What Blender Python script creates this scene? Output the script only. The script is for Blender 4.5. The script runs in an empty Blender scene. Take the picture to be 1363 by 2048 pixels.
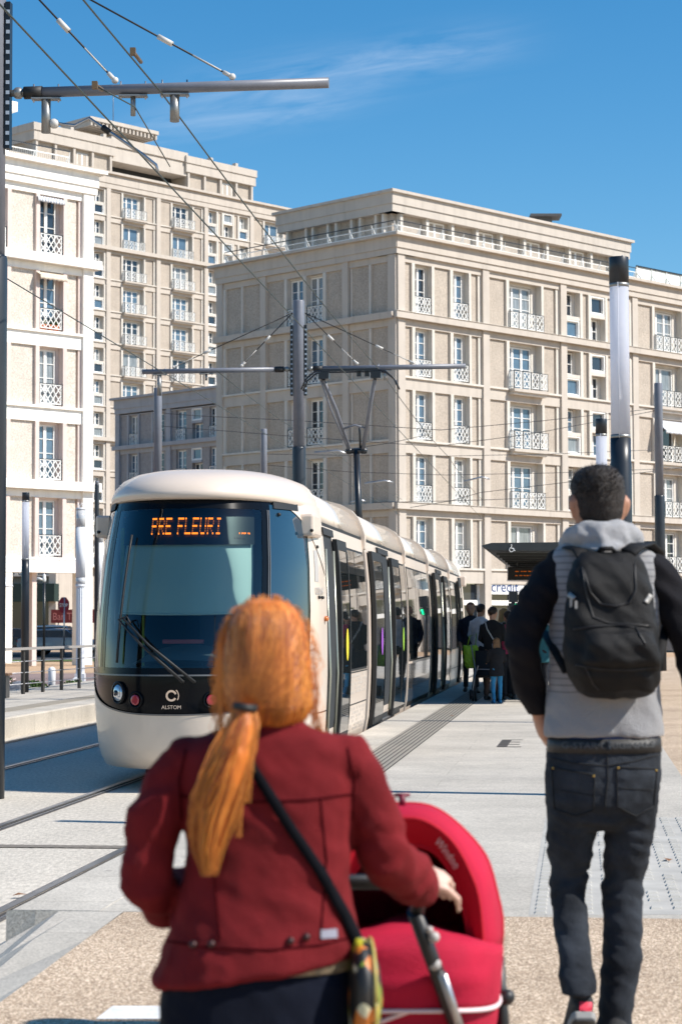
import bpy, bmesh, math, random
from mathutils import Vector, Matrix, noise
random.seed(7)
sc = bpy.context.scene
COL = sc.collection
V = Vector
sin, cos, pi = math.sin, math.cos, math.pi
R = math.radians

# ------------------------------------------------------------------ camera
F, CX, CY = 4100.0, 681.5, 1024.0
CAMZ = 1.67
TILT = math.atan(222.5 / F)
ROLL = R(0.19)
_f = V((0, cos(TILT), sin(TILT)))
_u0 = V((0, -sin(TILT), cos(TILT)))
_r = V((1, 0, 0)) * cos(ROLL) - _u0 * sin(ROLL)
_u = V((1, 0, 0)) * sin(ROLL) + _u0 * cos(ROLL)
CAM = V((0, 0, CAMZ))

def ray(px, py):
    return _f + _r * ((px - CX) / F) + _u * ((CY - py) / F)

def at(px, py, Y):            # surveyed point: photo coordinate at distance Y
    d = ray(px, py)
    return CAM + d * (Y / d.y)

def gnd(px, py, z=0.3):       # where a sight line meets the level z
    d = ray(px, py)
    return CAM + d * ((z - CAMZ) / d.z)

cam = bpy.data.cameras.new('camera')
cam_o = bpy.data.objects.new('camera', cam)
COL.objects.link(cam_o)
M = Matrix((( _r.x, _u.x, -_f.x, 0), (_r.y, _u.y, -_f.y, 0), (_r.z, _u.z, -_f.z, CAMZ), (0, 0, 0, 1)))
cam_o.matrix_world = M
cam.sensor_fit = 'VERTICAL'
cam.sensor_height = 36.0
cam.sensor_width = 24.0
cam.lens = F / 2048 * 36
cam.clip_start = 0.1
cam.clip_end = 3000
cam.dof.use_dof = True
cam.dof.focus_distance = 20.0
cam.dof.aperture_fstop = 5.8
sc.camera = cam_o

# ------------------------------------------------------------------ light
SUN_EL, SUN_AZ = R(44), R(-15)           # azimuth from +X, negative = towards the camera side
sdir = V((cos(SUN_EL) * cos(SUN_AZ), cos(SUN_EL) * sin(SUN_AZ), sin(SUN_EL)))
sun = bpy.data.lights.new('sun', 'SUN')
sun.energy = 5.0
sun.angle = R(0.53)
sun.color = (1.0, 0.94, 0.86)
sun_o = bpy.data.objects.new('sun', sun)
COL.objects.link(sun_o)
sun_o.rotation_euler = sdir.to_track_quat('Z', 'Y').to_euler()
w = bpy.data.worlds.new('World')
sc.world = w
w.use_nodes = True
nt = w.node_tree
nt.nodes.clear()
N = nt.nodes.new
out = N('ShaderNodeOutputWorld')
bg = N('ShaderNodeBackground')
sky = N('ShaderNodeTexSky')
sky.sky_type = 'NISHITA'
sky.sun_disc = False
sky.sun_elevation = SUN_EL
sky.sun_rotation = math.atan2(sdir.x, sdir.y)
sky.altitude = 0
sky.air_density = 1.0
sky.dust_density = 0.25
sky.ozone_density = 2.6
hs = N('ShaderNodeHueSaturation')
hs.inputs['Saturation'].default_value = 1.40
hs.inputs['Value'].default_value = 1.10
hs.inputs['Hue'].default_value = .495
# thin cirrus streaks, drawn in the sky's own directions along two great circles
L = nt.links.new
tc = N('ShaderNodeTexCoord')
def math_n(op, a, b=None):
    m_ = N('ShaderNodeMath'); m_.operation = op
    for k, x in enumerate((a, b)):
        if x is None: continue
        if isinstance(x, (int, float)): m_.inputs[k].default_value = x
        else: L(x, m_.inputs[k])
    return m_.outputs[0]
def dotn(v):
    d_ = N('ShaderNodeVectorMath'); d_.operation = 'DOT_PRODUCT'; d_.inputs[1].default_value = v; L(tc.outputs['Generated'], d_.inputs[0]); return d_.outputs['Value']
nrm = N('ShaderNodeVectorMath'); nrm.operation = 'NORMALIZE'
def streak(p0, p1, wdt, ln, amt, seed):
    a, b = ray(*p0).normalized(), ray(*p1).normalized(); n_ = a.cross(b).normalized(); c_ = (a + b).normalized(); t_ = n_.cross(c_)
    comb = N('ShaderNodeCombineXYZ'); dn, dt = dotn(n_), dotn(t_)
    L(math_n('MULTIPLY', dn, 95), comb.inputs[0]); L(math_n('MULTIPLY', dt, 13), comb.inputs[1]); comb.inputs[2].default_value = seed
    nz = N('ShaderNodeTexNoise'); nz.inputs['Scale'].default_value = 1; nz.inputs['Detail'].default_value = 7; nz.inputs['Roughness'].default_value = .62; nz.inputs['Distortion'].default_value = .6
    L(comb.outputs[0], nz.inputs['Vector'])
    ns = N('ShaderNodeMapRange'); ns.inputs[1].default_value = .36; ns.inputs[2].default_value = .75; L(nz.outputs[0], ns.inputs[0])
    g1 = math_n('EXPONENT', math_n('MULTIPLY', math_n('POWER', math_n('ABSOLUTE', math_n('DIVIDE', dn, wdt)), 2), -1))
    g2 = math_n('EXPONENT', math_n('MULTIPLY', math_n('POWER', math_n('ABSOLUTE', math_n('DIVIDE', dt, ln)), 4), -1))
    return math_n('MULTIPLY', math_n('MULTIPLY', math_n('MULTIPLY', ns.outputs[0], g1), g2), amt)
s1 = streak((420, 185), (960, 95), .010, .075, .27, 1.0)
s2 = streak((330, 255), (640, 205), .008, .06, .22, 4.0)
mix = N('ShaderNodeMix'); mix.data_type = 'RGBA'
mix.inputs[7].default_value = (8.5, 8.9, 9.6, 1)
L(sky.outputs[0], hs.inputs['Color'])
L(math_n('ADD', s1, s2), mix.inputs[0]); L(hs.outputs[0], mix.inputs[6]); L(mix.outputs[2], bg.inputs[0])
bg.inputs[1].default_value = 0.098
L(bg.outputs[0], out.inputs[0])
sc.view_settings.view_transform = 'Standard'
sc.view_settings.look = 'None'
sc.view_settings.exposure = 0.45
sc.view_settings.gamma = 1
sc.cycles.use_denoising = True
sc.cycles.max_bounces = 8
sc.cycles.transparent_max_bounces = 12
sc.cycles.caustics_reflective = False
sc.cycles.caustics_refractive = False

# ------------------------------------------------------------------ materials
MATS = {}
def mat(name, col=(.5, .5, .5), rough=.6, metal=0.0, var=0.0, vscale=3.0, bump=0.0, bscale=40.0, spec=.5, coat=0.0,
        emit=None, speck=0.0, sscale=200.0, stretch=(1, 1, 1), stain=0.0, sheen=0.0, col2=None, transl=0.0):
    """Principled surface: base colour varied by two noises (broad tone, fine specks), with noise bump."""
    if name in MATS: return MATS[name]
    m = bpy.data.materials.new(name); m.use_nodes = True
    t = m.node_tree; n = t.nodes; l = t.links.new
    b = n['Principled BSDF']
    b.inputs['Roughness'].default_value = rough
    b.inputs['Metallic'].default_value = metal
    b.inputs['Specular IOR Level'].default_value = spec
    b.inputs['Coat Weight'].default_value = coat
    b.inputs['Coat Roughness'].default_value = 0.04
    b.inputs['Sheen Weight'].default_value = sheen
    b.inputs['Sheen Roughness'].default_value = .4
    b.inputs['Base Color'].default_value = (*col, 1)
    if emit:
        b.inputs['Emission Color'].default_value = (*emit[0], 1)
        b.inputs['Emission Strength'].default_value = emit[1]
    tcn = n.new('ShaderNodeTexCoord'); mpn = n.new('ShaderNodeMapping')
    mpn.inputs['Scale'].default_value = stretch
    l(tcn.outputs['Object'], mpn.inputs[0])
    src = None
    def noise_n(scale, detail=4, rgh=.6):
        k = n.new('ShaderNodeTexNoise'); k.inputs['Scale'].default_value = scale
        k.inputs['Detail'].default_value = detail; k.inputs['Roughness'].default_value = rgh
        l(mpn.outputs[0], k.inputs['Vector']); return k
    if var or speck or stain or col2:
        c = n.new('ShaderNodeMix'); c.data_type = 'RGBA'
        lo = tuple(max(0, x * (1 - var)) for x in col); hi = tuple(min(1, x * (1 + var)) for x in (col2 or col))
        c.inputs[6].default_value = (*lo, 1); c.inputs[7].default_value = (*hi, 1)
        k = noise_n(vscale)
        r = n.new('ShaderNodeMapRange'); r.inputs[1].default_value = .3; r.inputs[2].default_value = .7
        l(k.outputs[0], r.inputs[0]); l(r.outputs[0], c.inputs[0]); src = c.outputs[2]
        if speck:
            k2 = noise_n(sscale, 2, .7)
            r2 = n.new('ShaderNodeMapRange'); r2.inputs[1].default_value = .32; r2.inputs[2].default_value = .68
            r2.inputs[3].default_value = 1 - speck; r2.inputs[4].default_value = 1 + speck
            l(k2.outputs[0], r2.inputs[0])
            mm = n.new('ShaderNodeMix'); mm.data_type = 'RGBA'; mm.blend_type = 'MULTIPLY'; mm.inputs[0].default_value = 1
            l(src, mm.inputs[6]); l(r2.outputs[0], mm.inputs[7]); src = mm.outputs[2]
        if stain:      # streaks running down walls
            mp3 = n.new('ShaderNodeMapping'); mp3.inputs['Scale'].default_value = (2.2, 2.2, .22)
            l(tcn.outputs['Object'], mp3.inputs[0])
            k3 = n.new('ShaderNodeTexNoise'); k3.inputs['Scale'].default_value = 1.3; k3.inputs['Detail'].default_value = 6
            l(mp3.outputs[0], k3.inputs['Vector'])
            r3 = n.new('ShaderNodeMapRange'); r3.inputs[1].default_value = .5; r3.inputs[2].default_value = .75
            r3.inputs[3].default_value = 1; r3.inputs[4].default_value = 1 - stain
            l(k3.outputs[0], r3.inputs[0])
            mm = n.new('ShaderNodeMix'); mm.data_type = 'RGBA'; mm.blend_type = 'MULTIPLY'; mm.inputs[0].default_value = 1
            l(src, mm.inputs[6]); l(r3.outputs[0], mm.inputs[7]); src = mm.outputs[2]
        l(src, b.inputs['Base Color'])
    if bump:
        k = noise_n(bscale, 5)
        bn = n.new('ShaderNodeBump'); bn.inputs['Strength'].default_value = bump; bn.inputs['Distance'].default_value = .02
        l(k.outputs[0], bn.inputs['Height']); l(bn.outputs[0], b.inputs['Normal'])
    MATS[name] = m
    return m

def clear_glass(name, tint, gloss=.10):
    m = bpy.data.materials.new(name); m.use_nodes = True
    t = m.node_tree; n = t.nodes; l = t.links.new; n.clear()
    o = n.new('ShaderNodeOutputMaterial'); tr = n.new('ShaderNodeBsdfTransparent'); g = n.new('ShaderNodeBsdfGlossy')
    mx = n.new('ShaderNodeMixShader'); lw = n.new('ShaderNodeFresnel'); lw.inputs[0].default_value = 1.5
    ma = n.new('ShaderNodeMath'); ma.operation = 'ADD'; ma.inputs[1].default_value = gloss; ma.use_clamp = True
    tr.inputs[0].default_value = (*tint, 1); g.inputs['Roughness'].default_value = .01
    g.inputs[0].default_value = (.9, .95, 1, 1)
    l(lw.outputs[0], ma.inputs[0]); l(ma.outputs[0], mx.inputs[0]); l(tr.outputs[0], mx.inputs[1]); l(g.outputs[0], mx.inputs[2]); l(mx.outputs[0], o.inputs[0])
    MATS[name] = m
    return m

# ------------------------------------------------------------------ mesh building
class MB:
    def __init__(s): s.v = []; s.f = []; s.m = []; s.s = []
    def add(s, vs, fs, m=0, smooth=False):
        b = len(s.v); s.v += [V(p) for p in vs]
        for f in fs: s.f.append(tuple(i + b for i in f)); s.m.append(m); s.s.append(smooth)
    def hexa(s, p, m=0):      # p: 8 corners, bottom ring (ccw from above) then top ring
        s.add(p, [(3, 2, 1, 0), (4, 5, 6, 7), (0, 1, 5, 4), (1, 2, 6, 5), (2, 3, 7, 6), (3, 0, 4, 7)], m)
    def box(s, x0, x1, y0, y1, z0, z1, m=0):
        s.hexa([(x0, y0, z0), (x1, y0, z0), (x1, y1, z0), (x0, y1, z0), (x0, y0, z1), (x1, y0, z1), (x1, y1, z1), (x0, y1, z1)], m)
    def bar(s, a, b, w, h, m=0, up=(0, 0, 1)):
        a, b = V(a), V(b); d = (b - a).normalized(); u = V(up)
        if abs(d.dot(u)) > .98: u = V((1, 0, 0))
        x = d.cross(u).normalized() * (w / 2); y = x.cross(d).normalized() * (h / 2)
        s.hexa([a - x - y, a + x - y, b + x - y, b - x - y, a - x + y, a + x + y, b + x + y, b - x + y], m)
    def tube(s, pts, rad, n=10, m=0, caps=True, smooth=True, side=None, ratio=1.0):
        pts = [V(p) for p in pts]; k = len(pts)
        if not isinstance(rad, (list, tuple)): rad = [rad] * k
        rings = []; prev = None
        for i, p in enumerate(pts):
            d = (pts[min(i + 1, k - 1)] - pts[max(i - 1, 0)])
            d = d.normalized() if d.length > 1e-9 else V((0, 0, 1))
            if side is not None: x = V(side)
            elif prev is not None: x = prev
            else: x = V((1, 0, 0)) if abs(d.x) < .9 else V((0, 1, 0))
            x = (x - d * x.dot(d)).normalized(); y = d.cross(x); prev = x
            r = rad[i]; ra, rb = (r if isinstance(r, (tuple, list)) else (r, r * ratio))
            rings.append([p + x * (ra * cos(2 * pi * j / n)) + y * (rb * sin(2 * pi * j / n)) for j in range(n)])
        s.loft(rings, m, caps, smooth)
    def loft(s, rings, m=0, caps=True, smooth=True, closed=True):
        n = len(rings[0]); vs = [p for r in rings for p in r]; fs = []
        for i in range(len(rings) - 1):
            for j in range(n if closed else n - 1):
                a = i * n + j; b = i * n + (j + 1) % n
                fs.append((a, b, b + n, a + n))
        s.add(vs, fs, m, smooth)
        if caps and closed:
            b = len(s.v) - len(vs)
            s.f.append(tuple(b + j for j in reversed(range(n)))); s.m.append(m); s.s.append(False)
            s.f.append(tuple(b + (len(rings) - 1) * n + j for j in range(n))); s.m.append(m); s.s.append(False)
    def lathe(s, prof, n=24, c=(0, 0, 0), m=0, smooth=True):
        c = V(c)
        s.loft([[c + V((r * cos(2 * pi * j / n), r * sin(2 * pi * j / n), z)) for j in range(n)] for r, z in prof], m, True, smooth)
    def ball(s, c, r, n=12, m=0):
        c = V(c); r = V(r) if not isinstance(r, (int, float)) else V((r, r, r))
        rings = []
        for i in range(1, n):
            a = -pi / 2 + pi * i / n
            rings.append([c + V((r.x * cos(a) * cos(2 * pi * j / (2 * n)), r.y * cos(a) * sin(2 * pi * j / (2 * n)), r.z * sin(a))) for j in range(2 * n)])
        s.loft(rings, m, True, True)
    def grid(s, fn, nu, nv, m=0, smooth=True):
        vs = [fn(i / nu, j / nv) for j in range(nv + 1) for i in range(nu + 1)]
        fs = [(j * (nu + 1) + i, j * (nu + 1) + i + 1, (j + 1) * (nu + 1) + i + 1, (j + 1) * (nu + 1) + i) for j in range(nv) for i in range(nu)]
        s.add(vs, fs, m, smooth)
    def poly(s, pts, m=0): s.add(pts, [tuple(range(len(pts)))], m)
    def prism(s, poly, d, m=0):   # polygon (list of points) swept by vector d
        d = V(d); n = len(poly); a = [V(p) for p in poly]
        s.add(a + [p + d for p in a], [tuple(reversed(range(n))), tuple(range(n, 2 * n))] + [(i, (i + 1) % n, (i + 1) % n + n, i + n) for i in range(n)], m)
    def mesh(s, name, mats, off=V((0, 0, 0)), fix=True):
        me = bpy.data.meshes.new(name)
        me.from_pydata([p - off for p in s.v], [], s.f)
        for x in (mats if isinstance(mats, (list, tuple)) else [mats]): me.materials.append(x)
        me.polygons.foreach_set('material_index', s.m)
        me.polygons.foreach_set('use_smooth', s.s)
        me.update()
        if fix:
            bm = bmesh.new(); bm.from_mesh(me); bmesh.ops.recalc_face_normals(bm, faces=bm.faces); bm.to_mesh(me); bm.free()
        return me

def link(name, data, parent=None, loc=(0, 0, 0), rot=(0, 0, 0)):
    o = bpy.data.objects.new(name, data); COL.objects.link(o)
    o.location = loc; o.rotation_euler = rot
    if parent is not None: o.parent = parent
    return o

def base(o):      # world location of a root (or of its top ancestor)
    p = V((0, 0, 0))
    while o is not None: p += o.location; o = o.parent
    return p

def obj(name, mb, mats, parent=None, world=True, fix=True, bevel=0):
    """link a mesh; world=True: the vertices are in world space and get shifted into the parent's frame"""
    off = base(parent) if (parent is not None and world) else V((0, 0, 0))
    o = link(name, mb.mesh(name, mats, off, fix), parent)
    if bevel:
        b = o.modifiers.new('bevel', 'BEVEL'); b.width = bevel; b.segments = 2; b.limit_method = 'ANGLE'; b.angle_limit = R(40)
    return o

def tag(o, label=None, cat=None, group=None, kind=None):
    if label: o['label'] = label
    if cat: o['category'] = cat
    if group: o['group'] = group
    if kind: o['kind'] = kind
    return o

def thing(name, label, cat, loc=(0, 0, 0), rotz=0, group=None):
    o = link(name, None, None, loc, (0, 0, rotz)); o.empty_display_size = .3
    return tag(o, label, cat, group)

def struct(name, mb, m, fix=True):
    return tag(obj(name, mb, m, fix=fix), kind='structure')

def copy_tree(o, parent=None):
    c = o.copy(); COL.objects.link(c)
    if parent is not None: c.parent = parent
    for ch in list(o.children): copy_tree(ch, c)
    return c

def text_part(name, body, size, parent, loc, rot, m, extrude=.002, align='LEFT', sx=1.0):
    cu = bpy.data.curves.new(name, 'FONT'); cu.body = body; cu.size = size; cu.extrude = extrude; cu.align_x = align; cu.resolution_u = 3
    tmp = bpy.data.objects.new(name, cu); COL.objects.link(tmp)
    dg = bpy.context.evaluated_depsgraph_get(); dg.update()
    me = bpy.data.meshes.new_from_object(tmp.evaluated_get(dg)); bpy.data.objects.remove(tmp)
    me.name = name; me.materials.clear(); me.materials.append(m)
    o = link(name, me, parent, loc, rot); o.scale = (sx, 1, 1)
    return o

# colours
CONC = mat('concrete_beige', (.505, .455, .397), .85, var=.05, vscale=1.2, bump=.1, bscale=30, stain=.14, speck=.05, sscale=60)
CONC_L = mat('concrete_pale', (.60, .56, .50), .8, var=.07, vscale=1.5, stain=.12)
GRAV = mat('exposed_gravel_panel', (.43, .375, .315), .95, var=.07, vscale=1.0, bump=.35, bscale=26, speck=.19, sscale=14, stain=.1)
WHITE_C = mat('concrete_white', (.88, .86, .81), .8, var=.04, vscale=1.0, stain=.13)
PINK = mat('mullion_pink', (.66, .55, .50), .8, var=.06, stain=.1)
GRAV_W = mat('exposed_gravel_pale', (.60, .54, .47), .95, var=.08, bump=.5, bscale=26, speck=.24, sscale=16)
WFRAME = mat('window_white_paint', (.80, .79, .76), .45, var=.04)
RAILW = mat('railing_white_paint', (.80, .80, .77), .5)
DARKI = mat('room_dark', (.02, .022, .025), .8)
G_DARK = mat('pane_dark', (.022, .030, .042), .03, spec=.75)
G_BLUE = mat('pane_sky', (.085, .14, .20), .03, spec=.9, var=.3, vscale=.6)
G_CURT = mat('pane_curtain', (.22, .24, .25), .06, spec=.8, var=.5, vscale=2, stretch=(9, 9, .5))
BLACK = mat('metal_black_paint', (.012, .014, .018), .35, var=.2)
MAST = mat('mast_grey_paint', (.16, .17, .20), .4, var=.08, vscale=6)
STEEL = mat('steel_bare', (.45, .45, .46), .35, .9, var=.15)
ROOFD = mat('roof_felt', (.12, .12, .12), .9)
GRANITE = mat('granite_grey', (.47, .455, .43), .8, var=.08, vscale=.7, bump=.25, bscale=160, speck=.35, sscale=60)
# ------------------------------------------------------------------ ground, tracks, platforms
def K(Y): return -1.62 + .1156 * (Y - 9.77)       # platform edge, parallel to the track
def uv(off, Y, z): return V((K(Y) + off, Y, z))

def paving_mat(name, col, joint_col, lx, ly, speck, sscale, joint=.012, var=.12, bump=.2):
    m = mat(name, col, .85, var=var, vscale=.9, bump=bump, bscale=140, speck=speck, sscale=sscale)
    t = m.node_tree; n = t.nodes; l = t.links.new
    b = n['Principled BSDF']; src = b.inputs['Base Color'].links[0].from_socket
    tcn = n.new('ShaderNodeTexCoord'); mp_ = n.new('ShaderNodeMapping'); mp_.inputs['Rotation'].default_value = (0, 0, math.atan(.1156))
    br = n.new('ShaderNodeTexBrick'); br.inputs['Scale'].default_value = 1
    br.inputs['Brick Width'].default_value = lx; br.inputs['Row Height'].default_value = ly; br.inputs['Mortar Size'].default_value = joint
    br.inputs['Mortar Smooth'].default_value = .3; br.offset = .5
    br.inputs['Color1'].default_value = (1, 1, 1, 1); br.inputs['Color2'].default_value = (.93, .93, .94, 1); br.inputs['Mortar'].default_value = (*joint_col, 1)
    l(tcn.outputs['Object'], mp_.inputs[0]); l(mp_.outputs[0], br.inputs['Vector'])
    mm = n.new('ShaderNodeMix'); mm.data_type = 'RGBA'; mm.blend_type = 'MULTIPLY'; mm.inputs[0].default_value = 1
    l(src, mm.inputs[6]); l(br.outputs[0], mm.inputs[7])
    bl = n.new('ShaderNodeTexNoise'); bl.inputs['Scale'].default_value = .75; bl.inputs['Detail'].default_value = 9; bl.inputs['Roughness'].default_value = .7; l(tcn.outputs['Object'], bl.inputs['Vector'])
    br2 = n.new('ShaderNodeMapRange'); br2.inputs[1].default_value = .42; br2.inputs[2].default_value = .72; br2.inputs[3].default_value = 1.04; br2.inputs[4].default_value = .78; l(bl.outputs[0], br2.inputs[0])
    sp_ = n.new('ShaderNodeTexVoronoi'); sp_.inputs['Scale'].default_value = 2.3; l(tcn.outputs['Object'], sp_.inputs['Vector'])
    sr = n.new('ShaderNodeMapRange'); sr.inputs[1].default_value = .03; sr.inputs[2].default_value = .06; sr.inputs[3].default_value = .62; sr.inputs[4].default_value = 1; l(sp_.outputs['Distance'], sr.inputs[0])
    m3 = n.new('ShaderNodeMath'); m3.operation = 'MULTIPLY'; l(br2.outputs[0], m3.inputs[0]); l(sr.outputs[0], m3.inputs[1])
    m4 = n.new('ShaderNodeMix'); m4.data_type = 'RGBA'; m4.blend_type = 'MULTIPLY'; m4.inputs[0].default_value = 1
    l(mm.outputs[2], m4.inputs[6]); l(m3.outputs[0], m4.inputs[7]); l(m4.outputs[2], b.inputs['Base Color'])
    return m

PLAT = paving_mat('granite_paving', (.465, .425, .362), (.72, .71, .7), 2.4, .62, .26, 75, .004)
GRAVEL = mat('bound_gravel', (.42, .34, .26), .95, var=.10, vscale=.8, bump=.3, bscale=150, col2=(.49, .41, .325))
def add_pebbles(m, scale=75):
    t = m.node_tree; n = t.nodes; l = t.links.new
    b = n['Principled BSDF']; src = b.inputs['Base Color'].links[0].from_socket
    tcn = n.new('ShaderNodeTexCoord'); vo = n.new('ShaderNodeTexVoronoi'); vo.inputs['Scale'].default_value = scale
    l(tcn.outputs['Object'], vo.inputs['Vector'])
    r = n.new('ShaderNodeValToRGB'); e = r.color_ramp.elements
    e[0].position = 0; e[0].color = (.30, .24, .19, 1); e[1].position = 1; e[1].color = (1.9, 1.9, 1.85, 1)
    x = e.new(.35); x.color = (.72, .62, .52, 1); x = e.new(.7); x.color = (1.2, 1.08, .95, 1)
    sep = n.new('ShaderNodeSeparateColor'); l(vo.outputs['Color'], sep.inputs[0]); l(sep.outputs[0], r.inputs[0])
    mm = n.new('ShaderNodeMix'); mm.data_type = 'RGBA'; mm.blend_type = 'MULTIPLY'; mm.inputs[0].default_value = 1
    l(src, mm.inputs[6]); l(r.outputs[0], mm.inputs[7]); l(mm.outputs[2], b.inputs['Base Color'])
add_pebbles(GRAVEL, 160)
TRACKC = mat('trackbed_concrete', (.50, .455, .385), .9, var=.12, vscale=.8, bump=.3, bscale=40, speck=.2, sscale=30, stretch=(1, .35, 1))
TAN = mat('plaza_tan', (.42, .29, .185), .95, var=.1, vscale=.5, bump=.3, bscale=30, speck=.15, sscale=40)
ASPH = mat('road_asphalt_pink', (.22, .16, .15), .9, var=.12, vscale=.6, bump=.3, bscale=50)
TACT = mat('tactile_stone', (.23, .21, .175), .85, var=.1, vscale=2)
GROOVE = mat('groove_dark', (.05, .045, .04), .9)
RAILM = mat('rail_steel', (.34, .32, .30), .35, .8, var=.2)

mb = MB()
g = 900
mb.poly([(-g, -60, -.012), (g, -60, -.012), (g, 1500, -.012), (-g, 1500, -.012)])
struct('ground', mb, TAN)
# trackbed sheet
mb = MB()
ys = [2 + i * 4 for i in range(40)]
for a, b in zip(ys, ys[1:]):
    mb.poly([uv(-6.1, a, 0), uv(.1, a, 0), uv(.1, b, 0), uv(-6.1, b, 0)])
struct('track_ground', mb, TRACKC)
# grooved rails
for off in (-1.3 - 3.32, -1.3):
    for s in (-.7175, .7175):
        mb = MB()
        for a, b in zip(ys, ys[1:]):
            for o0, o1, z, m in ((-.095, -.075, .004, 1), (-.075, -.015, .010, 0), (-.015, .03, .003, 2), (.03, .05, .009, 0), (.05, .075, .004, 1)):
                mb.poly([uv(off + s + o0, a, z), uv(off + s + o1, a, z), uv(off + s + o1, b, z), uv(off + s + o0, b, z)], m)
        tag(obj('tram_rail', mb, [RAILM, mat('rail_joint_filler', (.12, .11, .1), .8), GROOVE]),
            {(-1.3, -.7175): 'worn steel rail in pale concrete, leading under the left side of the tram nose', (-1.3, .7175): 'worn steel rail next to the long granite platform edge, under the tram',
             (-4.62, -.7175): 'worn steel rail next to the far platform kerb by the railing', (-4.62, .7175): 'worn steel rail of the empty track, the one nearer the tram'}[(round(off, 2), s)], 'rail', 'rails of the two tram tracks')
# drain grate across the track
mb = MB()
mb.poly([uv(-5.6, 15.90, .006), uv(-.02, 15.28, .006), uv(-.02, 15.46, .006), uv(-5.6, 16.08, .006)])
DRAIN = mat('drain_cover', (.17, .145, .12), .8)
_t = DRAIN.node_tree; _n = _t.nodes; _v = _n.new('ShaderNodeTexWave'); _v.inputs['Scale'].default_value = 9; _v.bands_direction = 'DIAGONAL'
_c = _n.new('ShaderNodeTexCoord'); _t.links.new(_c.outputs['Object'], _v.inputs['Vector'])
_r2 = _n.new('ShaderNodeValToRGB'); _r2.color_ramp.elements[0].color = (.05, .045, .04, 1); _r2.color_ramp.elements[1].color = (.3, .26, .21, 1)
_t.links.new(_v.outputs[0], _r2.inputs[0]); _t.links.new(_r2.outputs[0], _n['Principled BSDF'].inputs['Base Color'])
tag(obj('drain_cover', mb, DRAIN), 'narrow dark patterned drain cover strip crossing the pale concrete trackbed', 'drain')

# platform slab (kerb stone and paving) ------------------------------------------------
PZ = .30
mb = MB()
ys2 = [9.55] + [12 + 4 * i for i in range(18)]
def YE(o): return 9.935 - .1141 * o             # the paving ends square to the track
for a, b in zip(ys2, ys2[1:]):
    f_ = a < 10
    mb.poly([uv(.45, YE(.45) if f_ else a, PZ), uv(3.65, YE(3.65) if f_ else a, PZ), uv(3.65, b, PZ), uv(.45, b, PZ)])
mb.poly([uv(.45, 80, PZ), uv(3.65, 80, PZ), uv(3.65, 80, 0), uv(.45, 80, 0)])
struct('pavement', mb, PLAT)
KERB = paving_mat('granite_kerb', (.485, .445, .38), (.6, .58, .55), 60, 1.0, .26, 75, .006)
mb = MB()
ysk = [9.42] + ys2[1:]
prof = [(0, 0), (0, PZ - .02), (.02, PZ + .002), (.45, PZ + .002), (.45, 0)]
mb.loft([[uv(o, YE(o) if i == 0 else y, z) for o, z in prof] for i, y in enumerate(ysk)], caps=True, smooth=False)
struct('kerb', mb, KERB)
# tactile strip with grooves
mb = MB()
for i in range(8):
    o0 = .52 + i * .054
    for a, b in zip([14.2] + ys2[2:], ys2[2:]):
        mb.hexa([uv(o0, a, PZ), uv(o0 + .036, a, PZ), uv(o0 + .036, b, PZ), uv(o0, b, PZ), uv(o0 + .004, a, PZ + .008), uv(o0 + .032, a, PZ + .008), uv(o0 + .032, b, PZ + .008), uv(o0 + .004, b, PZ + .008)], 0)
        mb.poly([uv(o0 + .036, a, PZ + .004), uv(o0 + .054, a, PZ + .004), uv(o0 + .054, b, PZ + .004), uv(o0 + .036, b, PZ + .004)], 1)
tag(obj('tactile_strip', mb, [TACT, GROOVE], fix=False), 'ribbed brownish guidance strip along the granite platform beside the tram', 'tactile paving')
# studded warning slab on the right and the little engraved tram mark
mb = MB()
STUD = mat('tactile_stud_stone', (.42, .40, .36), .85, var=.15)
rnd = random.Random(3)
NU, NV = 10, 34
cs = [[uv(2.5 + i * .11, 9.7 + j * .14, PZ + .001) for i in range(NU + 1)] for j in range(NV + 1)]
vs = [q for r in cs for q in r]; fs = []
for j in range(NV):
    for i in range(NU):
        a, b, c, d = j * (NU + 1) + i, j * (NU + 1) + i + 1, (j + 1) * (NU + 1) + i + 1, (j + 1) * (NU + 1) + i
        if rnd.random() < .12: fs.append((a, b, c, d)); continue
        ctr = (vs[a] + vs[c]) / 2; k = len(vs)
        for s0, zz in ((.5, 0), (.4, .009)):
            for q in (a, b, c, d): vs.append(ctr + (vs[q] - ctr) * s0 + V((0, 0, zz)))
        o4 = (a, b, c, d)
        for q in range(4):
            q2 = (q + 1) % 4
            fs.append((o4[q], o4[q2], k + q2, k + q)); fs.append((k + q, k + q2, k + 4 + q2, k + 4 + q))
        fs.append((k + 4, k + 5, k + 6, k + 7))
mb.add(vs, fs)
tag(obj('studded_paving', mb, STUD), 'studded granite warning panel in the platform between the man and the gravel', 'tactile paving')
mb = MB()
c0 = gnd(994, 1494); ux = (gnd(1042, 1494) - c0); uy = (gnd(1000, 1480) - c0)
INK = mat('engraved_dark', (.12, .11, .10), .9)
def mark(x0, y0, x1, y1, w=.02):
    a = c0 + ux * x0 + uy * y0 + V((0, 0, .004)); b = c0 + ux * x1 + uy * y1 + V((0, 0, .004))
    d = (b - a).normalized(); n_ = V((-d.y, d.x, 0)) * w
    mb.poly([a - n_, b - n_, b + n_, a + n_])
for k in range(4): mark(0.02 * k, .33 * k, 1.0 if k in (0, 3) else .9, .33 * k, .035)
for k in range(6): mark(.07 * k, 0, .07 * k + .12, 1, .012)
tag(obj('engraved_mark', mb, INK, fix=False), 'dark engraved comb-shaped mark set into the granite platform', 'marking')

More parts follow.
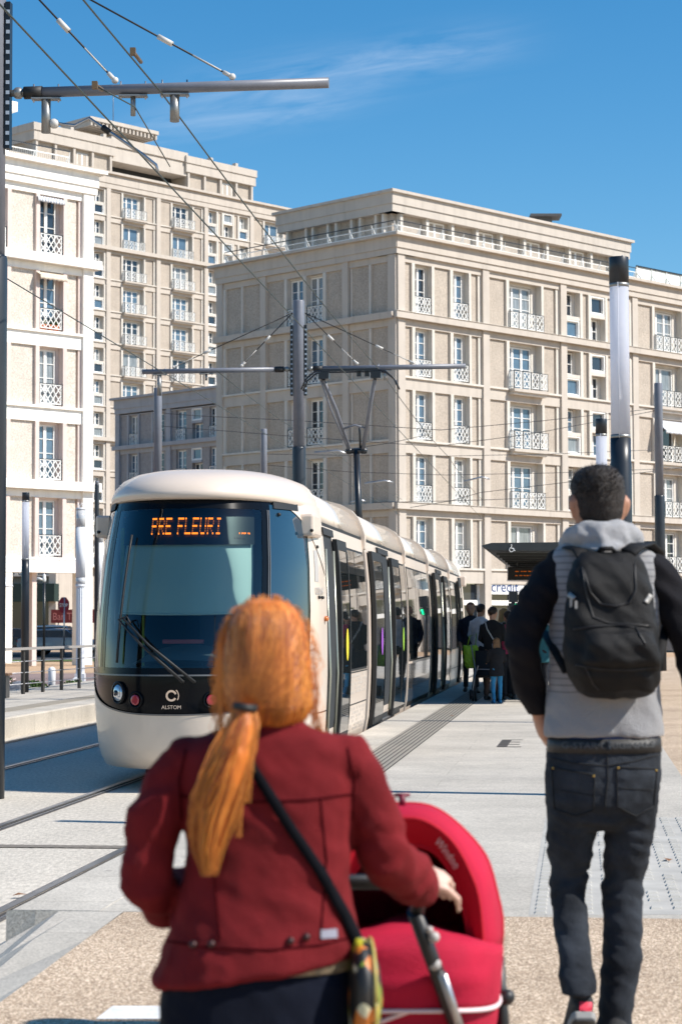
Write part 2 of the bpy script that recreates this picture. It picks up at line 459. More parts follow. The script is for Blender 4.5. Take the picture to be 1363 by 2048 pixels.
# gravel: flat near the man, ramping down towards the woman ------------------------------
def gz(Y):
    if Y >= 6.0: return PZ
    if Y <= 4.2: return .03
    return .03 + (PZ - .03) * (Y - 4.2) / 1.8
def gl(Y): return -1.04 + .085 * (Y - 9.9)       # left border of the gravel
mb = MB()
yg = [1.0, 4.2, 5, 6.0, 7.0, 8.3]
for a, b in zip(yg, yg[1:]):
    mb.poly([(gl(a), a, gz(a)), (40, a, gz(a)), (40, b, gz(b)), (gl(b), b, gz(b))])
e0 = YE(3.65); xm = K(e0) + 3.65; mb.poly([(gl(8.3), 8.3, PZ), (xm, 8.3, PZ), (xm, e0, PZ), (gl(9.86), 9.86, PZ)]); mb.poly([(xm, 8.3, PZ), (40, 8.3, PZ), (40, e0, PZ), (xm, e0, PZ)])
for a, b in zip([e0] + ys2[1:], ys2[1:]):
    mb.poly([uv(3.65, a, PZ), (60, a, PZ), (60, b, PZ), uv(3.65, b, PZ)])
struct('gravel_path', mb, GRAVEL, fix=False)
# plain granite border between the gravel and the track; it dips to a dropped kerb near the camera
mb = MB()
def EX(x): return 9.75 - .1156 * x
def bz(x, Y):
    e = EX(x) - .012
    k = max(0, min(1, (-1.36 - x) / .24))
    return min(gz(Y), PZ) - .15 * k * max(0, min(1, (e - Y) / .012))
rows = [1.0, 4.2, 6.0, 7.0, 8.0, 9.0, 'a', 'b']
cols = [0, .25, .45, .62, 1]
pts = []
for Y in rows:
    for c in cols:
        yy = 9.9 if isinstance(Y, str) else Y
        x = (K(yy) - .005) * (1 - c) + (gl(yy)) * c
        if isinstance(Y, str): yy = EX(x) - (.024 if Y == 'a' else .006)
        pts.append((x, yy, bz(x, yy)))
fs = [(r * 5 + c, r * 5 + c + 1, (r + 1) * 5 + c + 1, (r + 1) * 5 + c) for r in range(len(rows) - 1) for c in range(4)]
mb.add(pts, fs)
mb.poly([(K(y) - .005, y, 0) for y in (1.0, 9.9)] + [(K(9.9) - .005, 9.9, bz(K(9.9), 9.85)), (K(1.0) - .005, 1.0, bz(K(1), 1))])
struct('path', mb, KERB, fix=False)
mb = MB()
a = gnd(192, 2040); b = gnd(420, 2040); d = gnd(225, 2014); c = gnd(420, 2014)
mb.poly([p + V((0, 0, .004)) for p in (a, b, c, d)])
tag(obj('painted_stripe', mb, mat('road_paint_white', (.72, .72, .70), .8, var=.15, vscale=12, bump=.4, bscale=80), fix=False), 'white painted stripe on the gravel behind the woman', 'marking')

# far platform ------------------------------------------------------------------------
mb = MB(); mb2 = MB()
for a, b in zip(ys, ys[1:]):
    if a < 12 or a > 80: continue
    mb.poly([uv(-6.10, a, PZ), uv(-6.10, b, PZ), uv(-9.1, b, PZ), uv(-9.1, a, PZ)])
    mb.poly([uv(-9.1, a, 0), uv(-9.1, a, PZ), uv(-9.1, b, PZ), uv(-9.1, b, 0)])
struct('pavement', mb, PLAT)
yk = [y for y in ys if 12 <= y <= 86]
mb2.loft([[uv(-5.65 - o, y, z) for o, z in prof] for y in yk], smooth=False)
struct('kerb', mb2, KERB)
mb = MB()
for a, b in zip(yk, yk[1:]):
    for i in range(8):
        o0 = -6.2 - i * .054
        mb.hexa([uv(o0 - .036, a, PZ), uv(o0, a, PZ), uv(o0, b, PZ), uv(o0 - .036, b, PZ), uv(o0 - .032, a, PZ + .008), uv(o0 - .004, a, PZ + .008), uv(o0 - .004, b, PZ + .008), uv(o0 - .032, b, PZ + .008)], 0)
        mb.poly([uv(o0 - .054, a, PZ + .004), uv(o0 - .036, a, PZ + .004), uv(o0 - .036, b, PZ + .004), uv(o0 - .054, b, PZ + .004)], 1)
tag(obj('tactile_strip', mb, [TACT, GROOVE], fix=False), 'ribbed guidance strip on the empty far platform in front of the railing', 'tactile paving')
# road with kerb beyond, left
mb = MB()
mb.poly([(-60, 44, .0), uv(-9.2, 44, 0), uv(-9.2, 70, 0), (-60, 70, 0)])
struct('road', mb, ASPH)
mb = MB()
mb.poly([(-60, 96, .0), (-5, 96, 0), (-2, 124, 0), (-60, 124, 0)])
struct('road', mb, mat('asphalt_dark', (.06, .06, .06), .9, var=.15, bump=.3, bscale=40))
mb = MB()
mb.poly([(-40, 92, .02), (-8, 92, 0.02), (-8, 95.5, .02), (-40, 95.5, .02)])
tag(struct('grass', mb, mat('grass_short', (.08, .13, .03), .95, var=.3, vscale=5, bump=1, bscale=30)), kind='stuff')
# ------------------------------------------------------------------ apartment blocks
class Fac:
    """a facade's own axes: t along it (left to right seen from outside), d outwards, z up"""
    def __init__(s, O, d):
        s.O = V((O[0], O[1], 0)); s.d = V((d[0], d[1], 0)).normalized(); s.n = V((s.d.y, -s.d.x, 0)); s.rot = math.atan2(s.d.y, s.d.x)
    def P(s, t, d, z): return s.O + s.d * t + s.n * d + V((0, 0, z))
    def box(s, mb, t0, t1, d0, d1, z0, z1, m=0):
        mb.hexa([s.P(t0, d1, z0), s.P(t1, d1, z0), s.P(t1, d0, z0), s.P(t0, d0, z0), s.P(t0, d1, z1), s.P(t1, d1, z1), s.P(t1, d0, z1), s.P(t0, d0, z1)], m)

_wm = {}
def win_meshes(kind, w, h):
    """frame mesh and pane mesh of one window, local: x 0..w, y depth inwards, z 0..h"""
    k = (kind, round(w, 2), round(h, 2))
    if k in _wm: return _wm[k]
    fr = MB(); pn = MB()
    def light(x0, x1, z0, z1, rows=1, cols=1, st=.07, bar=.035):
        fr.box(x0, x0 + st, 0, .08, z0, z1); fr.box(x1 - st, x1, 0, .08, z0, z1)
        fr.box(x0 + st, x1 - st, 0, .08, z0, z0 + st * 1.3); fr.box(x0 + st, x1 - st, 0, .08, z1 - st, z1)
        for i in range(1, rows):
            z = z0 + (z1 - z0) * i / rows; fr.box(x0 + st, x1 - st, .01, .05, z - bar / 2, z + bar / 2)
        for i in range(1, cols):
            x = x0 + (x1 - x0) * i / cols; fr.box(x - bar / 2, x + bar / 2, .012, .048, z0 + st, z1 - st)
        pn.poly([(x0 + st * .5, .045, z0 + st * .5), (x1 - st * .5, .045, z0 + st * .5), (x1 - st * .5, .045, z1 - st * .5), (x0 + st * .5, .045, z1 - st * .5)])
    if kind == 'double': light(0, w / 2, 0, h, 4, 1, .07, .03); light(w / 2, w, 0, h, 4, 1, .07, .03)
    elif kind == 'triple':
        q = w * .283
        for i in range(3): light(q * i, q * (i + 1), 0, h, 4, 1, .075)
    elif kind == 'plain': light(0, w * .42, 0, h, 1, 1, .08); light(w * .42, w * .85, 0, h, 1, 1, .08)
    elif kind == 'narrow': light(0, w * .45, 0, h, 2, 1, .08); light(w * .45, w * .85, 0, h, 2, 1, .08)
    elif kind == 'square':
        light(.06, w - .06, .05, h - .05, 1, 1, .07)
        fr.box(0, w, -.10, .06, h - .07, h); fr.box(0, w, -.10, .06, 0, .09); fr.box(0, .09, -.10, .06, .09, h - .07); fr.box(w - .09, w, -.10, .06, .09, h - .07)
    fm = fr.mesh('window', WFRAME)
    pms = [pn.mesh('pane', m) for m in (G_DARK, G_BLUE, G_CURT)]
    _wm[k] = (fm, pms); return _wm[k]

_rm = {}
def rail_mesh(w, h=.9, depth=0.0, m=None, nd=None):
    """lattice guard: crossing flats in a dark frame; depth > 0 adds the two returns of a balcony"""
    m = m or RAILW
    k = (round(w, 2), round(h, 2), round(depth, 2), m.name)
    if k in _rm: return _rm[k]
    mb = MB(); n = nd or max(3, round(w / .27)); e = .05
    def lat(x0, x1):
        ww = x1 - x0; c = max(2, round(ww / .24)); s = ww / c
        for i in range(-2, c):
            for sg in (0, 1):
                a0, a1 = x0 + i * s, x0 + (i + 2) * s; z0, z1 = .1, h - .06
                ta, tb = max(0, (x0 - a0) / (a1 - a0)), min(1, (x1 - a0) / (a1 - a0))
                if tb - ta < .05: continue
                pa, pb = (a0 + (a1 - a0) * ta, z0 + (z1 - z0) * ta), (a0 + (a1 - a0) * tb, z0 + (z1 - z0) * tb)
                if sg: pa, pb = (x0 + x1 - pa[0], pa[1]), (x0 + x1 - pb[0], pb[1])
                mb.bar((pa[0], .004 * sg, pa[1]), (pb[0], .004 * sg, pb[1]), .012, .034, 0, up=(0, 1, 0)) if False else mb.bar((pa[0], .012 * sg, pa[1]), (pb[0], .012 * sg, pb[1]), .034, .010, 0, up=(0, 1, 0))
        mb.box(x0, x1, -.012, .022, h - .065, h - .03, 0); mb.box(x0, x1, -.012, .022, .07, .11, 0)
        mb.box(x0, x0 + .03, -.012, .022, .11, h - .065, 0); mb.box(x1 - .03, x1, -.012, .022, .11, h - .065, 0)
    npan = 1 if w < 1.6 else 4
    for i in range(npan): lat(w * i / npan + e, w * (i + 1) / npan - e)
    mb.box(0, w, -.02, .03, h - .03, h, 1)
    for i in range(npan + 1): x = w * i / npan; mb.box(x - .018 if i else 0, x + .018 if i < npan else w, -.015, .02, .0, h - .03, 1)
    if depth:
        for x in (0, w - .03):
            mb.box(x, x + .03, .03, depth, h - .03, h, 1)
            for j in range(4): y = depth * (j + .5) / 4; mb.box(x, x + .025, y - .015, y + .015, .02, h - .03, 0)
            mb.box(x, x + .028, .03, depth, .07, .1, 0)
    me = mb.mesh('balcony_railing', [m, BLACK])
    _rm[k] = me; return me

RV = random.Random(11)
def put_window(root, fc, t, d, z, kind, w, h, shade=None):
    fm, pms = win_meshes(kind, w, h)
    o = link('window', fm, root, fc.P(t, d, z) - base(root), (0, 0, fc.rot))
    link('pane', pms[shade if shade is not None else RV.choice((0, 0, 1, 1, 2))], o)
    return o
def put_rail(root, fc, t, d, z, w, depth=0, h=.9, m=None):
    return link('balcony_railing', rail_mesh(w, h, depth, m), root, fc.P(t, d, z) - base(root), (0, 0, fc.rot))

AWN = mat('awning_stripe', (.62, .64, .70), .8, var=.25, vscale=3, stretch=(14, 14, .2))
def bay(root, fc, B, off, zs, cells, Hp=2.5, PH=3.07, base_n=None):
    """one storey of one bay. B: dict of the building's mesh builders. cells: (a, b, kind)"""
    lt0 = min(a for a, b, k in cells) + off; lt1 = max(b for a, b, k in cells) + off
    fc.box(B['trim'], lt0, lt1, -.6, .0, zs + Hp, zs + PH - .10, 0)                    # lintel / spandrel
    fc.box(B['trim2'], lt0, lt1, -.6, .10, zs - .10, zs, 0)                            # sill ledge
    for a, b, k in cells:
        a += off; b += off; w = b - a
        if k == 'P': fc.box(B['panel'], a, b, -.6, -.10, zs, zs + Hp, 0)
        elif k == 'T': fc.box(B['panel'], a, a + (b - a) * .35, -.6, -.22, zs, zs + Hp, 0); fc.box(B['mull'], a + (b - a) * .35, b, -.6, -.05, zs, zs + Hp, 0)
        elif k == 'M': fc.box(B['mull'], a, b, -.6, .03, zs, zs + Hp, 0)
        elif k == 'F':
            put_window(root, fc, a + .02, -.30, zs + .02, 'double', w - .04 - w * .12, Hp - .12)
            fc.box(B['mull'], b - w * .12, b, -.6, -.27, zs, zs + Hp, 0)
            fc.box(B['mull'], a, b - w * .12, -.6, -.22, zs + Hp - .1, zs + Hp, 0)
            put_rail(root, fc, a + .01, -.02, zs + .02, w - .02)
        elif k in ('L', 'LB', 'LW'):
            put_window(root, fc, a + .02, -.42, zs + .02, 'triple' if RV.random() < .7 else 'plain', w - .04, Hp - .2, RV.choice((1, 1, 0, 2)))
            fc.box(B['mull'], b - w * .15, b, -.64, -.38, zs, zs + Hp, 0)
            fc.box(B['mull'], a, b - w * .15, -.64, -.32, zs + Hp - .16, zs + Hp, 0)
            if k == 'LB':
                fc.box(B['trim'], a - .1, b + .1, .101, .42, zs - .16, zs, 0)
                fc.box(B['trim2'], a - .05, b + .05, .0, .30, zs - .30, zs - .161, 0)
            put_rail(root, fc, a - .06, .36 if k == 'LB' else .14, zs + .01, w + .12, depth=(.36 if k == 'LB' else .14))
            if k == 'LW' : pass
        elif k in ('A', 'Bq'):
            h1, h2 = Hp * .52, Hp * .40
            za, zb = (zs + h2 + Hp * .08, zs + .02) if k == 'A' else (zs + .02, zs + h1 + Hp * .08)
            put_window(root, fc, a + .02, -.40, za, 'narrow', w - .04, h1 - .05)
            fc.box(B['mull'], b - w * .16, b, -.6, -.34, za, za + h1, 0)
            put_window(root, fc, a + .02, -.12, zb, 'square', w - .04, h2 - .02, RV.choice((0, 1, 2, 2)))
            zm = zs + (h2 if k == 'A' else h1); fc.box(B['mull'], a, b, -.6, -.0, zm, zm + Hp * .08, 0)

BAY_F = [(.49, 1.06, 'P'), (1.06, 1.27, 'M'), (1.27, 2.49, 'F'), (2.49, 2.68, 'M'), (2.68, 3.85, 'P'), (3.85, 4.07, 'M'), (4.07, 5.26, 'F'), (5.26, 5.42, 'M'), (5.42, 5.90, 'P'), (5.90, 6.25, 'T')]
BAY_L = [(.49, 1.9, 'P'), (1.9, 2.12, 'M'), (2.12, 4.72, 'L'), (4.72, 4.9, 'M'), (4.9, 5.86, 'P'), (5.86, 6.25, 'T')]
BAY_S = [(.49, 1.72, 'A'), (1.72, 1.94, 'M'), (1.94, 2.43, 'P'), (2.43, 2.65, 'M'), (2.65, 3.90, 'Bq'), (3.9, 4.1, 'M'), (4.1, 4.6, 'P'), (4.6, 4.8, 'M'), (4.8, 6.02, 'A'), (6.02, 6.25, 'M')]
def with_balcony(c): return [(a, b, 'LB' if k == 'L' else k) for a, b, k in c]

def new_builders(): return dict(trim=MB(), trim2=MB(), panel=MB(), mull=MB())
def finish(root, B, trim, trim2, panel, mull):
    a = MB()
    for i, k in enumerate(('trim', 'trim2', 'panel', 'mull')): a.add(B[k].v, B[k].f, i)
    obj('facade', a, [trim, trim2, panel, mull], root)

def cornice(fc, mb, t0, t1, zb, zt, lip=.5):
    """two-step roof edge with a projecting lip"""
    h = zt - zb
    fc.box(mb, t0, t1, -1.2, .16, zb, zb + h * .30)
    fc.box(mb, t0 - .03, t1 + .03, -1.2, .22, zb + h * .30 + .0, zb + h * .86)
    fc.box(mb, t0 - .3, t1 + .3, -1.2, .22 + lip * .5, zb + h * .86, zt)

def terrace_rail(root, fc, t0, t1, z, d=.05, step=1.55):
    mb = MB(); n = max(1, round((t1 - t0) / step)); s = (t1 - t0) / n
    fc.box(mb, t0, t1, d - .02, d + .02, z + .62, z + .66, 1)
    for zz in (.12, .40): fc.box(mb, t0, t1, d - .09, d - .05, z + zz, z + zz + .035, 0)
    for i in range(n + 1):
        t = t0 + s * i
        for q in (-.1, .0, .12):
            mb.bar(fc.P(t + q, d - .07 - abs(q) * 1.5, z), fc.P(t + q * .3, d - .05, z + .46), .03, .03, 0)
        mb.bar(fc.P(t, d - .05, z + .4), fc.P(t, d, z + .62), .022, .022, 0)
    k = max(8, int((t1 - t0) / .1))
    for i in range(k):       # mesh infill
        t = t0 + (t1 - t0) * i / k
        mb.bar(fc.P(t, d - .07, z + .13), fc.P(t + .05, d - .07, z + .42), .012, .006, 0)
    obj('terrace_railing', mb, [RAILW, BLACK], root)

# ---------------- main block, corner towards the camera -------------------------------
CB = V((.0277 * 98, 98, 0)); RD = V((.702, .712, 0)).normalized(); LD = V((-RD.y, RD.x, 0))
SILL = [4.37, 7.44, 10.51, 13.58, 16.65]
TOPB, TOPZ = 19.45, 20.44
def main_block():
    root = thing('apartment_building', 'beige concrete apartment block with its sharp corner towards the tram and a set-back roof storey', 'building', CB)
    B = new_builders(); nb = 5; LR = nb * 6.25 + .49; LL = 12.85
    fr = Fac(CB, RD); fl = Fac(CB + LD * LL, -LD)
    core = MB(); core.prism([fr.P(.6, -.62, 4.2), fr.P(LR - .6, -.62, 4.2), fr.P(LR - .6, -LL + .62, 4.2), fr.P(.62, -LL + .62, 4.2)], (0, 0, TOPB - 4.2))
    obj('core_wall', core, DARKI, root)
    for i, zs in enumerate(SILL):
        last = i == 4; Hp = 2.42 if not last else TOPB - zs - .32
        PH = 3.07 if not last else TOPB - zs + .1
        for k, c in enumerate((BAY_F, BAY_L, BAY_S, BAY_L, BAY_L)):
            if c is BAY_L and i in (2, 3, 0): c = with_balcony(c)
            if i == 0 and c is BAY_L: c = BAY_L
            bay(root, fr, B, 6.25 * k, zs, c, Hp, PH)
        # left face: half bay of two panels, bay with a pair of French windows, half bay
        def X(t): return LL - t
        lc = [(X(12.4), X(12.2), 'M'), (X(12.2), X(11.0), 'P'), (X(11.0), X(10.88), 'M'), (X(10.88), X(9.7), 'P'), (X(9.7), X(9.5), 'T')]
        lc2 = [(X(9.1), X(7.78), 'P'), (X(7.78), X(7.6), 'M'), (X(7.6), X(6.42), 'F'), (X(6.42), X(6.2), 'M'), (X(6.2), X(5.02), 'F'), (X(5.02), X(4.8), 'M'), (X(4.8), X(3.6), 'P')]
        lc3 = [(X(3.2), X(3.05), 'T'), (X(3.05), X(1.82), 'P'), (X(1.82), X(1.7), 'M'), (X(1.7), X(.6), 'P'), (X(.6), X(.49), 'T')]
        for c in (lc, lc2, lc3): bay(root, fl, B, 0, zs, c, Hp, PH)
    # pillars
    for k in range(nb + 1): fr.box(B['trim'], 6.25 * k if k else 0, 6.25 * k + .49, -.6, .10, 0, TOPB)
    for a, b in ((12.4, 12.85), (9.1, 9.5), (3.2, 3.6), (.0, .492)):
        if a == 0: fl.box(B['trim'], LL - .492, LL + .0, -.45, .10, 0, TOPB)
        else: fl.box(B['trim'], LL - b, LL - a, -.6, .10, 0, TOPB)
    for z in (SILL[1], SILL[4]):         # continuous string courses
        fr.box(B['trim'], -.28, LR, .101, .27, z - .31, z + .012); fr.box(B['trim2'], -.28, LR, .101, .31, z + .012, z + .03)
        fl.box(B['trim'], -.1, LL - .1005, .101, .27, z - .31, z + .012)
    fr.box(B['trim'], .49, LR, -.5, .02, SILL[0] - .75, SILL[0] - .10); fl.box(B['trim'], .4, LL - .49, -.5, .02, SILL[0] - .75, SILL[0] - .10)
    finish(root, B, CONC, CONC_L, GRAV, CONC_L)
    c = MB(); cornice(fr, c, -.15, LR, TOPB, TOPZ); cornice(fl, c, 0, LL + .15, TOPB, TOPZ - .003)
    c.prism([fr.P(.3, -1.1, TOPZ - .25), fr.P(LR, -1.1, TOPZ - .25), fr.P(LR, -LL + .3, TOPZ - .25), fr.P(.3, -LL + .3, TOPZ - .25)], (0, 0, .2))
    obj('cornice', c, CONC, root)
    terrace_rail(root, fr, .1, 19.2, TOPZ); terrace_rail(root, fl, .6, LL - .1, TOPZ)
    # white glazed screen at the right end of the terrace
    s = MB(); fr.box(s, 19.3, 27.6, -.1, -.04, TOPZ, TOPZ + .75, 0); fr.box(s, 19.3, 27.6, -.06, .02, TOPZ + .75, TOPZ + .82, 1)
    for i in range(7): t = 19.3 + i * 1.38; fr.box(s, t, t + .07, -.04, .0, TOPZ, TOPZ + .75, 0); s.bar(fr.P(t, .0, TOPZ + .4), fr.P(t + .1, .25, TOPZ), .05, .05, 0)
    obj('terrace_screen', s, [mat('screen_white', (.74, .76, .72), .3, var=.1), BLACK], root)
    # set-back roof storey
    PO = V((2.60, 101.0, 0)); pr = Fac(PO, RD); pl = Fac(PO + LD * 8.3, -LD); PR = 19.6
    pw = MB(); pt = MB(); pc = MB()
    pw.prism([pr.P(.45, -.45, 20.2), pr.P(PR - .45, -.45, 20.2), pr.P(PR - .45, -8, 20.2), pr.P(.45, -8, 20.2)], (0, 0, 2.0))
    t = .75
    ph = link('penthouse', None, root, PO - CB)
    for i in range(10):
        pr.box(pt, t, t + .2, -.6, -.16, 20.2, 22.2)
        if i % 2 == 1 or i == 0 and False:
            put_window(ph, pr, t + .2, -.43, 20.25, 'plain', 1.7, 1.85, 0)
        t += 1.93
    for q in (.5, 1.9, 2.4, 3.5, 4.1, 5.2, 5.8, 6.9, 7.4): pl.box(pt, q, q + .16, -.6, -.16, 20.2, 22.2)
    pa = MB(); pa.add(pw.v, pw.f, 0); pa.add(pt.v, pt.f, 1); obj('facade', pa, [GRAV, CONC_L], ph)
    for fc, a, b, e in ((pr, .01, PR, 0), (pl, 0, 8.3 - .01, .003)):
        fc.box(pc, a, b, -1.0, .0, 22.15, 22.55 - e); fc.box(pc, a - .05, b + .05, -1.0, .06, 22.55 - e, 23.1 - e); fc.box(pc, a - .2, b + .2, -1.0, .2, 23.1 - e, 23.24 - e)
    pc.prism([pr.P(.4, -.9, 22.9), pr.P(PR - .4, -.9, 22.9), pr.P(PR - .4, -7.6, 22.9), pr.P(.4, -7.6, 22.9)], (0, 0, .25))
    obj('cornice', pc, CONC, ph)
    v = MB(); c0 = pr.P(14.0, -1.6, 0)
    v.box(c0.x - .35, c0.x + .35, c0.y - .35, c0.y + .35, 23.15, 23.95); v.box(c0.x - .85, c0.x + .85, c0.y - .7, c0.y + .7, 23.95, 24.08)
    obj('roof_vent', v, ROOFD, ph)
    # ground floor shop fronts
    g = MB(); gf = MB()
    for k in range(nb):
        a = 6.25 * k + .49; fr.box(g, a + .06, a + 5.7, -.42, -.38, .1, 3.6); 
        for q in (0, 1.9, 3.8, 5.66): fr.box(gf, a + q, a + q + .1, -.38, -.28, .1, 3.6)
        fr.box(gf, a, a + 5.76, -.379, -.25, 2.55, 2.8)
    fl.box(g, .5, LL - .5, -.42, -.38, .1, 3.6)
    sf = obj('shop_front', gf, WFRAME, root); obj('pane', g, G_DARK, sf)
    return root, fr
main_root, FR = main_block()
# bank sign
sg = thing('shop_sign', 'white fascia sign with dark blue lettering on the ground floor of the beige block', 'sign', FR.P(6.9, -.1, 3.0))
mb = MB(); FR.box(mb, 6.80, 12.3, -.2, -.05, 3.10, 3.76)
obj('board', mb, mat('sign_white', (.82, .83, .84), .3), sg)
text_part('lettering', 'crédit', .74, sg, FR.P(6.86, -.04, 3.23) - base(sg), (R(90), 0, FR.rot), mat('sign_blue', (.01, .04, .16), .4),   .004, sx=1.22)

# ---------------- white block on the left ----------------------------------------------
def white_block():
    D = V((.713, .70, 0)).normalized(); CR = V((-10.27, 84.3, 0)); W = 6.25 * 3 + .5; DEP = 11
    O = CR - D * W
    root = thing('apartment_building', 'white painted apartment block with pink mullions and lattice guards above an open arcade', 'building', CR)
    B = new_builders(); fc = Fac(O, D)
    core = MB(); core.prism([fc.P(.6, -.62, 4.0), fc.P(W - .6, -.62, 4.0), fc.P(W - .6, -DEP, 4.0), fc.P(.6, -DEP, 4.0)], (0, 0, TOPB - 4))
    obj('core_wall', core, WHITE_C, root)
    # bay of the right end, mirrored French-window bay
    m = [(6.25 - b + .49, 6.25 - a + .49, k) for a, b, k in BAY_F][::-1]
    m = [(.5, .72, 'M'), (.72, 1.1, 'P'), (1.1, 1.29, 'M'), (1.29, 2.5, 'F'), (2.5, 2.69, 'M'), (2.69, 3.9, 'P'), (3.9, 4.09, 'M'), (4.09, 5.27, 'F'), (5.27, 5.46, 'M'), (5.46, 6.0, 'P'), (6.0, 6.25, 'T')]
    for i, zs in enumerate(SILL):
        Hp = 2.42 if i < 4 else TOPB - zs - .32; PH = 3.07 if i < 4 else TOPB - zs + .1
        for k in range(3): bay(root, fc, B, 6.25 * k, zs, m, Hp, PH)
    for k in range(4): fc.box(B['trim'], 6.25 * k, 6.25 * k + .5, -.6, .10, 0, TOPB)
    for z in (SILL[1], SILL[4]):
        fc.box(B['trim'], -.2, W + .28, .101, .34, z - .34, z + .02)
        fc.box(B['trim'], W + .001, W + .28, -2, .1, z - .34, z + .02)
    fc.box(B['trim'], .5, W - .5, -.6, .14, SILL[0] - .62, SILL[0] - .12)
    for t in (2.35, 3.95, 5.55 - .12, 6.25 + 2.35, 6.25 + 3.95, 12.5 + 2.35, 12.5 + 3.95): fc.box(B['mull'], t, t + .22, -.6, -.2, 0, SILL[0] - .62)
    for k in range(4):
        for dd in (-5.5, -DEP + .5): fc.box(B['trim'], 6.25 * k, 6.25 * k + .5, dd - .5, dd, 0, 4.0)
    finish(root, B, WHITE_C, WHITE_C, GRAV_W, PINK)
    c = MB(); cornice(fc, c, 0, W + .16, TOPB, TOPZ)
    e = Fac(CR - D * 0, V((-D.y, D.x, 0)))
    c.prism([fc.P(0, -1.1, TOPZ - .3), fc.P(W + .2, -1.1, TOPZ - .3), fc.P(W + .2, -DEP, TOPZ - .3), fc.P(0, -DEP, TOPZ - .3)], (0, 0, .28))
    obj('cornice', c, WHITE_C, root)
    terrace_rail(root, fc, W - 6.2, W - 1.2, TOPZ, step=1.6)
    p = MB(); q = W - 3.7
    fc.box(p, 0, q + .35, -9, -1.2, TOPZ, 22.6); fc.box(p, 0, q + .6, -9.3, -.95, 22.6, 23.0); fc.box(p, 0, q + .35, -9, -1.2, 23.0, 23.6)
    obj('penthouse', p, WHITE_C, root)
    return root, fc, W
white_root, WF, WB = white_block()

# ---------------- tall tower behind ----------------------------------------------------
def tower():
    D = V((.685, .729, 0)).normalized(); Y0 = 190.5; X0 = -.1151 * Y0
    T0 = V((X0, Y0, 0)) - D * (6.25 * 2)
    root = thing('apartment_tower', 'tall beige concrete tower rising behind the white and the beige blocks', 'building', (X0, Y0, 0))
    B = new_builders(); fc = Fac(T0, D); nb = 7; W = nb * 6.25 + .5
    core = MB(); core.prism([fc.P(.6, -.64, 0), fc.P(W - .6, -.64, 0), fc.P(W - .6, -14, 0), fc.P(.6, -14, 0)], (0, 0, 42.5)); obj('core_wall', core, CONC, root)
    sl = [40.0 - 3.0 * i for i in range(12)]
    order = [BAY_S, BAY_S, BAY_L, BAY_L, BAY_S, BAY_L, BAY_L]
    for i, zs in enumerate(sl):
        PH = 3.0 if i else 2.7; Hp = 2.4 if i else 2.35
        for k, c in enumerate(order):
            if (k == 0) or (k == 6) or (i > 9 and k > 1): continue
            if k == 5 and i > 2: continue
            if k == 1:
                c = [(3.3, 4.6, 'P'), (4.6, 4.8, 'M'), (4.8, 6.02, 'A'), (6.02, 6.25, 'M')]
                if i in (2, 4, 6): c = [(x0, x1, {'A': 'A'}.get(kk, kk)) for x0, x1, kk in c]
            if c is BAY_L: c = with_balcony(c) if i % 6 != 1 else c
            if k == 4: c = [(a, b, kk) for a, b, kk in c]
            bay(root, fc, B, 6.25 * k, zs, c, Hp, PH)
    for k in range(nb + 1): fc.box(B['trim'], 6.25 * k, 6.25 * k + .5, -.6, .14, 0, 42.6)
    for z in (37.0, 19.0): fc.box(B['trim'], 0, W, .141, .34, z - .3, z + .05)
    finish(root, B, CONC, CONC_L, GRAV, CONC_L)
    c = MB(); cornice(fc, c, 0, W, 42.55, 44.1); fc.box(c, 0, W, -14, -1.1, 43.6, 43.95)
    obj('cornice', c, CONC, root)
    # roof storey: two lower wings and a taller recessed middle with a pergola on top
    def tof(px, d=-2.2):
        p = (px - CX) / F; xx, yy = X0 + fc.n.x * d, Y0 + fc.n.y * d; return (xx - p * yy) / (p * D.y - D.x) + 12.5
    ph = link('penthouse', None, root, fc.P(14, -3, 44) - base(root))
    pw = MB(); pt = MB(); pg = MB()
    a0, a1, b0, b1 = tof(64), tof(228), tof(372), tof(512)
    sb = -2.2
    for x0, x1 in ((a0, a1), (b0, b1)):
        fc.box(pw, x0 + .4, x1 - .4, -12, sb - .4, 43.9, 46.4)
        n = max(3, int((x1 - x0) / 2)); 
        for j in range(n + 1): t = x0 + .3 + (x1 - x0 - .85) * j / n; fc.box(pt, t, t + .25, sb - .6, sb - .1, 43.9, 46.4)
        put_window(ph, fc, x0 + (x1 - x0) * .55, sb - .38, 44.4, 'plain', 1.5, 1.7, 0)
        fc.box(pt, x0, x1, -12.5, sb, 46.4, 47.3); fc.box(pt, x0 - .1, x1 + .1, -12.5, sb + .1, 47.3, 48.0)
    fc.box(pt, a1 - .4, b0 + .3, -12.5, sb - .25, 46.0, 47.4); fc.box(pt, a1 - .4, b0 + .3, -12.6, sb - .1, 47.4, 48.3)
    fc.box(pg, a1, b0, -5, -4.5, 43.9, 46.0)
    g0, g1 = tof(178, -4), tof(316, -4)
    fc.box(pt, g0, g1, -8.5, -4.0, 50.0, 50.35)
    for j in range(18): t = g0 + (g1 - g0) * (j + .5) / 18; fc.box(pt, t - .1, t + .1, -8, -4.1, 49.5, 50.0)
    fc.box(pt, g0, g1, -8, -6.5, 48.3, 50.0)
    for t in (a0 + 5, a0 + 9, b0 + 4, b0 + 7.5): fc.box(pt, t, t + .35, -3.5, -3, 48, 48.6)
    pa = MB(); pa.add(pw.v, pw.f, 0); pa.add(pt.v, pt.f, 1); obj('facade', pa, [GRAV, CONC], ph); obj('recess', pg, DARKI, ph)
    an = MB(); an.tube([fc.P(tof(262), -5, 50.3), fc.P(tof(262), -5, 54)], .04, 5); obj('aerial', an, MAST, ph)
tower()

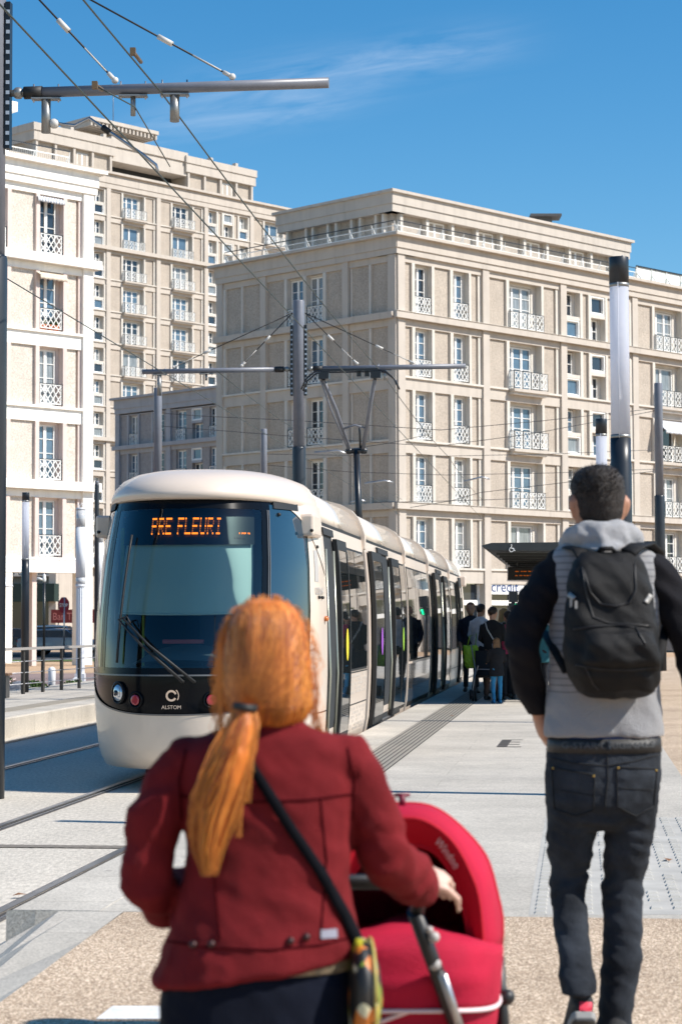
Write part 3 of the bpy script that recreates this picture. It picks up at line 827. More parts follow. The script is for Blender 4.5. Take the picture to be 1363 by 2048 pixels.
# ---------------- low shaded block between the two --------------------------------------
CONC_SHADE = mat('concrete_shaded', (.40, .40, .41), .85, var=.08, vscale=1.2, stain=.15)  # the low block's shade is put into this greyer concrete colour
GRAV_SHADE = mat('exposed_gravel_shaded', (.33, .31, .30), .95, var=.1, bump=.4, bscale=26, speck=.2, sscale=14)  # gravel panels of the low block, greyed to carry its shade
def low_block():
    O2 = at(231, 1290, 164.0); O2.z = 0
    D = V((RD.y, -RD.x, 0)); D = V((.712, -.702, 0)).normalized()
    W = 19.0
    root = thing('apartment_building', 'small dark shaded apartment block between the tall tower and the corner block', 'building', O2)
    fc = Fac(O2, D); B = new_builders()
    core = MB(); core.prism([fc.P(.6, -.62, 0), fc.P(W, -.62, 0), fc.P(W, -8, 0), fc.P(.6, -8, 0)], (0, 0, 18.4)); obj('core_wall', core, CONC, root)
    cells = [(.5, 1.4, 'P'), (1.4, 1.6, 'M'), (1.6, 2.7, 'F'), (2.7, 2.9, 'M'), (2.9, 4.4, 'P'), (4.4, 4.6, 'M'), (4.6, 5.8, 'F'), (5.8, 6.25, 'P')]
    c2 = [(.5, 1.0, 'P'), (1.0, 2.2, 'F'), (2.2, 2.9, 'P'), (2.9, 4.1, 'Bq'), (4.1, 4.9, 'P'), (4.9, 5.9, 'F'), (5.9, 6.25, 'P')]
    for i in range(4):
        zs = 15.85 - 3.07 * i
        for k, c in enumerate((cells, c2, cells)): bay(root, fc, B, 6.25 * k, zs, c, 2.42, 3.07 if i else 2.6)
    for k in range(4): fc.box(B['trim'], 6.25 * k, 6.25 * k + .5, -.6, .1, 0, 18.5)
    for z in (15.85,): fc.box(B['trim'], -.2, W, .101, .3, z - .3, z + .02)
    finish(root, B, CONC_SHADE, CONC_SHADE, GRAV_SHADE, CONC_SHADE)
    c = MB(); cornice(fc, c, 0, W, 18.45, 19.75); fc.box(c, 0, W, -8, -1, 19.2, 19.6); obj('cornice', c, CONC_SHADE, root)
low_block()

# ---------------- shaded street block seen through the arcade ----------------------------
def street_block():
    O2 = V((-32, 140, 0)); D = V((1, -.15, 0)).normalized(); W = 13
    root = thing('shop_building', 'shaded block with dark shop fronts seen through the arcade of the white block', 'building', O2)
    fc = Fac(O2, D); B = new_builders()
    core = MB(); core.prism([fc.P(0, -.62, 0), fc.P(W, -.62, 0), fc.P(W, -8, 0), fc.P(0, -8, 0)], (0, 0, 12.5)); obj('core_wall', core, CONC, root)
    for i in range(2):
        for k in range(2): bay(root, fc, B, 6.25 * k, 5.0 + 3.07 * i, BAY_F, 2.42, 3.07)
    for k in range(3): fc.box(B['trim'], 6.25 * k, 6.25 * k + .49, -.6, .1, 0, 12)
    finish(root, B, CONC, CONC_L, GRAV, CONC_L)
    s = MB(); fc.box(s, 0, W, -.6, .5, 3.2, 4.4); obj('awning', s, mat('awning_green', (.015, .035, .03), .8), root)
    s = MB(); fc.box(s, 0, W, -.6, -.4, .2, 3.2); obj('pane', s, G_DARK, root)
    c = MB(); cornice(fc, c, 0, W, 11.1, 12.6); obj('cornice', c, CONC, root)
    t0 = None
    p = at(114, 1237, 138.5)
    t = (p - O2).dot(fc.d)
    b = thing('shop_sign', 'dark red bar tobacconist sign under the arcade with pale letters', 'sign', fc.P(t, .2, 1.9))
    s = MB(); fc.box(s, t - .1, t + 3.2, .5, .6, 1.75, 2.65); obj('board', s, mat('sign_red', (.18, .02, .02), .6), b)
    text_part('lettering', 'Bar Tabac', .7, b, fc.P(t, .61, 1.95) - base(b), (R(90), 0, fc.rot), mat('letter_pink', (.55, .2, .18), .6), .004, sx=.85)
street_block()
# ------------------------------------------------------------------ tram
TRAMC = mat('tram_cream_paint', (.645, .545, .455), .36, coat=.3, var=.035, vscale=1.6)
TRAMS = mat('tram_roof_cream', (.66, .585, .49), .22, coat=.8, bump=.06, bscale=2.2, stretch=(1, .5, 1.6))
TRAMK = mat('tram_black_gloss', (.004, .005, .007), .16, coat=.0, spec=.12)
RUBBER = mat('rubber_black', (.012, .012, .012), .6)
TGLASS = mat('tram_side_glass', (.012, .016, .018), .015, spec=.95, bump=.02, bscale=1.3)
TDARK = mat('tram_interior_dark', (.018, .02, .022), .7)
CHROME = mat('chrome', (.75, .75, .76), .08, 1.0)
GREYP = mat('grey_print', (.42, .40, .38), .5)
def lerp_tab(tab, x):
    if x <= tab[0][0]: return tab[0][1]
    for (a, va), (b, vb) in zip(tab, tab[1:]):
        if x <= b:
            k = (x - a) / (b - a); return va + (vb - va) * k
    return tab[-1][1]
HW = [(.2, 1.12), (.4, 1.165), (.7, 1.185), (1.1, 1.2), (1.8, 1.2), (2.3, 1.175), (2.76, 1.125), (2.95, 1.09)]
NY = [(.22, .30), (.28, .17), (.42, .09), (.6, .045), (.85, 0), (1.15, .0), (1.5, .06), (2.0, .2), (2.5, .38), (2.95, .58)]
def hw(z): return lerp_tab(HW, z)
NE = 2.3
def cab(z, th, off=0.0, dep=2.62):
    """cab skin: height z, plan angle th (degrees, 0 = nose, 90 = side)"""
    a = R(th); s_, c_ = sin(a), cos(a)
    wz = hw(z)
    x = wz * math.copysign(abs(s_) ** (2 / NE), s_); y = lerp_tab(NY, z) + (dep - lerp_tab(NY, z) * .55) * (1 - abs(c_) ** (2 / NE))
    if off:
        p = cab(z, th); e = .4
        t1 = cab(z, min(89.9, th + e)) - cab(z, max(-89.9, th - e)); t2 = cab(z + .01, th) - cab(z - .01, th)
        n = t1.cross(t2).normalized()
        if n.dot(p - V((0, 3, z))) < 0: n = -n
        return p + n * off
    return V((x, y, z))
def cpatch(mb, zlo, zhi, t0, t1, nt=24, nz=10, off=0.0, m=0):
    f = lambda u, v: cab((lambda a, b: a + (b - a) * v)(zlo(t0 + (t1 - t0) * u) if callable(zlo) else zlo, zhi(t0 + (t1 - t0) * u) if callable(zhi) else zhi), t0 + (t1 - t0) * u, off)
    mb.grid(f, nt, nz, m)
TA = math.atan(.1156)
TR0 = V((-1.665, 20.2, 0))
tram = thing('tram', 'cream low-floor tram with black windscreen surround and amber destination display, standing at the platform', 'tram', TR0, -TA)
LEN = 32.2
JO = [7.2, 13.5, 18.7, 25.0]
# cab shells at both ends ---------------------------------------------------------------
def zlow(t): return .78 + .46 * (min(abs(t), 76) / 76) ** 2.6
WS = 41
mb = MB(); cpatch(mb, .22, zlow, -90, 90, 60, 10)
cpatch(mb, lambda t: zlow(t), 2.86, 71.5, 90, 10, 16); cpatch(mb, lambda t: zlow(t), 2.86, -90, -71.5, 10, 16)
for sx in (-1, 1):        # straight flank up to the first door
    yA = cab(1.2, 90 * sx).y
    mb.grid(lambda u, v: V((sx * hw(.22 + 2.64 * v), (cab(.22 + 2.64 * v, 90 * sx).y) * (1 - u) + 2.75 * u, .22 + 2.64 * v)), 4, 24)
mb.grid(lambda u, v: cab(.22, -90 + 180 * u) * (1 - v) + V((0, 2.2, .24)) * v, 40, 2)
cabp = obj('cab_shell', mb, TRAMC, tram, world=False)
mb = MB()
cpatch(mb, zlow, 1.17, -71.6, 71.6, 60, 6, -.012)
cpatch(mb, 1.165, 1.235, -71.6, 71.6, 50, 2, -.004)                       # black frit round the glass
cpatch(mb, 2.84, 2.95, -71, 71, 50, 2, -.004)
for sx in (-1, 1):
    cpatch(mb, 1.2, 2.92, *sorted((WS * sx, (WS + 2.6) * sx)), 3, 16, -.004)
    cpatch(mb, 1.2, 2.92, *sorted((WS * sx - 2.2 * sx, (WS) * sx)), 3, 16, -.003)
    cpatch(mb, 1.2, 2.88, *sorted((67.5 * sx, 72 * sx)), 3, 16, -.004)
obj('front_mask', mb, TRAMK, tram, world=False)
mb = MB()
for sx in (-1, 1): cpatch(mb, 1.235, 2.84, *sorted(((WS + .9) * sx, (WS + 1.3) * sx)), 1, 16, .006); cpatch(mb, 1.235, 2.84, *sorted(((WS + 1.9) * sx, (WS + 2.3) * sx)), 1, 16, .006)
cpatch(mb, lambda t: zlow(t) - .012, lambda t: zlow(t) + .004, -71.6, 71.6, 60, 1, .006)
cpatch(mb, 1.155, 1.17, -73, 73, 60, 1, .004)
obj('trim_seam', mb, mat('seal_grey', (.12, .12, .12), .3), tram, world=False)
WIND = clear_glass('windscreen_glass', (.62, .76, .75), .01)
mb = MB(); cpatch(mb, 1.235, 2.84, -(WS - 2.2), WS - 2.2, 40, 16, -.006); obj('windscreen', mb, WIND, tram, world=False)
SIDEG = mat('quarter_glass', (.012, .035, .06), .03, spec=.9)
QTR = clear_glass('quarter_glass_clear', (.45, .62, .58), .02)
for sx in (-1, 1):
    mb = MB()
    zt = lambda t: 2.90 - .22 * max(0, (abs(t) - 48) / 23) ** 2; zb = lambda t: 1.235 + .5 * max(0, (abs(t) - 54) / 16) ** 2.5
    cpatch(mb, zb, zt, *sorted(((WS + 2.6) * sx, 69.2 * sx)), 14, 14, .0)
    obj('quarter_window', mb, SIDEG if sx > 0 else QTR, tram, world=False)
# cream fill above the falling top edge of the quarter windows
mb = MB()
for sx in (-1, 1): cpatch(mb, lambda t: 2.905 - .22 * max(0, (abs(t) - 48) / 23) ** 2, 2.96, *sorted((46 * sx, 90 * sx)), 18, 3, .008)
for sx in (-1, 1): mb.grid(lambda u, v: V((sx * (hw(2.80) - .07 * v), (cab(2.8, 90 * sx).y) * (1 - u) + 2.75 * u, 2.78 + .18 * v)), 3, 2)
obj('cab_shell', mb, TRAMC, tram, world=False)
# roof visor
CZ = [(0, 2.93, .56, 1.05), (0, 2.955, .50, 1.085), (0, 3.02, .51, 1.085), (0, 3.11, .60, 1.055), (0, 3.19, .76, 1.0), (0, 3.25, 1.0, .92), (0, 3.29, 1.3, .82), (0, 3.315, 1.8, .6)]
mb = MB()
def capring(i):
    _, z, y0, wx = CZ[i]; r = []
    for k in range(49):
        th = R(-90 + 180 * k / 48); s_, c_ = sin(th), cos(th)
        drop = -.045 * abs(s_) ** 6 if i < 4 else -.03 * abs(s_) ** 4
        r.append(V((wx * math.copysign(abs(s_) ** (2 / NE), s_), y0 + (2.55 - y0 * .62) * (1 - abs(c_) ** (2 / NE)), z + drop)))
    return r
rings = [capring(i) for i in range(len(CZ))]
rings = [[V((p.x * .97, p.y + .10, p.z + .01)) for p in rings[0]]] + rings
for r in rings: r.insert(0, V((r[0].x, 2.8, r[0].z))); r.append(V((r[-1].x, 2.8, r[-1].z)))
mb.loft(rings, closed=False, caps=False)
top = rings[-1]; mb.add(top + [V((0, 2.8, 3.32))], [(i, i + 1, len(top)) for i in range(len(top) - 1)], 0, True)
obj('roof_visor', mb, TRAMC, tram, world=False)
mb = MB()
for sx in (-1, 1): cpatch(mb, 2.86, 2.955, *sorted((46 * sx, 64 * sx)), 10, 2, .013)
obj('visor_recess', mb, RUBBER, tram, world=False)  # recess under the visor ends, its shade drawn as black patches
mb = MB()
for (th, z) in ((49, 2.80), (74, 2.78), (80, 2.5), (80, 1.95), (84, 1.95)):
    p = cab(z, th, .012); mb.ball(p, .022, 5)
obj('bolt', mb, RUBBER, tram, world=False)
# camera housings on both flanks
for sx in (-1, 1):
    mb = MB(); p = cab(2.70, 71 * sx)
    mb.box(p.x - .06, p.x + .10 if sx > 0 else p.x + .06, p.y - .16, p.y + .5, 2.60, 2.84) if sx > 0 else mb.box(p.x - .12, p.x + .06, p.y - .16, p.y + .5, 2.60, 2.84)
    o = obj('camera_housing', mb, TRAMC, tram, world=False, bevel=.03)
    m2 = MB(); m2.ball((p.x + .08 * sx, p.y - .165, 2.66), .02, 5); obj('lens', m2, RUBBER, o, world=False)
# lamps
HLG = mat('lamp_glass_clear', (.55, .58, .62), .05, coat=1, metal=.6)
REDL = mat('lamp_red', (.35, .02, .04), .15, coat=1)
def disc_on_cab(z, th, prof, off):
    p = cab(z, th, off); e = .5
    n = (cab(z, th, .1) - cab(z, th)).normalized(); q = n.to_track_quat('Z', 'Y').to_matrix()
    return p, q
def lamp_mesh(z, th, prof, off=0.0, n=24, m=0):
    mb = MB(); p, q = disc_on_cab(z, th, prof, off)
    t = MB(); t.lathe(prof, n); mb.add([p + q @ v for v in t.v], t.f, m, True); return mb
for sx in (-1, 1):
    hl = obj('headlight', lamp_mesh(.985, 26 * sx, [(.001, -.02), (.115, -.02), (.115, .012), (.098, .018), (.092, .0), (.001, .0)]), TRAMK, tram, world=False)
    obj('lamp_glass', lamp_mesh(.985, 26 * sx, [(.001, .005), (.086, .004), (.082, .016), (.05, .03), (.001, .034)]), HLG, hl, world=False)
    obj('reflector', lamp_mesh(.985, 26 * sx, [(.001, .036), (.028, .036), (.028, .044), (.001, .046)]), mat('lamp_dark', (.03, .03, .04), .1), hl, world=False)
    tl = obj('marker_lamp', lamp_mesh(.92, 15.5 * sx, [(.001, -.02), (.085, -.02), (.085, .008), (.07, .01), (.062, -.01), (.001, .0)]), TRAMK, tram, world=False)
    obj('lamp_glass', lamp_mesh(.92, 15.5 * sx, [(.034, .006), (.054, .006), (.05, .016), (.036, .016)]), REDL, tl, world=False)
    obj('lamp_core', lamp_mesh(.92, 15.5 * sx, [(.001, .008), (.033, .008), (.028, .014), (.001, .016)]), mat('lamp_grey', (.3, .25, .26), .2), tl, world=False)
    il = MB(); p = cab(1.72, 88 * sx, .02); il.ball(p, (.03, .06, .035), 6); obj('indicator_lamp', il, mat('amber_lens', (.5, .13, .01), .15, coat=1), tram, world=False)
# emblem and maker lettering on the nose
t = MB(); p, q = disc_on_cab(.96, 0, None, .012)
R3 = MB()
for r0, r1, a0, a1 in ((.036, .056, 20, 330), (.068, .078, -35, 50)):
    n_ = 26
    pts = []
    for i in range(n_):
        a = R(a0 + (a1 - a0) * i / (n_ - 1)); k = 1 - .25 * i / n_
        R3.add([], []); pts.append((cos(a), sin(a), k))
    ring = [[V((c * r0, s_ * r0, .0)), V((c * r1, s_ * r1, .0)), V((c * r1, s_ * r1, .012)), V((c * r0, s_ * r0, .012))] for c, s_, k in pts]
    R3.loft(ring, caps=True, smooth=False)
em = MB(); em.add([V((v.x, p.y - v.z + .0, .965 + v.y)) for v in R3.v], R3.f)
obj('emblem', em, CHROME, tram, world=False)
text_part('lettering', 'ALSTOM', .052, tram, (0, p.y - .004, .835), (R(90), 0, 0), CHROME, .003, 'CENTER')
# wiper
mb = MB()
pv = cab(1.10, 8, .05)
a1 = [cab(1.10, 8, .04), cab(1.10, 8, .09), cab(1.45, -8, .08), cab(1.72, -22, .07)]
a2 = [cab(1.10, 4, .04), cab(1.10, 4, .09), cab(1.45, -11, .08), cab(1.70, -24, .07)]
mb.tube(a1, [.02, .018, .013, .01], 6); mb.tube(a2, [.02, .018, .013, .01], 6)
mb.tube([cab(1.28 + .16 * i, -25.5 + .35 * i, .035) for i in range(9)], .013, 5)
mb.tube([cab(1.70, -24, .07), cab(1.73, -19, .08), cab(1.66, -17, .07)], .008, 5)
obj('wiper', mb, RUBBER, tram, world=False)
# cab interior: blind, dashboard, back wall, driver's seat
mb = MB(); mb.box(-1.05, 1.05, 2.62, 2.68, .6, 2.86); mb.box(-.72, .72, 1.2, 2.6, .55, .6); mb.box(-.6, .6, 1.2, 2.6, 2.83, 2.86)
obj('cab_interior', mb, TDARK, tram, world=False)
mb = MB(); mb.grid(lambda u, v: cab(1.80 + .86 * v, -39 + 78 * u, -.13), 30, 6); mb.tube([cab(1.80, -39 + 2.6 * i, -.13) for i in range(31)], .014, 5)
obj('sun_blind', mb, mat('blind_grey_green', (.62, .70, .66), .8), tram, world=False)
mb = MB()
mb.grid(lambda u, v: V((-.62 + 1.24 * u, .42 + .5 * v + .25 * (2 * u - 1) ** 2, 1.24 + .22 * sin(pi * u) ** .7 * (.3 + .7 * v))), 24, 6)
mb.box(-.62, .62, .95, 1.6, 1.0, 1.22); mb.grid(lambda u, v: cab(1.18 + .12 * v, -38 + 76 * u, -.05 - .5 * v), 24, 3)
obj('dashboard', mb, mat('dash_grey', (.10, .11, .12), .7), tram, world=False)
mb = MB(); mb.box(-.22, .2, .62, .66, 1.47, 1.51); obj('brake_lamp', mb, mat('lamp_red_dim', (.28, .01, .03), .3), tram, world=False)
mb = MB(); mb.box(-.05, .5, 1.7, 1.85, .6, 1.9); mb.box(-.05, .5, 1.25, 1.8, .95, 1.1); obj('driver_seat', mb, mat('seat_dark', (.02, .025, .035), .9), tram, world=False, bevel=.06)
mb = MB(); mb.box(-.9, -.86, 1.7, 1.74, 1.1, 2.7); mb.box(-.62, -.60, 1.5, 1.54, 1.2, 2.0); obj('partition_post', mb, mat('post_lime', (.45, .55, .12), .5), tram, world=False)
# destination display: dot matrix
mb = MB(); mb.grid(lambda u, v: cab(2.50 + .36 * v, -38 + 76 * u, -.09), 30, 4); obj('display_box', mb, mat('display_black', (.004, .004, .004), .4), tram, world=False)
FONT = {'P': ('11110', '10001', '10001', '11110', '10000', '10000', '10000'), 'R': ('11110', '10001', '10001', '11110', '10100', '10010', '10001'), 'E': ('11111', '10000', '10000', '11110', '10000', '10000', '11111'),
        'F': ('11111', '10000', '10000', '11110', '10000', '10000', '10000'), 'L': ('10000',) * 6 + ('11111',), 'U': ('10001',) * 6 + ('01110',), 'I': ('01110', '00100', '00100', '00100', '00100', '00100', '01110'), ' ': ('000',) * 7}
LED = mat('led_amber', (.3, .08, 0), .5, emit=((1, .20, .010), 2.3)); LED2 = mat('led_amber_dim', (.2, .05, 0), .5, emit=((1, .22, .012), .35))
mb = MB(); dx = .0125; x = -.315
for ch in 'PRE FLEURI':
    g_ = FONT[ch]
    for r, row in enumerate(g_):
        for c, b in enumerate(row):
            if b == '1':
                bx = x + c * dx; bzz = 2.735 - r * .0255
                th = math.degrees(math.asin(max(-1, min(1, abs(bx / hw(bzz)) ** (NE / 2))))) * (1 if bx > 0 else -1)
                p = cab(bzz, th, -.082)
                hot = r in (0, 3, 6)
                mb.box(bx - .0058, bx + .0058, p.y - .004, p.y, bzz - .009, bzz + .009, 0 if hot else 1)
    x += dx * (len(g_[0]) + 1)
for i, cc in enumerate('1011110110'):
    if cc == '1':
        bx = .56 + i * .011; p = cab(2.585, math.degrees(math.asin((bx / hw(2.58)) ** (NE / 2))), -.082); mb.box(bx - .004, bx + .004, p.y - .004, p.y, 2.578 + .004 * (i % 2), 2.596, 0)
obj('destination_display', mb, [LED, LED2], tram, world=False)

# bodies ---------------------------------------------------------------------------------
def side_x(z): return hw(z)
def slab(mb, sx, y0, y1, z0, z1, off, th, m=0, nz=8):
    """a plate lying on the flank, following its tumblehome"""
    rings = []
    for i in range(nz + 1):
        z = z0 + (z1 - z0) * i / nz; x = side_x(z)
        rings.append([V((sx * (x + off - th), y0, z)), V((sx * (x + off - th), y1, z)), V((sx * (x + off), y1, z)), V((sx * (x + off), y0, z))])
    mb.loft(rings, m, True, False)
SEC = [.22, .3, .42, .6, .85, 1.1, 1.5, 1.9, 2.2, 2.5, 2.76]
RF = [(1.115, 2.80), (1.10, 2.90), (1.05, 3.02), (.96, 3.13), (.82, 3.21), (.6, 3.27), (.3, 3.30), (0, 3.31)]
mods = [(2.75, 7.08), (7.32, 13.38), (13.62, 18.58), (18.82, 24.88), (25.12, LEN - 2.7)]
for i, (a, b) in enumerate(mods):
    mb = MB()
    ring = [(-side_x(z), z) for z in reversed(SEC)] + [(side_x(z), z) for z in SEC]
    ring = ring + [(1.09, 2.80), (-1.09, 2.80)]
    mb.loft([[V((x, y, z)) for x, z in ring] for y in (a, b)], 0, True, False)
    obj('body_module', mb, TRAMC, tram, world=False)
    mb = MB()
    ring = RF + [(-x, z) for x, z in RF[-2::-1]]
    mb.loft([[V((x, y, z)) for x, z in ring] for y in (a, b)], 0, True, True)
    for x0 in (a + (b - a) * .33, a + (b - a) * .66): mb.loft([[V((x * 1.003, y, z + .003)) for x, z in ring] for y in (x0 - .008, x0 + .008)], 1, False, True)
    obj('roof_module', mb, [TRAMS, mat('seam_grey', (.3, .27, .24), .5)], tram, world=False)
    mb = MB(); mb.box(-1.12, 1.12, a, b, 2.757, 2.803); obj('gutter', mb, RUBBER, tram, world=False)
    mb = MB(); mb.box(-.95, .95, a + .2, b - .2, .12, .24); obj('underframe', mb, RUBBER, tram, world=False)
for j in JO:     # articulations: black bellows, cream hoop
    mb = MB()
    ring = [(-side_x(z) + .03, z) for z in reversed(SEC)] + [(side_x(z) - .03, z) for z in SEC] + [(1.08, 2.82)] + [(x * .98, z - .03) for x, z in RF[1:]] + [(-x * .98, z - .03) for x, z in RF[-2::-1]]
    mb.loft([[V((x, y, z)) for x, z in ring] for y in (j - .14, j + .14)], 0, True, True)
    obj('bellows', mb, RUBBER, tram, world=False)
    mb = MB(); ring = [(1.13, 2.62), (1.13, 2.8)] + RF[1:] + [(-x, z) for x, z in RF[-2:0:-1]] + [(-1.13, 2.8), (-1.13, 2.62)]
    out_ = [V((x * 1.035, 0, z + .035)) for x, z in ring]; inn = [V((x * .99, 0, z)) for x, z in ring]
    mb.loft([[V((p.x, y, p.z)) for p in o_] + [V((p.x, y, p.z)) for p in reversed(i_)] for y, o_, i_ in ((j - .12, out_, inn), (j + .06, out_, inn))], 0, True, False)
    obj('roof_hoop', mb, TRAMC, tram, world=False)
# rear cab (simple taper with dark glass)
mb = MB(); rings = []
for k, (dy, sc_) in enumerate(((0, 1), (1.2, .985), (2.0, .9), (2.5, .72), (2.68, .5))):
    rings.append([V((x * sc_, LEN - 2.7 + dy, z)) for x, z in [(-side_x(z), z) for z in reversed(SEC)] + [(side_x(z), z) for z in SEC] + RF + [(-x, z) for x, z in RF[-2::-1]]])
mb.loft(rings); obj('rear_cab', mb, TRAMC, tram, world=False)
mb = MB(); mb.box(1.1, 1.26, LEN - 2.5, LEN - 2.1, 2.55, 2.80); obj('camera_housing', mb, TRAMC, tram, world=False, bevel=.03)

def leaf(sx, y0, y1, off=.07):
    mb = MB(); f = .05
    z0, z1 = .30, 2.64
    slab(mb, sx, y0, y0 + f + .05, z0, z1, off, .05); slab(mb, sx, y1 - f, y1, z0, z1, off, .05)
    slab(mb, sx, y0 + f + .05, y1 - f, z0, z0 + .1, off, .05); slab(mb, sx, y0 + f + .05, y1 - f, z1 - .12, z1, off, .05)
    d = obj('door', mb, RUBBER, tram, world=False)
    g_ = MB(); slab(g_, sx, y0 + f + .05, y1 - f, z0 + .1, z1 - .12, off - .006, .04); obj('pane', g_, TGLASS, d, world=False)
    return d
def opening(y0, y1):
    mb = MB(); slab(mb, 1, y0, y1, .30, 2.66, .006, .02); slab(mb, 1, y0 - .05, y1 + .05, 2.66, 2.74, .03, .03)
    obj('doorway', mb, TDARK, tram, world=False)
    h = MB()
    for y in (y0 + .06, y1 - .06): h.tube([V((side_x(z) + .02, y, z)) for z in (.4, 1.1, 2.5)], .018, 6)
    obj('grab_pole', h, mat('pole_yellowish', (.35, .36, .3), .3, .6), tram, world=False)
    s_ = MB(); slab(s_, 1, y0 - .02, y1 + .02, .255, .30, .05, .06); obj('door_sill', s_, STEEL, tram, world=False)
def window(y0, y1, z0=1.08, z1=2.60, n=1, sx=1):
    mb = MB(); slab(mb, sx, y0, y1, z0, z1, .004, .02, 0, 10); w_ = obj('window_frame', mb, RUBBER, tram, world=False)
    s = (y1 - y0) / n
    for i in range(n):
        g_ = MB(); slab(g_, sx, y0 + s * i + .03, y0 + s * (i + 1) - .03, z0 + .03, z1 - .03, .010, .012, 0, 10); obj('pane', g_, TGLASS, w_, world=False)
# module 1
opening(2.78, 3.62); leaf(1, 3.58, 4.55); window(4.62, 7.0, n=2)
# module 2
leaf(1, 7.6, 8.95); opening(9.0, 10.45); leaf(1, 10.5, 11.75); window(11.9, 13.3, z0=.32, z1=2.62)
# module 3
window(13.75, 18.45, z0=1.04, n=3)
# module 4
window(18.95, 19.6, z0=.32); leaf(1, 19.7, 20.9); opening(20.95, 22.35); leaf(1, 22.4, 23.6); window(23.75, 24.8, z0=.32)
# module 5
window(25.2, 27.6, n=2); leaf(1, 27.65, 28.6); opening(28.62, 29.4)
for a, b in ((2.9, 7.0), (7.5, 13.2), (13.8, 18.4), (19, 24.8), (25.2, 29)): window(a, b, n=3, sx=-1)
# skirt panels and prints
mb = MB(); slab(mb, 1, 13.75, 18.45, .3, 1.0, .006, .01); obj('skirt_panel', mb, mat('skirt_grey_gloss', (.16, .155, .15), .1, coat=1), tram, world=False)
mb = MB()
for z in (.66,):
    slab(mb, 1, 4.62, 7.05, z, z + .012, .004, .006); slab(mb, 1, 25.2, 29.4, z, z + .012, .004, .006)
slab(mb, 1, 4.60, 7.05, 1.055, 1.07, .004, .006); cpatch(mb, .70, .712, 75, 90, 6, 1, .004)
slab(mb, 1, cab(.7, 90).y, 2.74, .70, .712, .004, .006)
obj('panel_joint', mb, RUBBER, tram, world=False)
mb = MB(); slab(mb, 1, 4.64, 7.04, .32, 1.05, .0015, .003, 0, 1); rp_ = random.Random(5)
for i in range(15):
    for j in range(5):
        if rp_.random() < .3: continue
        y = 4.7 + i * .155; z = .80 + j * .05; slab(mb, 1, y, y + .07 + .06 * rp_.random(), z, z + .035, .003, .004, 0, 1)
    for j in range(6):
        if rp_.random() < .4: continue
        y = 4.7 + i * .155; z = .34 + j * .05; slab(mb, 1, y, y + .06 + .06 * rp_.random(), z, z + .035, .003, .004, 0, 1)
for i in range(4):
    for j in range(2): pass
mb.m = [0 if k < 6 else 1 for k in range(len(mb.f))]

obj('panel_print', mb, [TRAMC, mat('print_grey_soft', (.50, .45, .40), .4)], tram, world=False)
mb = MB(); cpatch(mb, 2.12, 2.46, 76.5, 80.5, 6, 4, .004); obj('operator_logo', mb, GREYP, tram, world=False)
_a, _b2 = cab(2.0, 76.5, .006), cab(2.0, 81, .006)
text_part('lettering', 'CODAH', .115, tram, (_a.x, _a.y, 1.98), (R(90), 0, math.atan2(_b2.y - _a.y, _b2.x - _a.x)), GREYP, .002)
for y, cc, nm in ((4.1, (.75, .60, .02), 'sticker_yellow'), (8.4, (.32, .08, .5), 'sticker_violet'), (12.6, (.3, .55, .05), 'sticker_green')):
    mb = MB(); n_ = 20; zc = 1.42; off = .076 if y < 12 else .014
    vs = [V((side_x(zc + .17 * sin(2 * pi * k / n_)) + off, y + .13 * cos(2 * pi * k / n_), zc + .19 * sin(2 * pi * k / n_))) for k in range(n_)]
    mb.poly(vs); obj('door_sticker', mb, mat(nm, cc, .4), tram, world=False)
# coupler / underside at the nose
mb = MB(); mb.box(-.45, .45, .9, 2.6, .12, .235); obj('underframe', mb, RUBBER, tram, world=False)
for yw in (3.2, 5.0, 15.2, 17.0, 27.2, 29.0):
    for sx in (-1, 1):
        mb = MB(); t_ = MB(); t_.lathe([(.001, -.06), (.27, -.06), (.29, -.04), (.28, .06), (.001, .06)], 20)
        mb.add([V((sx * .72 + v.z, yw + v.x, .29 + v.y)) for v in t_.v], t_.f, 0, True); obj('wheel', mb, STEEL, tram, world=False)
# pantograph -----------------------------------------------------------------------------
pg = MB(); yp = 17.1
pg.tube([(.10, yp - .6, 3.3), (.04, yp - .3, 4.0), (-.02, yp, 4.80)], [.065, .06, .055], 10)
pg.box(-.35, .35, yp - 1.0, yp - .2, 3.30, 3.42)
pan = obj('pantograph', pg, BLACK, tram, world=False)
pg = MB(); hz_ = 6.08; yh = yp - 1.1
for sx in (-1, 1): pg.tube([(-.02 + .12 * sx, yp, 4.80), (-.02 + .30 * sx, yp - .55, 5.5), (-.02 + .46 * sx, yh, hz_ - .1)], [.04, .034, .03], 8)
pg.tube([(-.14 - .04, yp - .2, 4.9), (-.40, yp - .7, 5.5), (-.52, yh, hz_ - .12)], .018, 6)
pg.tube([(-.2, yp - .32, 5.18), (0, yp - .34, 5.24), (.2, yp - .32, 5.18)], .022, 6)
obj('upper_arm', pg, MAST, pan, world=False)
pg = MB()
pg.tube([(-.2, yp, 4.80), (.18, yp, 4.80)], .05, 8); pg.tube([(.07, yp - .25, 5.2), (.06, yp - .05, 4.85)], .02, 6)
pg.ball((-.15, yp, 4.80), .07, 6); pg.ball((.12, yp, 4.80), .07, 6)
for dy in (-.12, .12):
    pts = [(-.86, yh + dy, hz_ - .28), (-.78, yh + dy, hz_ - .10), (-.62, yh + dy, hz_ + .03), (-.45, yh + dy, hz_ + .055), (.45, yh + dy, hz_ + .055), (.62, yh + dy, hz_ + .03), (.78, yh + dy, hz_ - .10), (.86, yh + dy, hz_ - .28)]
    pg.tube(pts, .016, 6)
    pg.box(-.5, .5, yh + dy - .02, yh + dy + .02, hz_ + .03, hz_ + .075)
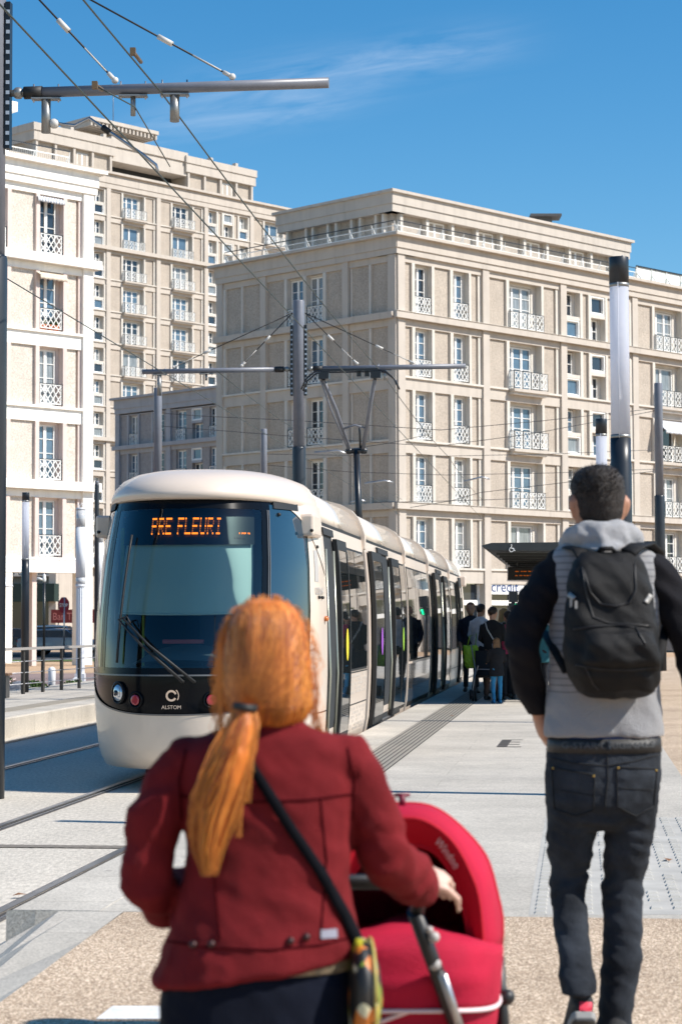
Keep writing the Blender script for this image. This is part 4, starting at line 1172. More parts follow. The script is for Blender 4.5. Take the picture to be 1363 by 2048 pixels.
for sx in (-1, 1): pg.box(sx * .46 - .09, sx * .46 + .09, yh - .14, yh + .14, hz_ - .10, hz_ + .02)
pg.box(.12, .2, yh - .05, yh + .05, hz_ - .06, hz_ + .03); pg.box(.26, .34, yh - .05, yh + .05, hz_ - .06, hz_ + .03)
obj('collector_head', pg, BLACK, pan, world=False)

# ------------------------------------------------------------------ catenary
PERP = V((cos(TA), -sin(TA), 0))
CLAMP = mat('clamp_steel', (.28, .28, .27), .45, .7)
INSU = mat('insulator_pale', (.6, .58, .54), .4)
def mast(c, top, zs, r, label, arms=(), sleeve=5.25, holes=True):
    root = thing('catenary_mast', label, 'mast', (c.x, c.y, zs), group='catenary masts')
    mb = MB(); mb.lathe([(r * 1.22, zs), (r * 1.22, sleeve - .03), (r * 1.15, sleeve), (r, sleeve + .01)], 24, (c.x, c.y, 0)); obj('sleeve', mb, mat('mast_sleeve_black', (.02, .026, .034), .4, var=.1), root)
    mb = MB(); mb.lathe([(r, sleeve - .02), (r, top - .02), (r * .93, top), (.001, top)], 24, (c.x, c.y, 0)); obj('pole', mb, MAST, root)
    for (dirn, ln, za) in arms:
        d = PERP * dirn
        a0 = V((c.x, c.y, za)) + d * (r + .03)
        mb = MB(); mb.bar(a0 + V((0, 0, -.55)), a0 + V((0, 0, .9)), .09, .05, up=PERP)
        pl_ = obj('bracket_plate', mb, BLACK, root)
        h = MB()
        for i in range(14):
            z = -.5 + i * .1; q = a0 + V((0, -.049, z)); h.add([q + V((-.018, 0, -.018)), q + V((.018, 0, -.018)), q + V((.018, 0, .018)), q + V((-.018, 0, .018))], [(0, 1, 2, 3)])
        if holes: obj('hole', h, mat('hole_pale', (.35, .42, .5), .8), pl_)
        mb = MB(); mb.tube([a0, a0 + d * .22], .035, 8, 1); mb.ball(a0 + d * .1, .06, 6, 1); mb.tube([a0 + d * .16, a0 + d * .34], .062, 14, 2)
        mb.tube([a0 + d * .34, a0 + d * ln], .052, 16, 0)
        obj('arm', mb, [MAST, CLAMP, RUBBER], root)
    return root
M1 = at(-20, 1595, 19.8); M2 = at(598.5, 1290, 41.6); 
mast(M1, 8.4, 0, .115, 'dark grey catenary mast at the left picture edge with a long bracket arm', [(1, 3.15, 6.85), (-1, 3.0, 6.85)])
mast(M2, 8.26, 0, .115, 'grey catenary mast with two bracket arms rising behind the tram roof', [(1, 3.25, 6.85), (-1, 3.1, 6.85)])
M3 = at(315, 1290, 57.4); mast(M3, 8.3, 0, .115, 'grey catenary mast without arms standing before the low shaded block', holes=False)
M4 = at(528, 1290, 69.7); mast(M4, 8.3, 0, .11, 'short-looking distant catenary mast showing over the tram roof beside the two-armed mast', holes=False)
M5 = at(1322, 1365, 58.0); mast(M5, 8.46, 0, .118, 'dark-footed catenary mast at the right picture edge behind the man', holes=False)
M6 = at(193, 1290, 62.0)
mast(M6, 6.0, 0, .058, 'dark slim mast behind the white fluted lamps at the corner of the white block', holes=False, sleeve=5.9)

def wire(pts, r, label, group, m=None, name='wire', cat='wire'):
    mb = MB(); mb.tube(pts, r, 5)
    return tag(obj(name, mb, m or mat('wire_green_black', (.035, .05, .045), .5)), label, cat, group)
def cl(off, Y, z): return V((K(Y) + off, Y, z))
def sagline(off, z, sag, ys_): 
    p = []
    for a, b in zip(ys_, ys_[1:]):
        for i in range(8): k = i / 8; p.append(cl(off, a + (b - a) * k, z - sag * 4 * k * (1 - k)))
    p.append(cl(off, ys_[-1], z)); return p
G = 'overhead tram wires'
span_y = [-2, 19.6, 41.4, 63, 85]
wire(sagline(-1.3, 6.05, .0, span_y), .0085, 'contact wire over the near track, touching the pantograph', G)
wire(sagline(-1.22, 6.78, .10, span_y), .009, 'greenish messenger wire held under the near mast arm', G)
wire(sagline(-4.62, 6.15, .0, span_y), .0085, 'contact wire over the empty far track, crossing the white block', G)
for y in (12, 19.6, 27, 34, 41.4, 48):
    pass
def cable(a, b, label, ins=True, r=.010, group='stay cables of the mast arms'):
    root = thing('stay_cable', label, 'cable', a, group=group)
    a, b = V(a), V(b); d = (b - a); n = d.normalized(); Ln = d.length
    mb = MB(); mb.tube([a, b - n * .0], r, 6); obj('strand', mb, RUBBER, root)
    mb = MB()
    mb.tube([b - n * .86, b - n * .70], .028, 8)
    s_ = n.cross(V((0, 0, 1))).normalized() * .022
    mb.tube([b - n * .46 + s_, b - n * .14 + s_], .007, 5); mb.tube([b - n * .46 - s_, b - n * .14 - s_], .007, 5)
    mb.tube([b - n * .12, b], .022, 6); mb.ball(b - n * .02, .035, 5)
    obj('turnbuckle', mb, INSU, root)
def armpt(Mc, s): return V((Mc.x, Mc.y, 6.93)) + PERP * s
def armpx(Mc, px):     # distance along the arm where it crosses that sight line
    p = (px - CX) / F; return (p * Mc.y - Mc.x) / (PERP.x - p * PERP.y)
cable(V((M1.x + .1, M1.y, 8.15)), armpt(M1, armpx(M1, 230)), 'shorter stay cable with pale turnbuckle reaching the near arm')
cable(V((M1.x + .1, M1.y, 8.25)), armpt(M1, armpx(M1, 468)), 'longer stay cable with pale turnbuckle reaching the outer half of the near arm')
for s, px, lb in ((1, 716, 'inner stay cable on the right of the two-armed mast'), (1, 829, 'outer stay cable on the right of the two-armed mast'), (-1, 482, 'inner stay cable on the left of the two-armed mast'), (-1, 345, 'outer stay cable on the left of the two-armed mast')):
    cable(V((M2.x + .13 * s, M2.y, 8.0)), armpt(M2, armpx(M2, px)), lb)
# clamps, droppers and registration arms carried by the arms
def clamp(Mc, px, drop, label, reg=None):
    s = armpx(Mc, px); p = V((Mc.x, Mc.y, 6.85)) + PERP * s
    root = thing('wire_clamp', label, 'clamp', p, group='clamps on the mast arms')
    mb = MB(); b = p
    mb.box(b.x - .14, b.x + .14, b.y - .05, b.y + .05, 6.775, 6.79)
    for q in (-.12, .12): bt = MB(); bt.tube([b + V((q, 0, -.10)), b + V((q, 0, .08))], .008, 6); obj('bolt', bt, STEEL, root)
    mb.tube([b + V((0, 0, -.07)), b + V((0, 0, -drop))], .046 if drop > .3 else .025, 12)
    obj('bracket', mb, CLAMP, root)
    if reg:
        r_ = MB(); q = b + V((.0, 0, -drop + .09)); e = V((K(b.y) - 1.3, b.y, 6.05))
        r_.ball(q + V((.08, 0, 0)), .05, 6, 1)
        pts = [q + V((.1, 0, 0)), q + V((.28, 0, -.02)), q + V((.42, -.01, .05)), q + (e - q) * .85 + V((0, 0, .12)), e + V((-.02, 0, .08)), e]
        r_.tube(pts, .017, 8); r_.tube([pts[2] * .75 + pts[3] * .25, pts[2] * .6 + pts[3] * .4], .03, 8, 2)
        obj('registration_arm', r_, [STEEL, INSU, RUBBER], root)
clamp(M1, 88, .40, 'grey drop bracket near the mast end of the near arm with a thin steady rod', True)
clamp(M1, 264, .26, 'small clamp in the middle of the near arm holding a dropper')
clamp(M1, 348, .33, 'grey drop bracket right of the middle of the near arm holding the messenger wire')
clamp(M2, 318, .5, 'drop bracket on the left arm of the two-armed mast')
clamp(M2, 412, .2, 'small clamp on the left arm of the two-armed mast')
clamp(M2, 770, .26, 'small clamp on the right arm above the pantograph')
def dropper(off, ya, za, yb, zb, lb): wire([cl(off, ya, za), cl(-1.3 if off > -3 else -4.62, yb, zb)], .007, lb, G)
wire([at(192, 172, 18.3), at(270, 214, 19.5), at(340, 333, 22.6)], .007, 'thin bridle wire between the near arm clamp and the contact wire', G)
for px, py, px2, py2 in ((190, 170, 205, 180), (266, 103, 282, 124)):
    mb = MB(); a, b = at(px, py, 18.3), at(px2, py2, 18.8); mb.tube([a, b], .02, 6); mb.box(a.x - .025, a.x + .025, a.y - .03, a.y + .03, a.z - .035, a.z + .03); tag(obj('wire_clamp', mb, mat('clamp_bronze', (.2, .13, .07), .5, .6)), 'bronze joint clamp on the %s above the white block' % ('contact wire' if px < 200 else 'messenger wire'), 'clamp', 'joint clamps on the wires')
# cross spans between the outer masts, seen over the tram
SP = 'thin span wires across the tracks'
def span(pxs, Y, lb, r=.009):
    pts = [at(x, y, yy) for (x, y, yy) in pxs]; wire(pts, r, lb, SP, mat('wire_dark', (.03, .03, .033), .5), 'span_wire')
span([(318, 826, 57.4), (400, 832, 57.5), (590, 841, 57.6), (880, 860, 57.8), (1080, 842, 57.9), (1318, 816, 58)], 57, 'upper span wire from the armless mast to the dark-footed mast')
span([(318, 852, 57.4), (400, 858, 57.5), (590, 873, 57.6), (870, 893, 57.8), (1060, 868, 57.9), (1318, 820, 58)], 57, 'lower span wire from the armless mast to the dark-footed mast')
span([(532, 908, 69.7), (700, 911, 69.8), (900, 912, 70), (1100, 908, 70), (1400, 896, 70)], 70, 'span wire level with the foot of the pantograph fork')
span([(532, 930, 69.7), (700, 944, 69.8), (890, 950, 70), (1100, 946, 70), (1400, 935, 70)], 70, 'span wire just over the tram roof behind the pantograph mast')
span([(820, 1015, 64), (900, 1002, 64), (960, 985, 64), (1170, 960, 64), (1400, 930, 64)], 64, 'slack wire rising to the right before the first residential storey')
span([(690, 900, 60), (785, 885, 60), (860, 868, 60)], 60, 'short steady wire behind the pantograph fork')
span([(745, 1005, 62), (850, 1003, 62), (960, 1000, 62), (1120, 994, 62)], 62, 'lowest span wire close over the tram roof line')
wire(sagline(-4.55, 6.80, .12, [41.4, 63, 85]), .008, 'messenger wire over the far track beyond the two-armed mast', G)
def steady(px0, py0, px1, py1, Y, lb):
    mb = MB(); a, b, c = at(px0, py0, Y), at((px0 * .3 + px1 * .7), min(py0, py1) - 4, Y), at(px1, py1, Y); mb.tube([a, b, c], .03, 6)
    tag(obj('steady_rod', mb, STEEL), lb, 'rod', 'pale steady rods on the far wires')
steady(628, 905, 695, 908, 60, 'pale steady rod left of the pantograph fork foot')
steady(728, 967, 785, 965, 62, 'pale steady rod right of the pantograph mast')
steady(926, 963, 978, 958, 64, 'pale steady rod before the second window column of the block')
steady(700, 1005, 730, 1003, 64, 'pale steady rod just above the tram roof')

# ------------------------------------------------------------------ lamps
LAMPW = mat('lamp_diffuser_white', (.66, .67, .72), .6, coat=.0, spec=.2)
_t = LAMPW.node_tree; _n = _t.nodes; _tr = _n.new('ShaderNodeBsdfTranslucent'); _tr.inputs[0].default_value = (.80, .82, .88, 1); _mx = _n.new('ShaderNodeMixShader'); _mx.inputs[0].default_value = .55
_t.links.new(_n['Principled BSDF'].outputs[0], _mx.inputs[1]); _t.links.new(_tr.outputs[0], _mx.inputs[2]); _t.links.new(_mx.outputs[0], _n['Material Output'].inputs[0])
def lamp(px, Y, yt, ycap, ytube, label, zb=PZ, r=.0815):
    c = at(px, yt, Y); c.z = 0
    zt, zc, zu = [at(px, y, Y).z for y in (yt, ycap, ytube)]
    root = thing('street_lamp', label, 'lamp', (c.x, c.y, zb), group='black and white column lamps')
    mb = MB(); mb.lathe([(r * 1.05, zb), (r * 1.05, zu - .20), (r * 1.0, zu - .19), (r * 1.0, zu)], 28, c); obj('column', mb, mat('lamp_black', (.014, .018, .024), .38), root)
    mb = MB(); mb.lathe([(r * .93, zu), (r * .93, zc)], 28, c); mb.tube([c + V((-.25 * r, -r * .95, zu)), c + V((-.25 * r, -r * .95, zc))], .004, 5); obj('diffuser', mb, LAMPW, root)
    mb = MB(); mb.lathe([(r * .97, zc), (r * .97, zt - .004), (r * .94, zt), (.001, zt)], 28, c); obj('cap', mb, mat('lamp_black', (.014, .018, .024), .38), root)
    mb = MB(); mb.lathe([(r * .965, zc - .03), (r * .965, zc + .001)], 28, c); mb.lathe([(r * .965, zu), (r * .965, zu + .03)], 28, c)
    mb.ball(c + V((.3 * r, -.5 * r, zt)), .012, 5)
    obj('collar', mb, CLAMP, root)
lamp(1236, 16.3, 515, 567, 877, 'tall black lamp column with a long white diffuser beside the man')
lamp(1201, 28.1, 838, 868, 1060, 'smaller looking column lamp half hidden behind the man and the tall lamp')
lamp(52, 41.5, 985, 1001, 1120, 'black column lamp with white diffuser on the far platform, before the arcade', r=.077)
LW = mat('lamp_white_enamel', (.72, .73, .75), .35)
CLR = mat('lamp_clear_grey', (.50, .50, .50), .1, coat=1)
def white_lamp(px, Y, yt, k, label):
    c = at(px, yt, Y); zt = c.z; c.z = 0; r = .135
    root = thing('street_lamp', label, 'lamp', c, group='white fluted lamps')
    h = zt
    mb = MB(); mb.lathe([(r, zt - .05), (r, zt), (.001, zt + .01)], 20, c); m3 = MB(); m3.lathe([(r * .8, zt - 2.14), (r * 1.02, zt - 2.1), (r * 1.02, zt - 2.06)], 20, c)
    obj('collar', m3, LW, root)
    for a in range(5): mb.tube([c + V((.08 * cos(a), .08 * sin(a), zt)), c + V((.1 * cos(a * 1.3), .1 * sin(a), zt + .14))], .006, 4)
    obj('cap', mb, LW, root)
    mb = MB(); mb.lathe([(r * .95, zt - .52), (r * .95, zt - .05)], 20, c); obj('clear_section', mb, CLR, root); mb = MB(); mb.lathe([(r * .95, zt - 2.06), (r * .95, zt - 1.86)], 20, c); obj('clear_section', mb, CLR, root)
    mb = MB(); mb.lathe([(r, zt - 1.86), (r, zt - .52)], 20, c); obj('diffuser', mb, LW, root)
    mb = MB(); n = 48
    mb.loft([[c + V(((.115 if j % 4 < 2 else .10) * cos(2 * pi * j / n), (.115 if j % 4 < 2 else .10) * sin(2 * pi * j / n), z)) for j in range(n)] for z in (.35, zt - 2.14)], 0, True, False)
    mb.box(c.x - .13, c.x + .13, c.y - .13, c.y + .13, 0, .35); obj('column', mb, LW, root)
white_lamp(162, 55, 1016, 1, 'white fluted lamp with clear glass head before the right arcade pillar')
white_lamp(199, 63, 1052, 1, 'white fluted lamp partly hidden behind the left flank of the tram')
# ------------------------------------------------------------------ people
from mathutils.bvhtree import BVHTree
def fuse(name, mb, mats, parent, voxel=.008, smooth=4, disp=None, sub=False, fac=.5):
    """union of closed lofts into one smooth skin (voxel remesh), then folds pushed along the normals"""
    me = mb.mesh(name + '_raw', mats)
    o = bpy.data.objects.new(name + '_raw', me); COL.objects.link(o)
    r = o.modifiers.new('r', 'REMESH'); r.mode = 'VOXEL'; r.voxel_size = voxel; r.use_smooth_shade = True
    s = o.modifiers.new('s', 'SMOOTH'); s.iterations = smooth; s.factor = fac
    dg = bpy.context.evaluated_depsgraph_get(); dg.update()
    out_ = bpy.data.meshes.new_from_object(o.evaluated_get(dg)); bpy.data.objects.remove(o)
    out_.name = name
    if disp:
        vs = out_.vertices; co = [v.co.copy() for v in vs]; no = [v.normal.copy() for v in vs]
        for v, c, n in zip(vs, co, no): v.co = c + n * disp(c, n)
    tree = BVHTree.FromPolygons([v.co.copy() for v in out_.vertices], [tuple(p.vertices) for p in out_.polygons])
    off = base(parent)
    for v in out_.vertices: v.co -= off
    for p in out_.polygons: p.use_smooth = True
    out_.materials.clear()
    for x in (mats if isinstance(mats, (list, tuple)) else [mats]): out_.materials.append(x)
    out_.update()
    ob = link(name, out_, parent)
    return ob, tree
def onto(tree, px, py, off=.003):
    d = ray(px, py).normalized(); h = tree.ray_cast(CAM, d)
    if h[0] is None: return None
    n = h[1]
    if n.dot(d) > 0: n = -n
    return h[0] + n * off
def path_on(tree, pts, off=.003, n=14):
    out_ = []
    for (a, b) in zip(pts, pts[1:]):
        for i in range(n): k = i / n; q = onto(tree, a[0] + (b[0] - a[0]) * k, a[1] + (b[1] - a[1]) * k, off); out_.append(q)
    out_.append(onto(tree, *pts[-1], off)); return [q for q in out_ if q is not None]
def patch_on(tree, quad, off=.003, nu=8, nv=8):
    """cloth patch lying on a surface; quad of photo points TL, TR, BR, BL"""
    g_ = []
    for j in range(nv + 1):
        for i in range(nu + 1):
            u, v = i / nu, j / nv
            x = (quad[0][0] * (1 - u) + quad[1][0] * u) * (1 - v) + (quad[3][0] * (1 - u) + quad[2][0] * u) * v
            y = (quad[0][1] * (1 - u) + quad[1][1] * u) * (1 - v) + (quad[3][1] * (1 - u) + quad[2][1] * u) * v
            g_.append(onto(tree, x, y, off))
    if any(q is None for q in g_): return None
    m_ = MB(); m_.add(g_, [(j * (nu + 1) + i, j * (nu + 1) + i + 1, (j + 1) * (nu + 1) + i + 1, (j + 1) * (nu + 1) + i) for j in range(nv) for i in range(nu)], 0, True)
    return m_
def band_on(tree, pts, wpx, off=.006, th=.004, n=10):
    """strap: flat band following a surface; pts photo points, wpx width in photo pixels"""
    m_ = MB(); L_ = []
    dense = []
    for (a, b) in zip(pts, pts[1:]):
        for i in range(n): k = i / n; dense.append((a[0] + (b[0] - a[0]) * k, a[1] + (b[1] - a[1]) * k))
    dense.append(pts[-1]); rings = []
    for i, (x, y) in enumerate(dense):
        a = dense[max(0, i - 1)]; b = dense[min(len(dense) - 1, i + 1)]
        dx, dy = b[0] - a[0], b[1] - a[1]; l_ = math.hypot(dx, dy); nx, ny = -dy / l_ * wpx / 2, dx / l_ * wpx / 2
        p, q = onto(tree, x + nx, y + ny, off), onto(tree, x - nx, y - ny, off)
        if p is None or q is None: continue
        up = V((0, -1, .1)).normalized() * th
        rings.append([p, q, q + up, p + up])
    if len(rings) > 1: m_.loft(rings, 0, True, True)
    return m_
def oval(c, rx, ry, n=28, e=2.3, tilt=0.0):
    r = []
    for j in range(n):
        a = 2 * pi * j / n; ca, sa = cos(a), sin(a)
        r.append(V((c[0] + rx * math.copysign(abs(ca) ** (2 / e), ca), c[1] + ry * math.copysign(abs(sa) ** (2 / e), sa), c[2] + tilt * rx * ca)))
    return r
def fbm(p, s, seed=0): return noise.fractal(V((p.x * s + seed * 7.3, p.y * s, p.z * s)), 1.0, 2.0, 3)
def pxrings(rows, Y, dy=0):
    """rows (py, xl, xr, half depth[, dy]) -> rings at distance Y"""
    out_ = []
    for r in rows:
        py, xl, xr, dp = r[:4]; yy = Y + (r[4] if len(r) > 4 else 0)
        a, b = at(xl, py, yy), at(xr, py, yy); c = (a + b) / 2
        out_.append(oval((c.x, c.y, c.z), (b.x - a.x) / 2, dp))
    return out_
SKIN = mat('skin_tone', (.50, .27, .18), .5, var=.06, vscale=20, bump=.05, bscale=300)
SKIN_M = mat('skin_olive', (.40, .20, .125), .5, var=.06, vscale=20)
def head_mesh(mb, c, h, yaw=0.0, pitch=0.0, ears=True):
    """head of height h, centred on c, facing +Y for yaw 0: lofted skull with brow, nose, lips, chin and ears"""
    rot = Matrix.Rotation(yaw, 3, 'Z') @ Matrix.Rotation(pitch, 3, 'X')
    t = MB()
    rows = [(-.5, .10, .20, .02), (-.46, .20, .27, .06), (-.38, .27, .32, .14), (-.28, .31, .335, .24), (-.15, .335, .345, .33), (0, .345, .36, .385), (.12, .35, .37, .40), (.25, .34, .37, .39), (.36, .30, .33, .34), (.44, .23, .25, .26), (.485, .13, .14, .15), (.5, .03, .03, .03)]
    rings = []
    for z, wx, f_, b_ in rows:
        r = []
        for j in range(24):
            a = 2 * pi * j / 24; y = sin(a); r.append(V((wx * cos(a), (f_ if y > 0 else b_) * y, z)))
        rings.append(r)
    t.loft(rings)
    t.tube([(0, .33, .02), (0, .39, -.08), (0, .42, -.15), (0, .35, -.19)], [.03, .04, .055, .03], 8)       # nose
    t.ball((0, .325, -.29), (.11, .05, .025), 6); t.ball((0, .32, -.325), (.10, .05, .03), 6); t.ball((0, .28, -.43), (.12, .08, .07), 6)
    t.ball((-.13, .31, .05), (.09, .05, .025), 6); t.ball((.13, .31, .05), (.09, .05, .025), 6)
    if ears:
        for s in (-1, 1):
            t.tube([(s * .34, -.02, -.20), (s * .385, -.07, -.10), (s * .40, -.10, .02), (s * .375, -.06, .08), (s * .35, .0, .04)], [.035, .045, .05, .05, .03], 8)
    mb.add([V(c) + rot @ (v * h) for v in t.v], t.f)
    return rot
def eyes(parent, c, h, rot, dark=(.02, .012, .008)):
    m_ = MB()
    for s in (-1, 1): m_.ball(V(c) + rot @ (V((s * .13, .305, .0)) * h), .042 * h, 6)
    obj('eyes', m_, mat('eye_dark', dark, .1), parent)
def hand_mesh(mb, wrist, fwd, palm_n, size=.185, curl=.5, thumb=1):
    """hand with palm, four bent fingers and a thumb; palm_n points out of the palm"""
    f_ = V(fwd).normalized(); n_ = V(palm_n); n_ = (n_ - f_ * n_.dot(f_)).normalized(); s_ = f_.cross(n_) * thumb
    w = V(wrist); S = size
    mb.tube([w, w + f_ * S * .12, w + f_ * S * .30, w + f_ * S * .5], [(S * .16, S * .12), (S * .19, S * .12), (S * .235, S * .11), (S * .225, S * .085)], 12, side=s_)
    for i, (o_, ln) in enumerate(((.165, .42), (.055, .47), (-.055, .44), (-.16, .34))):
        p = w + f_ * S * .46 + s_ * S * o_; pts = [p]; d = f_.copy(); l_ = ln * S
        for k, seg in enumerate((.42, .32, .26)):
            ang = curl * (.55 + .35 * k); d = (d * cos(ang) + n_ * sin(ang)).normalized() if k or curl > .3 else (d * cos(ang * .6) + n_ * sin(ang * .6)).normalized()
            pts.append(pts[-1] + d * l_ * seg)
        mb.tube(pts, [S * .052, S * .05, S * .046, S * .036], 8)
    p = w + f_ * S * .14 + s_ * S * .17
    mb.tube([p, p + (f_ * .6 + s_ * .8) * S * .16, p + (f_ * .9 + s_ * .75 + n_ * .5) * S * .30, p + (f_ * 1.1 + s_ * .45 + n_ * .8 * curl) * S * .40], [S * .075, S * .066, S * .056, S * .042], 8)

# ================= young man with the backpack ==================================================
MY = 6.65
mfeet = at(1205, 2088, MY)
man = thing('person', 'young man seen from behind in grey vest with black sleeves, dark jeans and sneakers, walking', 'person', (mfeet.x, MY, PZ))
def mpx(px, py, dy=0): return at(px, py, MY + dy)
KNIT = mat('knit_grey', (.29, .29, .30), .95, var=.05, vscale=4, bump=.5, bscale=240, sheen=.3)
# thin dark stripes of the knit: horizontal bands in the wool itself
_t = KNIT.node_tree; _n = _t.nodes; _l = _t.links.new; _b = _n['Principled BSDF']; _s = _b.inputs['Base Color'].links[0].from_socket
_tc = _n.new('ShaderNodeTexCoord'); _w = _n.new('ShaderNodeTexWave'); _w.bands_direction = 'Z'; _w.inputs['Scale'].default_value = 14.5; _w.inputs['Distortion'].default_value = .5; _w.inputs['Detail'].default_value = 1
_rr = _n.new('ShaderNodeValToRGB'); _rr.color_ramp.elements[0].color = (.55, .55, .58, 1); _rr.color_ramp.elements[0].position = .06; _rr.color_ramp.elements[1].position = .22
_sx = _n.new('ShaderNodeSeparateXYZ'); _mr = _n.new('ShaderNodeMapRange'); _mr.inputs[1].default_value = 1.135; _mr.inputs[2].default_value = 1.15
_l(_tc.outputs['Object'], _sx.inputs[0]); _l(_sx.outputs[2], _mr.inputs[0])
_mm = _n.new('ShaderNodeMix'); _mm.data_type = 'RGBA'; _mm.blend_type = 'MULTIPLY'
_l(_tc.outputs['Object'], _w.inputs['Vector']); _l(_w.outputs[0], _rr.inputs[0]); _l(_mr.outputs[0], _mm.inputs[0]); _l(_s, _mm.inputs[6]); _l(_rr.outputs[0], _mm.inputs[7]); _l(_mm.outputs[2], _b.inputs['Base Color'])
SLEEVE = mat('sweatshirt_black', (.008, .0075, .010), .9, bump=.3, bscale=200, spec=.2)
DENIMB = mat('denim_black', (.009, .011, .015), .85, var=.3, vscale=5.5, bump=.5, bscale=260, spec=.2, col2=(.032, .038, .048))
HAIRK = mat('hair_dark', (.016, .010, .007), .6, bump=.5, bscale=160, var=.5, vscale=60)

mb = MB(); hc = mpx(1194, 1008); HH = .238
mrot = head_mesh(mb, hc, HH, yaw=R(10), pitch=R(-6))
nb_ = mpx(1200, 1110, .02); mb.tube([hc + V((.0, -.005, -.05)), hc + V((.004, -.01, -.10)), nb_], [(.058, .062), (.058, .062), (.075, .07)], 16, side=(1, 0, 0))
mb.loft(pxrings([(1100, 1130, 1270, .07), (1150, 1110, 1300, .09), (1300, 1110, 1300, .10), (1480, 1105, 1308, .10), (1560, 1100, 1310, .10)], MY))
for (sh, el, wr) in (((1128, 1150, .0), (1040, 1290, -.05), (1078, 1428, .05)), ((1294, 1150, 0), (1388, 1320, -.04), (1402, 1440, .06))):
    a, b, c = mpx(*sh), mpx(*el), mpx(*wr); mb.tube([a, b, (b + c) / 2, c], [.034, .034, .034, .028], 10)
wl = mpx(1076, 1424, .05); hand_mesh(mb, wl, mpx(1094, 1500, .09) - wl, (1, .3, 0), .185, .35, -1)
wr_ = mpx(1402, 1440, .06); hand_mesh(mb, wr_, (0, .25, -1), (-1, .2, 0), .185, .5, 1)
for (hp, kn, md, an) in (((1150, 1600, 0), (1137, 1752, .05), (1144, 1880, -.04), (1158, 1990, -.14)), ((1258, 1600, 0), (1245, 1756, .035), (1243, 1900, .02), (1228, 2050, .0))):
    mb.tube([mpx(*hp), mpx(*kn), mpx(*md), mpx(*an)], [.05, .036, .03, .028], 10)
body, _ = fuse('body', mb, SKIN_M, man, .009, 2)
eyes(body, hc, HH, mrot)
# hair: short crop, a shell over the skull with clumps
mb = MB(); t = MB()
rows = [(-.36, .18, .0, .25), (-.27, .28, .0, .32), (-.16, .335, .0, .375), (-.02, .352, .02, .42), (.10, .372, .10, .44), (.2, .378, .24, .445), (.32, .355, .33, .41), (.42, .30, .29, .34), (.50, .20, .2, .22), (.535, .06, .06, .07)]
for z, wx, f_, b_ in rows: pass
t.loft([[V((wx * cos(2 * pi * j / 24), (f_ if sin(2 * pi * j / 24) > 0 else b_) * sin(2 * pi * j / 24), z)) for j in range(24)] for z, wx, f_, b_ in rows])
mb.add([hc + mrot @ (v * HH) for v in t.v], t.f)
hair, htree = fuse('hair', mb, HAIRK, man, .006, 3, lambda c, n: .002 * fbm(c, 45) + (.004 * abs(fbm(c, 28, 2)) if c.z > hc.z + .05 else 0))
# tufts: many short hairs standing out of the crop
mb = MB(); rr_ = random.Random(4)
for i in range(1500):
    x, y = rr_.uniform(1140, 1246), rr_.uniform(928, 1046); d = ray(x, y).normalized(); h = htree.ray_cast(CAM, d)
    if h[0] is None: continue
    n_ = h[1] if h[1].dot(d) < 0 else -h[1]; tz = V((rr_.gauss(0, .35), rr_.gauss(0, .35), rr_.gauss(-.3 if h[0].z < hc.z else .1, .3)))
    ln = .009 if h[0].z < hc.z + .03 else .016
    a = h[0] - n_ * .002; b = a + (n_ + tz).normalized() * ln; s_ = n_.cross(V((rr_.gauss(0, 1), rr_.gauss(0, 1), 1))).normalized() * .0013
    mb.add([a - s_, a + s_, b], [(0, 1, 2)])
obj('hair_tuft', mb, HAIRK, hair, fix=False)['kind'] = 'stuff'

def folds(c, amp, s, seed=0, zs=1.0): return amp * noise.noise(V((c.x * s * .6 + seed, c.y * s * .6, c.z * s * zs + .7 * c.x * s)))
mb = MB(); mb.loft(pxrings([(1068, 1150, 1246, .065), (1088, 1122, 1282, .085), (1106, 1098, 1310, .10), (1135, 1090, 1320, .115), (1200, 1094, 1318, .128), (1290, 1098, 1316, .13), (1370, 1095, 1318, .125), (1420, 1090, 1322, .125), (1452, 1086, 1325, .132), (1472, 1085, 1326, .132)], MY))
vest, vtree = fuse('knit_vest', mb, KNIT, man, .009, 4, lambda c, n: folds(c, .006, 14) + folds(c, .003, 34, 3))
mb = MB()
# hood lying on the shoulders, a thick folded roll with a pointed drop
hr = [(1128, 1092, .05), (1142, 1074, -.02), (1165, 1068, -.08), (1200, 1070, -.105), (1238, 1066, -.08), (1264, 1072, -.02), (1276, 1086, .05)]
mb.tube([mpx(*p) for p in hr], [(.022, .03), (.028, .038), (.03, .044), (.032, .048), (.03, .044), (.028, .038), (.022, .03)], 14)
mb.loft([[mpx(x, y, d_) for x, y, d_ in rng] for rng in (
    [(1130, 1085, -.03), (1165, 1075, -.09), (1205, 1073, -.12), (1245, 1075, -.09), (1272, 1082, -.03), (1245, 1082, .0), (1205, 1084, .0), (1165, 1082, .0)],
    [(1146, 1098, -.07), (1175, 1095, -.13), (1207, 1096, -.15), (1238, 1094, -.13), (1262, 1096, -.07), (1240, 1096, -.03), (1207, 1098, -.03), (1175, 1096, -.03)],
    [(1190, 1110, -.12), (1200, 1110, -.15), (1208, 1111, -.16), (1217, 1110, -.15), (1226, 1109, -.12), (1216, 1109, -.09), (1208, 1110, -.09), (1200, 1109, -.09)])])
mb.tube([mpx(1160, 1062, .05), mpx(1166, 1056, -.04), mpx(1200, 1053, -.075), mpx(1236, 1054, -.04), mpx(1244, 1060, .05)], [.014, .018, .02, .018, .014], 10)
HOODM = mat('knit_grey_hood', (.34, .34, .35), .95, var=.1, vscale=20, bump=.5, bscale=240, sheen=.3)
fuse('hood', mb, HOODM, man, .007, 3, lambda c, n: folds(c, .008, 26, 5) + .003 * fbm(c, 30))
